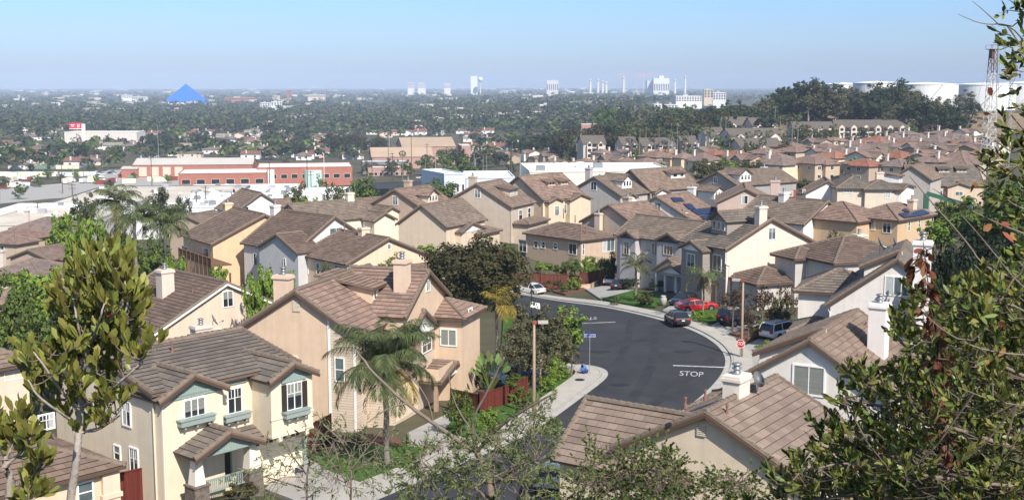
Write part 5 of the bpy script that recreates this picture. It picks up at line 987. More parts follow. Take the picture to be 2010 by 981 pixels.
        for fx in (-.30,.30):
            R0=.38 if suv else .33; w=MB(); pr=[(R0*.62,-.1),(R0,-.1),(R0,.1),(R0*.62,.11)]; w.lathe(pr,16); wh=w.build('wheel',[M('black')],r); wh.location=(fx*L,s*(W-.1),R0); wh.rotation_euler=(R(-90*s),0,0)
            q=MB(); q.lathe([(.01,.10),(R0*.2,.115),(R0*.25,.09),(R0*.62,.105),(R0*.62,.05)],12); 
            for k in range(5): an=k*1.2566; q.beam((math.cos(an)*R0*.15,math.sin(an)*R0*.15,.115),(math.cos(an)*R0*.6,math.sin(an)*R0*.6,.112),.07,.02)
            q.build('rim',[M('galv')],wh)
            ar=MB(); ar.lathe([(R0+.07,-.01),(R0+.07,.012),(.02,.012)],16); o=ar.build('wheel_arch',[M('black')],r); o.location=(fx*L,s*(W-.005),R0+.02); o.rotation_euler=(R(-90*s),0,0)
    p=MB(); p.box(-.508*L,-.499*L,-.16,.16,.66,.76); p.build('licence_plate',[M('white')],r)
    bm=MB(); bm.box(-.507*L,-.48*L,-W*.8,W*.8,.36,.46); bm.box(.485*L,.503*L,-W*.6,W*.6,.36,.56); bm.build('bumper_trim',[M('black')],r)
    if suv: q=MB(); [q.beam((-.38*L,s*W*.66,H+.05),(.02*L,s*W*.66,H+.05),.05,.04) for s in (-1,1)]; [q.beam((x*L,s*W*.66,H-.01),(x*L,s*W*.66,H+.05),.04) for s in (-1,1) for x in (-.36,0)]; q.build('roof_rail',[M('black')],r)
    return r
WH=(.72,.72,.70); BK=(.012,.013,.016)
car('sedan',WH,(1062,580),(1020,571),'white sedan parked along the far kerb beyond the trees')
car('sedan',WH,(1180,567),(1222,551),'white sedan backed off the street in the driveway by the brown fence',name='driveway_car')
car('sedan',(.035,.04,.045),(1196,575),(1242,560),'dark grey sedan in the driveway next to the white one',name='driveway_car')
car('sedan',BK,(1347,646),(1312,627),'black sedan parked at the kerb with its red tail lights towards us')
car('coupe',(.50,.012,.014),(1330,612),(1404,607),'bright red coupe in the driveway behind the slim palm',name='driveway_car')
car('sedan',BK,(1372,589),(1308,607),'black sedan nose out beside the red coupe',name='driveway_car')
car('suv',(.014,.014,.015),(1412,641),(1486,633),'black suv with roof rails under the bronze street tree',name='driveway_car',L=4.9)
car('suv',WH,(1500,671),(1566,655),'white suv half hidden by the tiled roof near the stop sign',name='driveway_car',L=4.9)
car('sedan',WH,(1060,985),(1120,925),'white car at the bottom edge beside the nearest garage')
car('sedan',(.03,.06,.13),(990,752),(1030,742),'blue car glimpsed behind the eucalyptus stems')
# ------------------------------------------------------------------ street furniture
def lamp(p,h,az,label):
    r=empty('street_lamp',p,az,label,'street lamp','street lamps with box heads'); b=MB(); b.tube([(0,0,-.6),(0,0,h*.5),(0,0,h)],[.16,.12,.085],8); b.build('pole',[M('pole')],r,True)
    b=MB(); b.box(-.12,.18,-.1,.1,h-.02,h+.24); b.beam((.1,0,h+.13),(.35,0,h+.16),.06); b.build('pole_cap',[paint(140,80,60)],r); b=MB(); b.box(.28,1.02,-.17,.17,h+.04,h+.24); b.box(.34,.96,-.14,.14,h,h+.04); b.build('lamp_head',[paint(178,172,162)],r); b=MB(); b.box(-.25,.25,-.25,.25,-.4,.06); b.build('footing',[M('concrete')],r)
q=G(1048,820); lamp(q,(820-627)/FP*q.y,0.05,'brown street lamp with a grey box head on the left sidewalk')
q=G(1455,702); lamp(q,(702-548)/FP*q.y,math.pi-.4,'brown street lamp behind the stop sign, head pointing over the road')
p=at(1043,598,140); z=T(p.x,p.y); r=empty('shade_post',(p.x,p.y,z),0,'dark post with white slanted roof panels among the eucalyptus tops','post'); b=MB(); b.tube([(0,0,-.5),(0,0,p.z-z+2.2)],.06,6); b.build('post',[M('dark')],r); b=MB(); hh=p.z-z
for x0,x1,zz in ((-.1,1.0,0),):
    b.poly([(x0,-.6,hh+zz-.1),(x1,-.6,hh+zz-.35),(x1,.6,hh+zz+.05),(x0,.6,hh+zz+.3)])
    b.poly([(x0,-.6,hh+zz-.16),(x0,.6,hh+zz+.24),(x1,.6,hh+zz-.01),(x1,-.6,hh+zz-.41)])
b.build('roof_panel',[M('white')],r)
def plate(name,s,root,w,h,z,bg,fg,yaw=0,y=-.04,octo=False,size=.6):
    b=MB()
    if octo:
        def ring(R_): return [(R_*math.cos(math.pi/8+k*math.pi/4),R_*math.sin(math.pi/8+k*math.pi/4)) for k in range(8)]
        R1=w/2/math.cos(math.pi/8); P=ring(R1); Q=ring(R1*.90); b.poly([(x,y,z+t) for x,t in P],0); b.poly([(x,y+.012,z+t) for x,t in P[::-1]],0); b.poly([(x,y-.004,z+t) for x,t in Q],1)
        for i in range(8): (x0,t0),(x1,t1)=P[i],P[(i+1)%8]; b.poly([(x0,y,z+t0),(x0,y+.012,z+t0),(x1,y+.012,z+t1),(x1,y,z+t1)],0)
    else: b.box(-w/2,w/2,y,y+.015,z-h/2,z+h/2,0); b.poly([(-w/2+.02,y-.004,z-h/2+.02),(w/2-.02,y-.004,z-h/2+.02),(w/2-.02,y-.004,z+h/2-.02),(-w/2+.02,y-.004,z+h/2-.02)],1)
    o=b.build(name,[M('white'),bg],root); me=textmesh(s,1); V=np.array([v.co[:] for v in me.vertices]); sx=w*size/(V[:,0].max()-V[:,0].min()); sz=h*.42/(V[:,1].max()-V[:,1].min())
    for v,c in zip(me.vertices,V): v.co=(c[0]*sx,y-.009,z+c[1]*sz)
    me.materials.clear(); me.materials.append(fg); link('lettering',me,o); return o
q=G(1453,703); r=empty('stop_sign',q,-.25,'red octagonal stop sign on a post in front of the right street lamp','sign'); hz=(703-673)/FP*q.y; b=MB(); b.box(-.03,.03,-.03,.03,-.5,hz+.3); b.build('post',[M('galv')],r); plate('sign_face','STOP',r,.80,.80,hz,paint(176,30,44),M('white'),octo=True,size=.78)
q=G(1157,736); r=empty('street_name_sign',q,-.1,'blue and white street name sign on a slim pole at the corner','sign'); hz=(736-655)/FP*q.y; b=MB(); b.tube([(0,0,-.5),(0,0,hz+.05)],.03,8); b.build('post',[M('galv')],r); plate('sign_blade','Llewellyn ST',r,.98,.26,hz,paint(52,86,170),M('white'),size=.86); b=MB(); b.box(-.015,.015,-.42,.42,hz+.15,hz+.36); b.build('cross_blade',[paint(52,86,170)],r)
# fences, low walls
def fence(pxs,h,m,label,name='board_fence',post=2.4,cat='fence',zoff=0):
    P=[G(*p) for p in pxs]; o0=P[0]; r=empty(name,o0,0,label,cat); b=MB(); pb=MB(); tot=0
    for a,c in zip(P,P[1:]):
        d=c-a; n=max(1,int(d.length/post)); sd=Vector((-d.y,d.x,0)).normalized()*.03
        for i in range(n):
            s,e=a.lerp(c,i/n)-o0,a.lerp(c,(i+1)/n)-o0; U=Vector((0,0,h))
            for sg in (-1,1): b.poly([s+sd*sg-Vector((0,0,.4)),e+sd*sg-Vector((0,0,.4)),e+sd*sg+U,s+sd*sg+U])
            b.poly([s-sd+U,e-sd+U,e+sd+U,s+sd+U]); pb.beam(s-Vector((0,0,.4)),s+U+Vector((0,0,.1)),.12)
        pb.beam(c-o0-Vector((0,0,.4)),c-o0+U+Vector((0,0,.1)),.12)
        pb.beam(a-o0+Vector((0,0,h+.02)),c-o0+Vector((0,0,h+.02)),.14,.05)
    b.build('boarding',[m],r); pb.build('post_and_cap',[m],r); return r
br=board(104,62,50); rd=board(98,46,38); dk=board(108,84,68)
fence([(1010,560),(1060,561),(1118,564),(1137,566)],1.8,br,'brown board fence in front of the hipped house')
fence([(1137,563),(1172,555),(1210,548)],1.9,br,'brown fence climbing beside the driveway sedans'); 
fence([(228,1000),(330,975)],2.0,rd,'red stained fence panel between cream house and left house'); fence([(592,902),(650,868)],2.0,rd,'red fence in the gap between cream and tan houses')
fence([(885,800),(940,812),(1000,792),(1035,776)],1.5,rd,'red fence behind the lawn and bird of paradise')
fence([(452,560),(480,553),(560,575)],1.8,dk,'weathered fence below the grey shaded wall'); fence([(580,590),(640,585),(690,560)],1.5,rd,'low red fence behind the tan chimney')
fence([(1840,470),(1870,455),(1930,430)],.9,stucco(206,176,140),'pale peach boundary wall on the right slope',name='boundary_wall',cat='wall')
fence([(1137,566),(1160,564),(1172,558)],.5,stucco(214,186,150),'low cream retaining wall at the driveway',name='retaining_wall',cat='wall')
# bench, urn
q=G(1075,571); b=MB(); b.box(-.8,.8,-.25,.25,.42,.48); b.box(-.8,.8,.22,.28,.55,.95)
for x in (-.7,.7): b.box(x-.04,x+.04,-.22,.26,-.1,.45)
r=empty('garden_bench',q,.3,'small brown bench in the bed beside the white sedan','bench'); b.build('bench_frame',[br],r)
q=G(1302,597); b=MB(); b.lathe([(.22,-.1),(.3,.0),(.42,.4),(.4,.75),(.25,.95),(.34,1.05),(.3,1.05),(.2,.9)],14,0); o=b.build('garden_urn',[paint(170,166,160)],None,True); o.location=q; tag(o,'grey garden urn at the end of the palm lawn','urn')
# ------------------------------------------------------------------ the crouching person
def skin(name,pts,edges,rad,m,parent=None,sub=1,root=0):
    me=bpy.data.meshes.new(name); me.from_pydata(pts,edges,[]); o=bpy.data.objects.new(name,me); COL.objects.link(o); o.modifiers.new('skin','SKIN')
    for i,r_ in enumerate(rad): v=me.skin_vertices[0].data[i]; v.radius=(r_,r_); v.use_root=(i==root)
    if sub: s=o.modifiers.new('sub','SUBSURF'); s.levels=sub; s.render_levels=sub
    bpy.context.view_layer.update(); me2=bpy.data.meshes.new_from_object(o.evaluated_get(bpy.context.evaluated_depsgraph_get())); bpy.data.objects.remove(o); me2.materials.clear(); me2.materials.append(m); me2.polygons.foreach_set('use_smooth',[True]*len(me2.polygons)); return link(name,me2,parent)
q=G(1150,735); r=empty('person',q,R(200),'person in a blue jacket crouching by the street name sign','person')
sk_=mat('skin',(.28,.16,.10),.6); J=[(0,0,.42),(.10,0,.62),(.22,0,.82),(.27,0,.93),(.31,0,1.02),(.33,0,1.12),  # pelvis spine neck head
 (.02,.11,.38),(.40,.17,.46),(.16,.16,.10),(.34,.17,.03),(.02,-.11,.38),(.40,-.17,.46),(.16,-.16,.10),(.34,-.17,.03),
 (.23,.19,.80),(.33,.24,.55),(.55,.14,.42),(.23,-.19,.80),(.33,-.24,.55),(.55,-.14,.42)]
E_=[(0,1),(1,2),(2,3),(3,4),(4,5),(0,6),(6,7),(7,8),(8,9),(0,10),(10,11),(11,12),(12,13),(2,14),(14,15),(15,16),(2,17),(17,18),(18,19)]; RR=[.15,.145,.15,.06,.085,.095,.11,.08,.055,.05,.11,.08,.055,.05,.07,.05,.035,.07,.05,.035]
fp=list(J);fe=list(E_);fr=list(RR)
for wi,sg in ((16,1),(19,-1)):
    w=Vector(J[wi]); pm_=w+Vector((.08,-.01*sg,-.03)); fp.append(tuple(pm_)); k0=len(fp)-1; fe.append((wi,k0)); fr.append(.03)
    for j,(dy,ln) in enumerate(((-.03,.065),(-.01,.075),(.012,.07),(.032,.055))): 
        a=pm_+Vector((.04,dy,-.015)); c=a+Vector((ln*.8,0,-.035)); fp+= [tuple(a),tuple(c)]; fr+=[.010,.008]; n=len(fp); fe+=[(k0,n-2),(n-2,n-1)]
    a=pm_+Vector((-.01,-.045*sg,.0)); c=a+Vector((.045,-.01*sg,-.02)); fp+=[tuple(a),tuple(c)]; fr+=[.012,.009]; n=len(fp); fe+=[(k0,n-2),(n-2,n-1)]
skin('body',fp,fe,fr,sk_,r)
idx=[0,1,2,3,14,15,16,17,18,19]; mp={v:i for i,v in enumerate(idx)}; skin('jacket',[J[i] for i in idx],[(mp[a],mp[b]) for a,b in E_ if a in mp and b in mp],[RR[i]+.025 for i in idx],paint(70,120,200),r)
idx=[0,6,7,8,10,11,12]; mp={v:i for i,v in enumerate(idx)}; skin('trousers',[J[i] for i in idx],[(mp[a],mp[b]) for a,b in E_ if a in mp and b in mp],[RR[i]+.02 for i in idx],paint(52,70,120),r)
b=MB(); b.lathe([(.02,1.225),(.075,1.21),(.112,1.16),(.115,1.09),(.10,1.06)],12,0,(.315,0,0)); b.build('hair',[M('dark')],r,True)
for s in (-1,1):
    b=MB(); b.lathe([(.004,-.012),(.013,0),(.004,.012)],6,0,(.418,.035*s,1.11)); b.build('eye',[M('black')],r); b=MB(); b.lathe([(.01,-.03),(.02,0),(.01,.03)],6,0,(.32,.1*s,1.1)); b.build('ear',[sk_],r)
    b=MB(); b.box(.26,.46,.17*s-.05,.17*s+.05,-.02,.08); b.build('shoe',[M('dark')],r)
b=MB(); b.poly([(.40,-.012,1.06),(.40,.012,1.06),(.412,0,1.10)]); b.poly([(.40,-.012,1.06),(.412,0,1.10),(.44,0,1.065)]); b.poly([(.40,.012,1.06),(.44,0,1.065),(.412,0,1.10)]); b.poly([(.40,-.012,1.06),(.44,0,1.065),(.40,.012,1.06)]); b.build('nose',[sk_],r)
b=MB(); b.box(.395,.413,-.025,.025,1.032,1.04); b.build('mouth',[paint(120,60,55)],r)
# ------------------------------------------------------------------ the valley beyond
LAND=[('blue pyramid',365,185),('red billboard',148,247),('long white store',195,265),('long brick shed',370,322),('red brick school',530,340),('flag pole',635,310),('white warehouse roofs',200,395),('brown roofed school hall',850,290),('white tower',931,163),('white block',920,355),('white hospital tower',1295,163),('oil derrick',1935,220),('white tanks',1830,185),('long white flat roof',1210,345),('terrace with small dormers',1860,345),('pale hillside flats',1690,260),('stepped hillside flats',1470,270)]
ORD='nearest second third fourth fifth sixth seventh eighth ninth tenth eleventh twelfth thirteenth fourteenth fifteenth'.split()
_auto=[]
def auto(o,base,px,py): _auto.append((o,base,px,py)); return o
def autolabels():
    g={}
    for o,base,px,py in _auto:
        L=min(LAND,key=lambda l:math.hypot(l[1]-px,(l[2]-py)*1.5)); dx,dy=px-L[1],py-L[2]
        rel=('left of' if dx<0 else 'right of') if abs(dx)>1.2*abs(dy) else ('beyond' if dy<0 else 'in front of')
        g.setdefault((base,rel,L[0]),[]).append((math.hypot(dx,dy),o))
    for (base,rel,l),v in g.items():
        v.sort(key=lambda t:t[0])
        for i,(d,o) in enumerate(v): o['label']=f"{ORD[i]} {base} {rel} the {l}" if i<15 else f"{ORD[i%15]} {base} farther out {rel} the {l}" if i<30 else f"{base} farthest out {rel} the {l}"
def blk(name,label,cat,px0,px1,pyt,Y,depth,wall,roofc,hgt=None,rot=0,wins=None,par=.4,pyb=None,group=None):
    """flat roofed block: left and right photo columns of its front, roof edge row, distance"""
    a=at(px0,pyt,Y); b=at(px1,pyt,Y); w=b.x-a.x; z=T((a.x+b.x)/2,Y); h=hgt or max(2.5,a.z-z); zb=a.z-h; r=empty(name,(a.x,Y,zb),R(rot),label,cat,group)
    gz=min(T(a.x,Y),T(b.x,Y),T(a.x,Y+depth))-zb; m=MB(); m.box(0,w,0,depth,min(-3,gz-1),h); m.build('wall',[wall],r); m=MB(); m.box(.3,w-.3,.3,depth-.3,h-.02,h+.03); m.build('roof',[roofc],r)
    if par: 
        m=MB(); 
        for bx in ((-.15,w+.15,-.15,.2),(-.15,w+.15,depth-.2,depth+.15),(-.15,.2,.2,depth-.2),(w-.2,w+.15,.2,depth-.2)): m.box(*bx,h-.05,h+par)
        m.build('parapet',[wall],r)
    if wins:
        n,z0,z1,ww=wins[:4]
        for row in range(wins[4] if len(wins)>4 else 1):
            for i in range(n):
                x=(i+.5)*w/n; m=MB(); m.box(x-ww/2-.15,x+ww/2+.15,-.12,.05,z0-.15+row*3.3,z1+.15+row*3.3); f=m.build('window',[M('offw')],r); m=MB(); m.box(x-ww/2,x+ww/2,-.15,-.125,z0+row*3.3,z1+row*3.3); m.build('pane',[M('glass')],f)
    return r
g0=random.Random(77); wt=stucco(236,234,228); gt=mat('flat_roof_gravel',lin(196,186,170),.95,.2,.08); wr=mat('flat_roof_white',lin(222,221,216),.9,.2,.09); brick=mat('brick_orange',soft(184,112,88),.9,.1,.3); brickp=mat('brick_pink',soft(190,146,128),.9,.1,.3)
def vents(r,w,d,h,n,seed,label='roof unit'):
    g=random.Random(seed)
    for i in range(n):
        x,y=g.uniform(2,w-2),g.uniform(2,d-2); m=MB(); s=g.uniform(.6,1.4); m.box(x-s,x+s,y-s*.7,y+s*.7,h,h+s*1.1); m.box(x-s*.8,x+s*.8,y-s*.5,y+s*.5,h+s*1.1,h+s*1.2); m.build('roof_unit',[g.choice([M('galv'),M('white'),M('metal')])],r)
# warehouses below the hill on the left
def ware(label,px0,px1,pyt,Y,depth,h,wall,roof,n,seed,rot=0): r=blk('warehouse',label,'warehouse',px0,px1,pyt,Y,depth,wall,roof,h,rot); vents(r,(at(px1,pyt,Y)-at(px0,pyt,Y)).x,depth,h,n,seed); return r
ware('nearest cream flat roofed warehouse at the left edge',-60,160,443,330,42,7,stucco(214,206,190),gt,12,1,3)
ware('white warehouse roof reaching from the left edge to the pines',-40,300,424,385,38,6,wt,wr,22,2,4)
ware('grey walled warehouse with a broad tan roof',97,430,400,445,75,7,stucco(120,124,128),gt,12,3,4)
ware('white warehouse right of the pines, crowded with roof units',330,560,408,400,50,6,wt,wr,30,4,6)
r=ware('white warehouse with a green stripe along its roof edge',330,505,389,475,60,6.5,wt,wr,18,5,5); m=MB(); m.box(0,34,-.25,-.16,5.9,6.5); m.build('green_stripe',[paint(150,200,150)],r)
ware('low white building behind the light green tree',540,690,384,420,28,5,wt,wr,5,6,8); ware('white annex right of the slim cypress',505,580,372,520,24,6,wt,wr,3,7,5)
r=blk('industrial_building','white block with slot windows above the greige house','building',872,917,343,365,20,stucco(214,222,230),wr,11,24,(4,2.5,4.6,.6,2)); 
blk('industrial_building','long grey white annex with metal screens behind the white block','building',915,1010,350,372,26,stucco(222,226,230),wr,9,4); 
r=ware('long white flat roof stretching behind the grey dormered house',1040,1330,338,345,34,7,stucco(236,228,206),wr,6,8,4)
# red brick school, brick shed, school hall
r=blk('brick_school','red brick school with long rows of windows and bowed glass entry','school',350,520,342,700,38,brick,wr,10,10,(6,4.2,6.8,4.5)); r2=blk('brick_school','two storey right wing of the brick school behind the flag','school',505,690,330,735,40,brick,wr,14,10,(9,7.6,10,3.6))
m=MB(); m.lathe([(5.5,0),(5.5,12),(5.5,12.4)],20,0,(33,1,0)); m.build('glass_entry',[paint(200,224,214,.3)],r2); m=MB(); m.box(6,10,-.6,.2,0,13); m.build('stair_glass',[paint(206,222,214,.3)],r2)
def gshed(name,label,cat,px0,px1,pyt,Y,depth,h,rise,wall,roof,rot=0,doors=0):
    a=at(px0,pyt,Y);b=at(px1,pyt,Y);w=b.x-a.x; r=empty(name,(a.x,Y,a.z-h),R(rot),label,cat); m=MB(); m.box(0,w,0,depth,min(-4,T((a.x+b.x)/2,Y)-a.z+h-2),h); m.poly([(0,0,h),(0,depth,h),(0,depth/2,h+rise)]); m.poly([(w,0,h),(w,depth/2,h+rise),(w,depth,h)]); m.build('wall',[wall],r)
    m=MB()
    for s,y in ((0,-.5),(1,depth+.5)): m.poly([(-.5,y,h-.1),(w+.5,y,h-.1),(w+.5,depth/2,h+rise+.2),(-.5,depth/2,h+rise+.2)]); m.poly([(-.5,y,h-.35),(-.5,depth/2,h+rise-.05),(w+.5,depth/2,h+rise-.05),(w+.5,y,h-.35)]); m.poly([(-.5,y,h-.35),(w+.5,y,h-.35),(w+.5,y,h-.1),(-.5,y,h-.1)])
    m.build('roof',[roof],r)
    for i in range(doors): x=6+i*8; m=MB(); m.box(x-2.6,x+2.6,-.15,.05,-1,5.2); m.build('bay_door',[paint(222,190,170)],r)
    return r
tr_=mat('metal_roof_tan',lin(186,180,170),.8,.06,.1)
gshed('brick_shed','long orange brick shed with roller doors and grey roof','shed',262,492,323,830,26,7,3.4,brick,tr_,4,4); gshed('brick_shed','small brick lean to at the left end of the long shed','shed',238,268,331,825,14,5,1,brick,tr_,4)
gshed('school_hall','large brown roofed hall of the pink brick school','school',790,895,288,940,40,15,6,brickp,mat('roof_tan',lin(168,146,124),.9,.1,.1),12); gshed('school_hall','long lower wing sloping left of the pink school hall','school',730,850,308,900,30,9,6,brickp,mat('roof_tan2',lin(172,150,128),.9,.1,.1),10)
blk('school_wing','grey windowed classroom wing with white eaves','school',712,800,319,850,16,stucco(130,130,132),wr,6,10,(10,2,4.5,3)); blk('school_wing','pink classroom wing nearest the street poles','school',722,805,330,825,14,brickp,wr,7,8,(8,2,4,2)); blk('school_wing','pink brick block right of the school hall','school',905,927,287,960,30,brickp,wr,14,8)
# billboard, store, pyramid and skyline
p=at(148,247,1270); z=T(p.x,p.y); r=empty('billboard',(p.x,p.y,z),0,'red billboard on posts above the long white store','billboard'); hh=p.z-z; m=MB(); m.box(-6.4,6.4,-.2,.2,hh-2.9,hh+2.9); m.build('panel',[paint(206,40,62)],r); m=MB(); m.box(-6.6,6.6,-.15,.3,hh-3.5,hh-2.95); m.build('catwalk',[M('white')],r); m=MB(); m.box(-2,-1.5,.25,.7,-2,hh); m.box(1.5,2,.25,.7,-2,hh); m.build('post',[M('metal')],r)
m=MB()
for x0,x1,z0,z1 in ((-4.8,-.8,.4,1.2),(-4.2,-1.4,-.9,-.3),(2.0,2.5,-1.2,1.7),(3.6,4.2,-1.8,1.8),(2.0,4.2,-1.8,-1.2)): m.box(x0,x1,-.26,-.21,hh+z0,hh+z1)
m.build('lettering',[M('white')],r)
r=blk('store','long white store with a low tower below the red billboard','store',126,268,260,1240,30,stucco(226,216,200),wr,11.5); m=MB(); m.box(18,21,-.5,2,-1,20); m.build('sign_tower',[stucco(240,236,228)],r)
Yp=3700; a=at(366,197,Yp); z=T(a.x,Yp)-2; hp=at(366,164.5,Yp).z; hw=57; m=MB(); r=empty('pyramid',(a.x,Yp,z),R(-18),'bright blue pyramid arena on the horizon','pyramid'); ap=(0,0,hp-z); c=[(-hw,-hw,0),(hw,-hw,0),(hw,hw,0),(-hw,hw,0)]
for i in range(4): m.poly([c[i],c[(i+1)%4],ap])
m.build('facet',[mat('pyramid_blue',(.02,.15,.62),.5,.05,.05)],r); m=MB(); m.box(-hw*.6,hw*.6,-hw-4,-hw*.8,0,9); m.build('entry_block',[wt],r)
def tower(name,label,cat,px0,px1,pyt,Y,depth,wall,rot=0,wins=None,top=None): return blk(name,label,cat,px0,px1,pyt,Y,depth,wall,wr,None,rot,wins,.6)
tower('white_tower','tall narrow white tower on the skyline beside the water tower','tower',924,937,150,6000,40,wt)
p=at(943,156,5950); z=T(p.x,p.y); hh=p.z-z; r=empty('water_tower',(p.x,p.y,z),0,'white ball shaped water tower on the skyline','water tower'); m=MB(); m.lathe([(4,-5),(3.3,2),(3.3,hh-12),(6,hh-9)],12); m.build('stem',[wt],r,True); m=MB(); m.lathe([(.5,hh-14),(8,hh-10),(11.3,hh-3.5),(12,hh),(10.6,hh+5.6),(6.4,hh+10),(.5,hh+11)],16); m.build('tank',[stucco(226,238,240)],r,True)
tower('hospital','broad white hospital tower with rows of windows','hospital',1283,1314,154,5800,50,wt,0,(9,20,52,4,1)); tower('hospital','narrow lower wing left of the hospital tower','hospital',1270,1283,159,5850,60,stucco(214,216,218)); tower('hospital','small penthouse block on top of the hospital tower','hospital',1294,1303,149,5810,40,wt)
tower('office_block','grey white office block left of the skyline chimneys','office',1073,1096,158,6000,60,stucco(220,214,204),0,(6,22,50,4)); 
for i,px in enumerate((1159,1174,1183,1190,1224,1325,1345)):
    yt=(155,155,158,160,150,155,149)[i]; p=at(px,yt,6800); z=T(p.x,p.y); r=empty('chimney_stack',(p.x,p.y,z),0,None,'chimney','power station stacks on the skyline'); m=MB(); m.lathe([(7.5,-3),(5,p.z-z)],10); m.build('stack',[stucco(232,224,214)],r); m=MB(); m.lathe([(5.6,p.z-z-16),(5.4,p.z-z-8)],10); m.build('band',[paint(190,140,130)],r); auto(r,'pale power station stack',px,yt)
for i,(px,yt,dx) in enumerate(((1228,147,-1),(1250,150,1),(1263,146,1))):
    p=at(px,yt,6500); z=T(p.x,p.y); hh=p.z-z; r=empty('tower_crane',(p.x,p.y,z),0,('left red tower crane with jib to the left','shorter red tower crane in the middle','right red tower crane with the longest jib')[i],'crane'); m=MB(); m.beam((0,0,0),(0,0,hh),3.4); m.build('mast',[paint(190,170,160)],r); m=MB(); m.beam((-24*dx,0,hh),(72*dx,0,hh),2.4); m.beam((0,0,hh),(0,0,hh+12),1.8); m.beam((0,0,hh+12),(50*dx,0,hh+1),1.0); m.build('jib',[paint(214,150,130)],r)
for px0,px1,yt,Y,lab,fl in ((1327,1380,189,2350,'white three storey office right of the skyline trees',3),(1382,1400,176,2500,'tan office tower left of the hill trees',5),(1400,1425,182,2450,'white office block at the foot of the hill',4),(1285,1305,205,2000,'small white office in front of the tree belt',2),(1305,1330,206,1980,'white office right of the small one',2),(800,812,163,6500,'pale block farthest left of the white tower',4),(820,835,163.5,6600,'second pale block left of the white tower',4),(872,884,164,6500,'pale skyline block nearest the white tower',4),(562,567,178,4400,'thin red brick tower right of the pyramid',0),(604,638,186,4400,'cream campus block right of the red tower',3),(510,530,202,2900,'white campus building below the red tower',2),(532,553,200,2850,'white campus wing joined below the red tower',3),(535,545,188,4500,'pinkish block beside the red tower',2),(238,258,187,4200,'white block left of the pyramid',3),(260,286,190,4150,'white block touching the pyramid trees',2),(440,500,192,4100,'long low brick campus building right of the pyramid',1),(1200,1235,217,1700,'low white depot at the edge of the dark trees',1),(1060,1090,206,2300,'low white hall among the far trees',1)):
    wl=brick if 'brick' in lab else (stucco(226,206,180) if ('tan' in lab or 'cream' in lab or 'pink' in lab) else stucco(232,230,224)); r=blk('far_building',lab,'building',px0,px1,yt,Y,24 if Y<5000 else 60,wl,wr,None,g0.uniform(-14,14)); w=(at(px1,yt,Y)-at(px0,yt,Y)).x; hh=at(px0,yt,Y).z-r.location.z
    for k in range(fl):
        z=hh-(k+1)*hh*.55/max(fl,1)*.75; m=MB(); n=max(3,int(w/5))
        for q in range(n): x=(q+.5)*w/n; m.box(x-w/n*.33,x+w/n*.33,-.2,-.02,z,z+hh*.16/max(fl,1)*1.5)
        m.build('window_band',[M('glass')],r)
    if w>12: m=MB(); m.box(w*.3,w*.5,6,12,hh,hh+3.5); m.build('roof_unit',[M('galv')],r)
# oil derrick, antenna mast, pump jack, tanks
Yd=330; p=at(1937,347,Yd); zt=at(1937,97,Yd).z; H=zt-p.z; r=empty('oil_derrick',p,.2,'tall lattice oil derrick with rusty crown platform','derrick'); m=MB(); m2=MB()
def wd(z): return 1.55-.85*z/H
n=16
for i in range(n):
    z0,z1=H*i/n,H*(i+1)/n; mm=m if i<n-3 else m2; a,b=wd(z0),wd(z1); c=[(-1,-1),(1,-1),(1,1),(-1,1)]
    for k in range(4):
        (x0,y0),(x1,y1)=c[k],c[(k+1)%4]; mm.beam((x0*a,y0*a,z0),(x0*b,y0*b,z1),.17); mm.beam((x0*b,y0*b,z1),(x1*b,y1*b,z1),.1); mm.beam((x0*a,y0*a,z0),(x1*b,y1*b,z1),.08)
        if i%2==0: mm.beam((x1*a,y1*a,z0),(x0*b,y0*b,z1),.08)
m.build('lattice',[paint(196,192,186)],r); m2.build('crown_lattice',[paint(120,84,70)],r); m=MB(); m.box(-1.5,2.2,-1.2,1.2,H-.1,H+.05)
for x in (-1.5,.4,2.2): m.beam((x,-1.2,H),(x,-1.2,H+1.1),.08); m.beam((x,1.2,H),(x,1.2,H+1.1),.08)
m.beam((-1.5,-1.2,H+1.1),(2.2,-1.2,H+1.1),.08); m.beam((-1.5,1.2,H+1.1),(2.2,1.2,H+1.1),.08); m.lathe([(.6,-1.4),(.7,-.9),(.7,.9)],10,0,(-.3,0,H-1)); m.build('crown_platform',[paint(104,70,58)],r)
m=MB(); m.beam((1.0,-1.3,0),(.85,-1.0,H),.08); m.beam((1.5,-1.3,0),(1.3,-1.0,H),.08); [m.beam((1.0,-1.3+.3*k/60,H*k/60),(1.5,-1.3+.3*k/60,H*k/60),.05) for k in range(60)]; m.build('ladder',[M('galv')],r); m=MB(); 
for dx in (-7,7): m.beam((0,0,H-1),(dx,2,H*.25),.05)
m.build('guy_wire',[M('metal')],r)
Yd=420; p=at(1976,330,Yd); zt=at(1976,85,Yd).z; r=empty('antenna_mast',p,0,'thin grey lattice mast right of the oil derrick','mast'); m=MB(); H=zt-p.z
for k in range(3): a=k*2.094; m.beam((math.cos(a)*.7,math.sin(a)*.7,0),(math.cos(a)*.5,math.sin(a)*.5,H),.14)
for i in range(30):
    for k in range(3): a=k*2.094;b2=a+2.094; m.beam((math.cos(a)*.65,math.sin(a)*.65,H*i/30),(math.cos(b2)*.65,math.sin(b2)*.65,H*(i+1)/30),.07)
m.build('lattice',[M('galv')],r)
gr=paint(52,92,74); p=at(1868,430,205); r=empty('pump_jack',(p.x,p.y,T(p.x,p.y)),R(-8),'dark green pump jack behind the orange house','pump jack'); zz=at(1850,392,205).z-r.location.z; m=MB(); m.beam((-4.2,0,zz+1.0),(3.2,0,zz-1.1),.5,.7); m.build('walking_beam',[gr],r); m=MB(); m.box(-4.7,-3.9,-.3,.3,zz-1.6,zz+1.0); m.build('horse_head',[gr],r); m=MB()
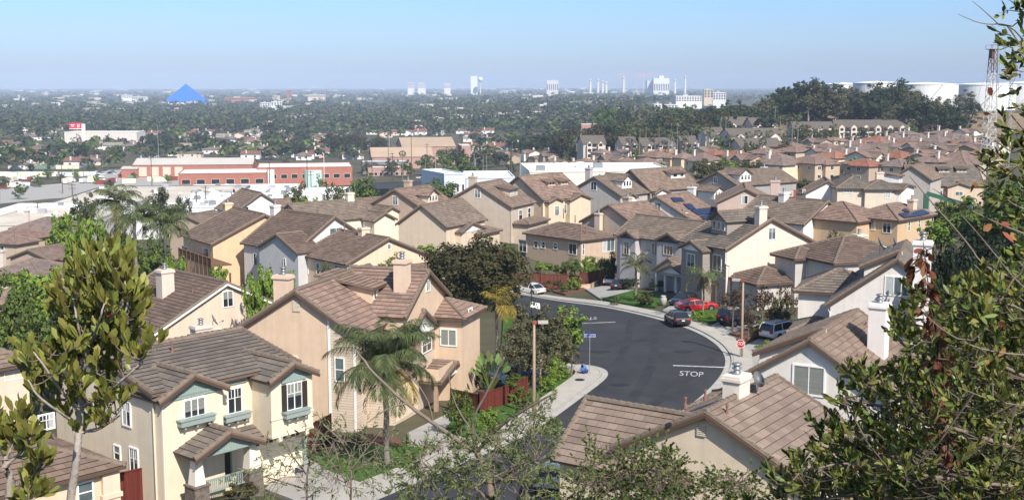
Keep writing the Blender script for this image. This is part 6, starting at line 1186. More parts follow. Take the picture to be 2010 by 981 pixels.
for s in (-1,1): m.beam((-.8+s*1.2,-.9,-.5),(0,0,zz),.25); m.beam((-.8+s*1.2,.9,-.5),(0,0,zz),.25)
m.build('samson_post',[gr],r); m=MB(); m.box(2.6,3.4,-.8,.8,zz-3.4,zz-1.0); m.build('counterweight',[paint(120,160,150)],r)
tw=mat('tank_white',lin(222,222,220),.7,.06,.03)
for px,wpx,yt,Y,lab in ((1655,72,166,960,'leftmost white oil tank behind the hilltop trees'),(1722,92,163.5,930,'second white oil tank, mostly behind trees'),(1820,116,166,900,'largest white oil tank with clear round wall'),(1935,112,166.5,930,'white oil tank behind the oil derrick'),(2010,90,164,960,'white oil tank at the right edge')):
    p=at(px,yt,Y); rad=wpx/2/FP*Y; z=T(p.x,p.y); h_=p.z-z; r=empty('oil_tank',(p.x,p.y+rad*.0,z),0,lab,'tank'); m=MB(); m.lathe([(rad,-4),(rad,h_)],48); m.build('shell',[tw],r); m=MB(); m.lathe([(rad+.3,h_-.3),(rad+.3,h_+.2),(rad*.6,h_+1.0),(.5,h_+1.6)],48); m.build('domed_roof',[tw],r); m=MB(); [m.beam((math.cos(-2.2+k*.05)*(rad+.5),math.sin(-2.2+k*.05)*(rad+.5),h_*k/16),(math.cos(-2.2+(k+1)*.05)*(rad+.5),math.sin(-2.2+(k+1)*.05)*(rad+.5),h_*(k+1)/16),.7,.3) for k in range(16)]; m.build('stair',[M('metal')],r)
# flag, poles
p=at(636,330,690); z=T(p.x,p.y); hh=at(636,301,690).z-z; r=empty('flag_pole',(p.x,p.y,z),0,'white flag pole with a striped flag behind the school','flag pole'); m=MB(); m.tube([(0,0,-1),(0,0,hh)],.15,6); m.build('pole',[M('white')],r); m=MB()
for k in range(7): m.poly([(-2.6,.1*math.sin(k),hh-.3-2.1*(k+1)/7-.5),(0,0,hh-.3-2.1*(k+1)/7),(0,0,hh-.3-2.1*k/7),(-2.6,.1*math.sin(k),hh-.3-2.1*k/7-.5)],k%2); 
m.poly([(-1.1,-.05,hh-1.55),(0,-.05,hh-1.4),(0,-.05,hh-.3),(-1.1,-.05,hh-.5)],2); m.build('flag',[paint(190,50,56),M('white'),paint(50,60,110)],r)
pole_m={}
def upole(px,pyt,Y,arms=2,kind='wood'):
    p=at(px,pyt,Y); z=T(p.x,p.y); h_=p.z-z
    r=empty('utility_pole' if kind=='wood' else 'light_pole',(p.x,p.y,z),rnd.uniform(-.5,.5),None,'pole'); m=MB(); m.tube([(0,0,-1),(0,0,h_)],[.26,.17],6); m.build('pole',[M('wood') if kind=='wood' else M('galv')],r); m=MB()
    for k in range(arms): m.beam((-1.5,0,h_-.6-k*1.4),(1.5,0,h_-.6-k*1.4),.16)
    if kind!='wood': m.beam((0,0,h_),(2.2,0,h_+.5),.12); m.box(1.8,2.8,-.2,.2,h_+.4,h_+.6)
    m.build('crossarm' if kind=='wood' else 'lamp_arm',[M('wood') if kind=='wood' else M('galv')],r); auto(r,'wooden utility pole' if kind=='wood' else 'grey street light pole',px,pyt)
for a in ((296,305,640),(351,240,1000),(443,240,1000),(499,302,760),(528,310,600),(602,300,640),(710,265,900),(807,260,800),(905,262,760),(838,282,700),(1004,290,640),(1014,400,0) if False else (1003,298,600),(770,300,650),(730,310,620),(610,335,560),(141,360,480),(73,395,400),(300,373,470),(120,315,700),(403,365,430),(385,378,420)): upole(*a,kind='wood')
for a in ((143,326,600),(309,248,950),(764,250,1000),(855,310,680),(933,312,620),(1021,305,560),(1070,312,560),(1320,262,640),(1520,300,520),(1580,285,560),(1403,265,620)): upole(*a,arms=0,kind='lamp')
# ---- houses of the tract at right and of the flats on the plain
def smallhouse(seed,w,l,h,sl,hip=True,wall=(232,214,186),roof=(170,130,112),two=True,gar=True):
    g=random.Random(seed); s=House.__new__(House); s.o=Vector((0,0,0)); s.rot=0; s.c,s.s=1,0; s.W,s.L,s.rise,s.h=w,l,w/2*sl,h; s.sl=sl; s.detail=False; s.root=empty('tract_house',(0,0,0)); s.wallm=[stucco(*wall)]; s.roofm=tile(roof,tuple(int(c*.82) for c in roof)); s.trim=M('white'); s.fas=M('fascia'); s.wb=MB(); s.rb=MB(); s.tb=MB(); s.rake=None
    (s.hip(0,w,0,l,h,sl) if hip else s.gable())
    if hip: s.hip(w*.35,w+1.2,-1.5,l*.45,h-.3,sl)
    else: s.gable(w*.4,w+1.5,l*.2,l*.7,h-.2,1.8,'x')
    for t in (.25,.7):
        s.window('W',.45,l*t,h-2.0,1.3,1.2,'split',t=.12); s.window('S',.45 if t<.3 or not hip else -1.05,w*t,h-2.0,1.4,1.2,'split',t=.12)
        if two: s.window('S',.45 if t<.3 or not hip else -1.05,w*t,.9,1.5,1.2,'split',t=.12)
    
    if seed%5 not in (1,3): m=MB(); x=w*(.2 if seed%2 else .75);y=l*(.3 if seed%3 else .7); m.box(x-.5,x+.5,y-.4,y+.4,h-1,h+w*.5*sl+.5+seed%3*.4); m.box(x-.6,x+.6,y-.5,y+.5,h+w*.5*sl+.5+seed%3*.4,h+w*.5*sl+.8+seed%3*.4); m.build('chimney',[stucco(226,210,190)],s.root)
    if seed%4==2: m=MB(); [m.poly([(w+.1-d,l*.3+k*1.6,h+(d-.1)*sl+.2),(w+.1-d,l*.3+1.5+k*1.6,h+(d-.1)*sl+.2),(w-1.6-d,l*.3+1.5+k*1.6,h+(d+1.6)*sl+.2),(w-1.6-d,l*.3+k*1.6,h+(d+1.6)*sl+.2)]) for k in range(3) for d in (.8,)]; m.build('solar_array',[M('solar')],s.root)
    s.done(); return s.root
def place(src,p,rz,label=None,group=None,sc=1,cat='house'):
    r=copy_tree(src); r.location=p; r.rotation_euler=(0,0,rz); r.scale=(sc,)*3
    r['category']=cat
    if group: r['group']=group
    return r
RC=[(190,126,98),(158,128,114),(182,112,86),(146,122,110),(166,136,122),(152,130,122)]; WC=[(232,212,176),(206,182,150),(238,226,204),(190,166,140),(226,200,160)]
proto=[smallhouse(i,9+i%3,10+i%2*2,5.8,.36,i%4!=3,WC[i%5],RC[i%6]) for i in range(9)]
names=['terracotta roofed','brown roofed','orange roofed','dark brown roofed','tan roofed','grey brown roofed']
g=random.Random(5); first=set()
def put(i,p,rz,base,px,py,group,sc=1,name='tract_house'):
    r=place(proto[i],p,rz,None,group,sc); r.name=name; auto(r,base,px,py); return r
rows=[(352,1130,1260,0,60),(351,1500,1880,0,60),(343,1110,1280,0,58),(341,1290,1900,0,62),(334,1120,1280,0,60),(332,1300,1920,0,60),(323,1000,1230,0,52),(324,1300,1930,0,58),(316,1010,1270,0,54),(316,1570,1940,0,56),(309,1580,1940,0,54),(302,1600,1940,0,52),(296,1660,1940,0,50),(290,1730,1935,0,48),(285,1760,1935,0,46)]
for ri,(py,x0,x1,Y,st) in enumerate(rows):
    px=x0+ri%2*20
    while px<x1:
        jx=px+g.uniform(-6,6); q=G(jx,py+g.uniform(-3.5,3.5)); 
        i=g.choice([0,1,1,1,3,4,5,5,6,7,8]) if jx>1240 else g.choice([1,3,4,5,7])
        put(i,(q.x-6,q.y,q.z-.3),R(g.choice([-58,-52,-54,-66,-148,-152,32])),f"{names[i%6]} {'gabled' if i%4==3 else 'hipped'} house",jx,py,'tract houses on the right bench',g.uniform(.95,1.12),name='tract_house'); px+=st*g.uniform(.92,1.1)
# left cluster just below the street
for i,(px,py,Y,rz,k,lab) in enumerate([(2,452,235,-20,1,'brown roofed house at the left edge above the green trees'),(62,432,255,-10,5,'house with white bay windows under a brown hip, left side'),(100,436,262,-15,4,'tan hipped house beside the light green tree, left side'),(70,486,205,-20,3,'brown roof with a small front gable at left'),(100,520,180,-25,1,'low brown roof with white eaves at left'),(15,520,175,-10,5,'pinkish house with white window at the left edge'),(25,560,160,-15,4,'white walled house half buried in the left trees')]):
    p=at(px,py,Y); r=place(proto[k],(p.x-5,p.y,p.z-7.6),R(rz),lab,'brown roofed houses left of the palms'); r['label']=lab; r.name='brown_roofed_house'
p=at(380,425,270); r=place(proto[3],(p.x-6,p.y,p.z-7),R(-20)); r['label']='low brown roofed house right of the rounded pine'; r.name='brown_roofed_house'
h=House('gabled_house','white gabled house with brown roof behind the orange house chimney',(at(458,420,225)),30,11,12,3.6,6,[stucco(240,234,224)],T3); h.gable(); h.gable(7,13,2,9,5.6,2.2,'x'); h.win('S',.35,(474,406,488,414),'split'); h.done()
h=House('hipped_house','house at the left edge whose long tiled roof slopes towards the oval leaved tree',at(72,711,86)-Vector((9.1*.743+12*.669,-9.1*.669+12*.743,0)),-42,9.1,12,2.2,5.4,[stucco(236,214,184)],T3); h.hip(0,9.1,0,12,h.h,.55); h.win('E',8.6,(8,726,60,742),'three','blind'); h.done()
h=House('gabled_house','peach house in the lower left corner with dark door and pilastered window',at(247,912,64)-Vector((8*.743+9*.669,-8*.669+9*.743,0)),-42,8,9,2.0,3.3,[stucco(236,206,170)],T2); h.hip(0,8,-6,9,h.h,.36); h.hip(-7,2.6,-9,5,6.0,.4); h.win('E',2.15,(75,812,106,842),'grid'); h.win('E',7.55,(152,945,182,985),'hung','glassb'); q=h.hit(88,975,(1,0,0),(7.55,0,0)); b=MB(); b.box(7.5,7.65,q.y-.5,q.y+.5,-1,2.1); b.build('front_door',[paint(70,26,32)],h.root); b=MB(); q=h.hit(215,960,(1,0,0),(7.55,0,0)); b.box(7.5,7.8,q.y-.5,q.y+.5,-1,3.0); b.box(7.5,7.88,q.y-.6,q.y+.6,1.6,1.85); b.build('pilaster',[stucco(240,214,182)],h.root); h.done()
# hillside flats
def flats(label,px0,px1,pyt,Y,depth,h,rise,rot,nb,wall=(212,198,176)):
    r=gshed('apartment_block',label,'apartment block',px0,px1,pyt,Y,depth,h,rise,stucco(*wall),tile((166,152,138),(140,128,116)),rot); w=(at(px1,pyt,Y)-at(px0,pyt,Y)).x
    for i in range(nb):
        x=(i+.5)*w/nb; m=MB(); m.box(x-w/nb*.22,x+w/nb*.22,-1.6,.2,-2,h-.6); m.poly([(x-w/nb*.26,-1.7,h-.6),(x+w/nb*.26,-1.7,h-.6),(x,-1.7,h+1.2)]); b_=m.build('bay',[stucco(228,214,192)],r)
        for fl in range(3):
            m=MB(); m.box(x-.9,x+.9,-1.75,-1.6,.8+fl*2.9,2.3+fl*2.9); m.build('window',[M('glass')],r)
            if i<nb-1: m=MB(); m.box(x+w/nb*.3,x+w/nb*.7,-.05,.1,.3+fl*2.9,2.4+fl*2.9); m.build('recess_shade',[M('dark')],r)  # dark panel on the flat wall, painted as the shade inside a balcony
    return r
for a in (('long pale three storey flats under the dry hillside',1640,1780,249,770,16,9,4,-4,6),('pale flats left part behind eucalyptus stems',1560,1640,253,760,16,9,4,4,4),('stepped flats with twin gables, uppermost',1425,1480,246,790,16,8,5,12,2),('stepped flats with tan roofs right of the upper pair',1478,1530,248,780,16,8,5,12,2),('stepped flats in the middle tier',1435,1545,268,670,16,9,4,14,3),('lowest stepped flats above the terracotta roofs',1455,1545,290,600,16,9,4,14,3),('flats roof beside the dirt path on the hill',1515,1560,228,880,14,8,4,10,2),('flats among the fan palms with grey roof',1338,1370,256,760,14,8,4,12,2),('cream gabled flats between palm groups',1385,1425,265,700,14,9,4,10,2),('yellow flats left among dark trees',1145,1190,282,660,14,8,4,10,2),('yellow flats in the middle among dark trees',1222,1252,285,650,14,8,4,12,2),('yellow flats at the right of the dark trees',1262,1330,287,650,14,8,4,12,3),('flats roof right of the tan stepped flats',1340,1372,283,650,14,8,4,10,2)): flats(*a)
# containers and yard cars
CC=[((226,218,204),'cream'),((222,214,184),'pale yellow'),((132,62,58),'dark red'),((112,138,118),'green'),((208,210,212),'light grey')]
g=random.Random(9)
for i in range(40):
    if i<12: px,py=28+i*10.5,331+g.uniform(-1,1)
    elif i<26: px,py=8+(i-12)*13,346+g.uniform(-1,1)
    elif i<32: px,py=g.uniform(0,60),366+g.uniform(-2,2)
    else: px,py=g.uniform(200,340),g.uniform(348,366)
    q=G(px,py); c,nm=g.choice(CC); r=empty('cargo_container',q,R(g.choice([3,4,5,6]) if i<26 else g.choice([8,85,40])),None,'container','containers stored in the yard'); m=MB(); m.box(-4.5,4.5,-1.2,1.2,.05,2.9); 
    for k in range(18): m.box(-4.4+k*.5,-4.15+k*.5,-1.26,-1.2,.2,2.75)
    m.build('shell',[paint(*c)],r); m=MB(); m.box(4.5,4.56,-1.1,1.1,.15,2.8); m.box(4.56,4.62,-.05,.05,.2,2.7); m.build('door',[paint(*[int(v*.85) for v in c])],r); auto(r,f'{nm} cargo container',px,py)
for i in range(18):
    px,py=g.uniform(0,230),g.uniform(353,362); q=G(px,py); c,nm=g.choice(CC[:3]+CC[4:]); r=empty('box_truck',q,R(g.choice([5,80,85])),None,'truck','trucks in the storage yard'); m=MB(); m.box(-3.6,2.2,-1.2,1.2,.9,3.4); m.build('cargo_box',[paint(*c)],r); m=MB(); m.box(2.4,4.0,-1.1,1.1,.6,2.0); m.box(2.4,3.5,-1.05,1.05,2.0,2.6); m.build('cab',[M('white')],r); m=MB(); m.box(3.5,3.56,-.95,.95,1.9,2.5); m.build('windscreen',[M('glass')],r)
    for x in (-2.4,2.9):
        for y in (-1.0,1.0): m=MB(); m.tube([(x,y-.14,.48),(x,y+.14,.48)],.48,10); m.build('wheel',[M('black')],r)
    auto(r,f'{nm} box truck',px,py)
_lc={}
def lowcar(ci):
    if ci in _lc: return _lc[ci]
    col=[(.7,.7,.7),(.02,.02,.025),(.3,.31,.33),(.35,.03,.03),(.05,.09,.2)][ci]; m=MB(); rows=[]
    for x,zb,zt,w in ((-2.3,.4,.85,.8),(-2.1,.25,.95,.88),(-.8,.2,.95,.9),(1.1,.2,.9,.9),(2.1,.25,.75,.86),(2.3,.4,.6,.78)): rows.append([(x,w,zb),(x,w,zt-.05),(x,w*.85,zt),(x,-w*.85,zt),(x,-w,zt-.05),(x,-w,zb)])
    b0=len(m.v); m.v+=[p for r_ in rows for p in r_]
    for i in range(5):
        for k in range(6): k2=(k+1)%6; m.f.append((b0+i*6+k,b0+(i+1)*6+k,b0+(i+1)*6+k2,b0+i*6+k2)); m.m.append(0); m.uv.append(None)
    m.f.append((b0,b0+1,b0+2,b0+3,b0+4,b0+5)); m.m.append(0); m.uv.append(None); m.f.append(tuple(b0+30+k for k in range(6))); m.m.append(0); m.uv.append(None)
    m.poly([(-1.2,-.62,1.42),(.3,-.62,1.42),(.3,.62,1.42),(-1.2,.62,1.42)])
    k=MB(); P=[(-1.75,-.76,.93),(1.05,-.76,.9),(1.05,.76,.9),(-1.75,.76,.93)]; Q=[(-1.2,-.62,1.41),(.3,-.62,1.41),(.3,.62,1.41),(-1.2,.62,1.41)]
    for i in range(4): k.poly([P[i],P[(i+1)%4],Q[(i+1)%4],Q[i]])
    w=MB()
    w.lathe([(.2,-.1),(.33,-.1),(.33,.1),(.2,.1)],10); _lc[ci]=(m.mesh('car_body',[mat('far_car_paint',col,.35,spec=.6)]),k.mesh('car_glass',[M('glass')]),w.mesh('car_wheel',[M('black')])); return _lc[ci]
CN=['white','black','grey','red','blue']
for i in range(46):
    if i<30: px,py=g.uniform(190,340),g.uniform(336,346)
    elif i<38: px,py=g.uniform(540,620),g.uniform(360,370)
    else: px,py=g.uniform(820,950),g.uniform(342,354)
    q=G(px,py); ci=g.choice([0,0,1,1,2,2,3,4]); r=empty('yard_car',q,R(g.choice([70,75,250,80])),None,'car','cars in the far car parks'); B,K,Wm=lowcar(ci); link('body',B,r); link('window_band',K,r)
    for sx in (-1.4,1.4):
        for sy in (-.82,.82): w_=link('wheel',Wm,r); w_.location=(sx,sy,.33); w_.rotation_euler=(R(90),0,0)
    auto(r,f'{CN[ci]} car',px,py)
# ---- roads of the plain
for poly in ([(560,372),(640,362),(1000,350),(1100,352),(1000,362),(640,376)],[(0,372),(350,340),(420,345),(330,372),(100,390),(0,400)],): drape('yard_paving' if poly[0][0]==0 else 'avenue',poly,.25,M('drive') if poly[0][0]==0 else M('asphalt'),.3,12)
drape('dry_slope',[(150,800),(200,865),(300,905),(400,880),(385,790),(330,735),(240,715),(180,740)],.15,M('dryg'),.3,12,world=True)
drape('hill_track',[(185,860),(210,800),(216,802),(196,866)],.25,mat('dirt_track',lin(200,176,150),.95,.15,.1),.1,8,world=True)
drape('parking_lot',[(185,336),(236,334),(345,345),(350,364),(190,368)],.25,M('drive'),.3,10)
# ---- planted hillside, valley trees
def thing_tree(kind,px,py,h,base,w=None,q=.16,group='trees of the valley',nm='tree',Y=None):
    p=G(px,py) if Y is None else at(px,py,Y)
    if Y: p.z=T(p.x,p.y)
    r=tree(kind,p,h,w,None,nm,group,seed=rnd.randrange(3),q=q); auto(r,base,px,py-h/2*FP/p.y); return r
KN={'euc':'grey green eucalyptus','dark':'dark rounded tree','olive':'olive green tree','round':'green rounded tree','bright':'light green tree','pine':'dark pine','purple':'bronze tree','cypress':'slim cypress'}
g=random.Random(21)
for px,py,h in [(1505,208,13),(1530,206,15),(1550,205,16),(1575,203,18),(1600,203,20),(1622,205,17),(1640,204,17),(1560,215,13),(1660,205,16),(1700,218,15),(1715,222,20),(1740,222,22),(1765,224,24),(1790,228,20),(1810,232,19),(1830,236,17),(1850,238,15),(1865,242,14),(1895,205,15),(1780,215,20),(1735,212,18),(1690,210,13),(1745,235,14),(1630,215,9),(1850,225,14),(1488,212,12),(1518,206,14),(1540,206,16),(1588,204,18),(1612,204,18),(1650,206,18),(1672,208,17),(1690,212,19),(1705,216,18),(1728,218,21),(1752,222,22),(1778,226,19),(1860,240,12),(1880,240,11),(1470,210,11),(1910,207,11)]: thing_tree(g.choice(['euc','dark','dark']),px,py,h*(1.42 if px<1662 else 1.2),'hilltop eucalyptus',h*1.2,.8,'hilltop eucalyptus trees','eucalyptus_tree',(775 if py>=227 else 860)+g.uniform(-30,25))
for px,py,h in [(1080,300,17),(1058,300,16),(1100,300,18),(1030,302,15),(1012,300,14),(1092,305,14),(1045,306,14)]: thing_tree('dark',px,py+4,h,'tall dark clump tree',h*.95,.8,'dark clump beside the tract houses')
for i in range(78):
    px=g.uniform(1120,1440); thing_tree(g.choice(['dark','dark','euc','purple','olive','dark']),px,250,g.uniform(12,19),'dark belt tree',None,.4,'dark tree belt',Y=g.uniform(730,900))
for i in range(26):
    px=g.uniform(1420,1530) if i<18 else g.uniform(1600,1700); py=g.uniform(200,225); thing_tree(g.choice(['dark','dark','euc']),px,py,g.uniform(13,20) if i<18 else 6,'dark shoulder tree',None,.2,'trees on the hill shoulder',Y=g.uniform(780,880))
for i in range(46):
    px=g.uniform(1560,1910); py=g.uniform(222,256)+(px-1700)*.02; p=G(px,py); r=tree('shrub' if g.random()<.4 else 'chap',p,g.uniform(2,4),g.uniform(5,10),None,'hillside_shrub','shrubs on the dry hillside',seed=g.randrange(3),q=.3,cat='shrub'); auto(r,'dry hillside shrub',px,py)
for px,yt,Y in [(1237,252,640),(1247,258,650),(1256,252,630),(1268,250,640),(1294,252,650),(1286,262,640),(1318,243,640),(1330,240,645),(1312,262,620),(1322,268,600),(1344,264,610),(1358,250,640),(1374,252,640),(1388,250,650),(1396,262,620),(1415,232,690),(1425,230,690),(1410,275,600),(1432,270,610),(1400,285,575),(1422,292,560),(1470,266,640),(1488,262,650),(1497,278,590),(1508,206,800),(1522,207,800),(1532,228,700),(1545,232,700),(1556,230,700),(1567,232,690),(1345,296,560),(1360,300,550),(1300,300,560),(1345,280,580),(1140,262,690),(1132,272,680),(1450,300,560),(1475,300,560),(1510,262,650),(955,292,640),(948,296,640),(931,290,640),(790,302,760),(835,310,700)]:
    p=at(px,yt,Y); z=T(p.x,p.y); 
    if p.z-z<3: continue
    r=fanpalm((p.x,p.y,z),p.z-z,2.4,None,'fan palms of the bench'); auto(r,'fan palm',px,yt)
for i in range(60):
    px,py=g.uniform(470,1000),g.uniform(222,246); p=G(px,py); r=fanpalm(p,g.uniform(12,19),2.8,None,'palms on the plain'); auto(r,'tall fan palm',px,py-15)
p=G(763,345); fanpalm(p,(345-262)/FP*p.y,3.0,'very tall lone palm before the school hall')
for px,py,h,k in ((128,282,9,'round'),(150,280,11,'dark'),(172,284,8,'olive'),(205,281,12,'dark'),(228,279,10,'round'),(262,281,13,'dark'),(300,300,18,'dark'),(330,298,16,'dark'),(395,296,20,'dark'),(225,318,14,'round'),(160,322,17,'dark'),(60,318,13,'round'),(20,315,15,'round'),(770,346,12,'olive'),(800,348,11,'round'),(835,345,14,'round'),(870,338,17,'round'),(895,335,18,'dark'),(745,300,14,'purple'),(700,300,18,'purple'),(668,298,17,'purple'),(640,292,14,'dark'),(720,345,10,'olive'),(980,318,12,'round'),(590,312,16,'dark'),(560,305,13,'olive')): thing_tree(k,px,py,h,KN[k],None,.6,'large trees of the near valley')
for i in range(34):
    px=g.uniform(1555,1800) if i<22 else g.uniform(1420,1560); thing_tree(g.choice(['euc','euc','olive','round']),px,285,g.uniform(6,11),'slender eucalyptus before the flats',None,.3,'slender trees before the hillside flats','eucalyptus_tree',Y=g.uniform(700,755) if i<22 else g.uniform(570,640))
for i in range(26):
    px=1180+i*10.4+g.uniform(-5,5); Y=g.uniform(1050,1300); p=at(px,g.uniform(203,212),Y); z=T(p.x,p.y); r=tree(g.choice(['dark','euc','dark','round']),(p.x,p.y,z),max(8,p.z-z),16,None,'tree','dark tree belt',seed=g.randrange(3),q=.3); auto(r,'dark belt tree',px,205)
# street trees among the tract
for i in range(64):
    px=g.uniform(1000,1920); py=g.uniform(292,350) if px>1560 else g.uniform(306,350); thing_tree(g.choice(['olive','bright','round']),px,py+2,g.uniform(4,8),'garden tree',None,.2,'garden trees of the tract')
# plain: nearest trees one by one, the far canopy as one mass
cnt=0; g=random.Random(31)
near_=[(150,352,6,'bright'),(75,368,8,'round'),(120,360,7,'olive'),(40,392,9,'round'),(190,362,6,'bright'),(560,330,9,'euc'),(650,290,9,'dark'),(95,352,7,'round'),(215,372,6,'dark'),(262,352,5,'olive'),(330,360,6,'bright'),(10,372,8,'olive'),(60,340,7,'dark'),(180,340,8,'round')]
for px,py,h,k in near_: thing_tree(k,px,py,h,'yard tree',None,.6,'trees of the storage yard')
def ok(px,py):
    if py>332 and not(0<px<60): return False
    if 232<px<505 and 311<py<345: return False
    if 345<px<705 and 315<py: return False
    if 705<px<930 and 272<py<345: return False
    if 120<px<270 and 250<py<278: return False
    if px>1000+ (300-py)*3.2 and py<302: return False
    if px>985 and py>=300: return False
    return True
while cnt<40:
    px,py=g.uniform(-10,1130),235+(g.random()**1.25)*100
    if not ok(px,py): continue
    k=g.choice(['round','round','dark','dark','olive','euc','bright','pine']); thing_tree(k,px,py,g.uniform(8,15),KN[k],None,.22,'trees of the valley'); cnt+=1
rng=np.random.default_rng(4)
def mass(name,n,xr,yr,hr,mats,label,cat,ok=None,faces=46,sz=1.5):
    V=[];F=[];MI=[];off=0; px=rng.uniform(*xr,n); py=yr[0]+(rng.random(n)**1.0)*(yr[1]-yr[0])
    for a,b in zip(px,py):
        if ok and not ok(a,b): continue
        p=G(a,b); h=hr[0]+(hr[1]-hr[0])*rng.random()**1.6; w=h*rng.uniform(.9,1.5); k=faces if p.y<1600 else faces//2
        c=nz(rng.normal(size=(k,3))); c[:,2]=np.abs(c[:,2])*1.0-.25; pos=c*np.array([w/2,w/2,h*.5])*rng.uniform(.6,1.0,(k,1))+np.array([p.x,p.y,p.z+h*.5]); nr=nz(c+rng.normal(size=c.shape)*.5+np.array([0,0,.5])); v,f=rhomb(pos,nr,h*.17*rng.uniform(.7,1.3,k),.75,rng); V.append(v);F.append(f+off);off+=len(v); MI.append(np.full(k,rng.integers(len(mats))))
    o=link(name,arrmesh(name,np.concatenate(V),np.concatenate(F),mats,mi=np.concatenate(MI))); tag(o,label,cat,None,'stuff'); return o
mass('tree_canopy',9600,(-20,1545),(177,262),(7,19),[FL[0],FL[1],FL[2],FL[1],FL[0],FL[4]],'continuous tree canopy of the plain fading to blue haze','trees',lambda a,b: a<1130+(262-b)*(2.6 if b>205 else 5.6) and not(330<a<402 and b<198),30)
mass('tree_canopy',2100,(-20,1560),(169,184),(9,15),[FL[0],FL[1],FL[2]],'thin far line of trees below the horizon','trees',lambda a,b: a<1556,16)
mass('tree_canopy',1050,(-20,1120),(255,336),(4,15),[FL[0],FL[1],FL[2],FL[3],FL[1],FL[1]],'leafy gardens and street trees between the bungalows of the plain','trees',ok,60)
mass('hill_brush',260,(1480,1940),(214,262),(1.5,4),[LM['olive'],LM['dark'],LM['brown']],'low dry brush covering the hillside below the tanks','brush',lambda a,b: True,40)
# houses on the plain
pr2=[smallhouse(40+i,10,13,3.2,.38,i%2==0,[(236,230,220),(226,206,180),(240,238,234)][i%3],[(150,132,122),(160,104,88),(126,116,112),(176,164,150)][i%4],False) for i in range(6)]
RN=['grey roofed','terracotta roofed','dark roofed','pale roofed']
for k in range(170):
    while True:
        px,py=g.uniform(0,1000),g.uniform(262,334) if k<150 else g.uniform(235,262)
        if ok(px,py): break
    q=G(px,py); i=g.randrange(6); r=place(pr2[i],(q.x,q.y,q.z),R(g.choice([0,90,8,95])),None,'bungalows on the plain',g.uniform(1.1,1.5),'bungalow'); r.name='bungalow'; auto(r,f'{RN[i%4]} bungalow',px,py)
for k in range(60):
    px,py=g.uniform(480,1180),g.uniform(228,244) if k<48 else g.uniform(246,262); q=G(px,py); w=g.uniform(12,30); c=g.choice([(236,232,226),(240,238,234),(226,206,184),(206,190,172),(200,140,116)]); r=empty('flat_roofed_shop',q,R(g.uniform(-10,10)),None,'shop','pale flat roofed shops in the tree belt'); m=MB(); h_=g.uniform(5,9); m.box(-w/2,w/2,0,12,-1,h_); m.build('wall',[stucco(*c)],r); m=MB(); m.box(-w/2-.3,w/2+.3,-.3,12.3,h_,h_+.5); m.build('roof',[wr],r); m=MB(); m.box(-w/2+1,w/2-1,-.15,.02,.8,2.8); m.build('shop_window',[M('glass')],r); auto(r,'pale flat roofed shop' if c[0]>210 else 'tan flat roofed shop',px,py)
V=[];F=[];off=0
for k in range(300):
    px,py=rng.uniform(-10,1500),170+54*rng.random()**2.2; 
    if px>1150+(224-py)*4: continue
    q=G(px,py); w,d,h_=rng.uniform(3,10)*(1+q.y/3500),rng.uniform(8,16),rng.uniform(6,9); v=np.array([(x,y,z) for z in (0,h_) for x,y in ((-w,0),(w,0),(w,d),(-w,d))])+np.array([q.x,q.y,q.z+3]); V.append(v); F.append(np.array([(4,5,6,7),(0,1,5,4),(1,2,6,5),(2,3,7,6),(3,0,4,7)])+off); off+=8
o=link('far_rooftops',arrmesh('far_rooftops',np.concatenate(V),np.concatenate(F),[mat('far_wall',lin(168,162,152),.9,.1,.002,island=.4)])); tag(o,'scatter of tiny pale roofs far out on the plain','buildings',None,'stuff')
for o in proto+pr2:
    for c in list(o.children):
        for d in list(c.children): bpy.data.objects.remove(d)
        bpy.data.objects.remove(c)
    bpy.data.objects.remove(o)
autolabels()
# ------------------------------------------------------------------ camera, daylight, air
cam=bpy.data.cameras.new('camera'); co=bpy.data.objects.new('camera',cam); COL.objects.link(co); cam.sensor_width=36; cam.lens=36*FP/2010; cam.clip_start=.1; cam.clip_end=60000; co.rotation_euler=(math.pi/2-PITCH,0,0); scene.camera=co
AZ=math.atan2(.46,-.89); EL=R(43)
sv=Vector((math.sin(AZ)*math.cos(EL),math.cos(AZ)*math.cos(EL),math.sin(EL)))
sun=bpy.data.lights.new('sun','SUN'); sun.energy=4.6; sun.angle=R(.53); sun.color=(1,.945,.86); so=bpy.data.objects.new('sun',sun); COL.objects.link(so); so.rotation_euler=sv.to_track_quat('Z','Y').to_euler()
w=bpy.data.worlds.new('World'); scene.world=w; w.use_nodes=True; nt=w.node_tree; bg=nt.nodes['Background']; sk=nt.nodes.new('ShaderNodeTexSky'); sk.sky_type='NISHITA'; sk.sun_disc=False; sk.sun_elevation=EL; sk.sun_rotation=AZ; sk.altitude=80; sk.air_density=1.0; sk.dust_density=.6; sk.ozone_density=1.6
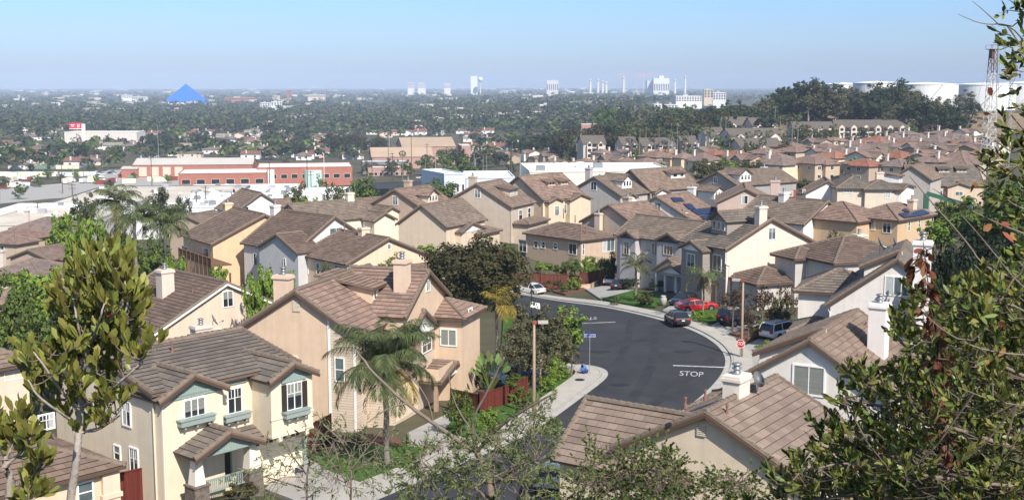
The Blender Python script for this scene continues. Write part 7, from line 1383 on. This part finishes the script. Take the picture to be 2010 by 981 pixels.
tcw=nt.nodes.new('ShaderNodeTexCoord'); sxw=nt.nodes.new('ShaderNodeSeparateXYZ'); nt.links.new(tcw.outputs['Generated'],sxw.inputs[0]); rp=nt.nodes.new('ShaderNodeValToRGB'); nzw=nt.nodes.new('ShaderNodeTexNoise'); nzw.inputs['Scale'].default_value=9; nzw.inputs['Detail'].default_value=4; mpw=nt.nodes.new('ShaderNodeMapping'); mpw.inputs['Scale'].default_value=(1,1,9); nt.links.new(tcw.outputs['Generated'],mpw.inputs[0]); nt.links.new(mpw.outputs[0],nzw.inputs[0]); mdw=nt.nodes.new('ShaderNodeMath'); mdw.operation='MULTIPLY_ADD'; mdw.inputs[1].default_value=.03; nt.links.new(nzw.outputs['Fac'],mdw.inputs[0]); nt.links.new(sxw.outputs[2],mdw.inputs[2]); nt.links.new(mdw.outputs[0],rp.inputs[0])
e=rp.color_ramp.elements; e[0].position=.012; e[0].color=(.50,.58,.88,1); e[1].position=.45; e[1].color=(1,1,1,1); x=e.new(.045); x.color=(.50,.64,1.0,1); x=e.new(.11); x.color=(.50,.70,1.0,1)
mxw=nt.nodes.new('ShaderNodeMix'); mxw.data_type='RGBA'; mxw.blend_type='MULTIPLY'; mxw.inputs[0].default_value=1; nt.links.new(sk.outputs[0],mxw.inputs[6]); nt.links.new(rp.outputs[0],mxw.inputs[7]); nt.links.new(mxw.outputs[2],bg.inputs[0]); bg.inputs[1].default_value=.112
scene.view_settings.view_transform='Standard'; scene.view_settings.look='None'; scene.view_settings.exposure=.5; scene.view_settings.gamma=1
# haze: one closed box of even, thin air
def haze(dens,col,an=0.0):
    b=MB(); b.box(-14000,14000,-60,15600,-72,110); o=b.build('haze',[]); o['kind']='stuff'
    m=bpy.data.materials.new('haze_air'); m.use_nodes=True; n=m.node_tree; n.nodes.clear(); out=n.nodes.new('ShaderNodeOutputMaterial'); v=n.nodes.new('ShaderNodeVolumePrincipled'); v.inputs['Color'].default_value=(*col,1); v.inputs['Density'].default_value=dens; v.inputs['Anisotropy'].default_value=an; n.links.new(v.outputs[0],out.inputs['Volume']); o.data.materials.append(m); return o
haze(9.5e-5,(.50,.62,.82),-.3)
cy=scene.cycles; cy.max_bounces=6; cy.diffuse_bounces=3; cy.glossy_bounces=2; cy.transmission_bounces=2; cy.transparent_max_bounces=4; cy.volume_bounces=1; cy.sample_clamp_indirect=4
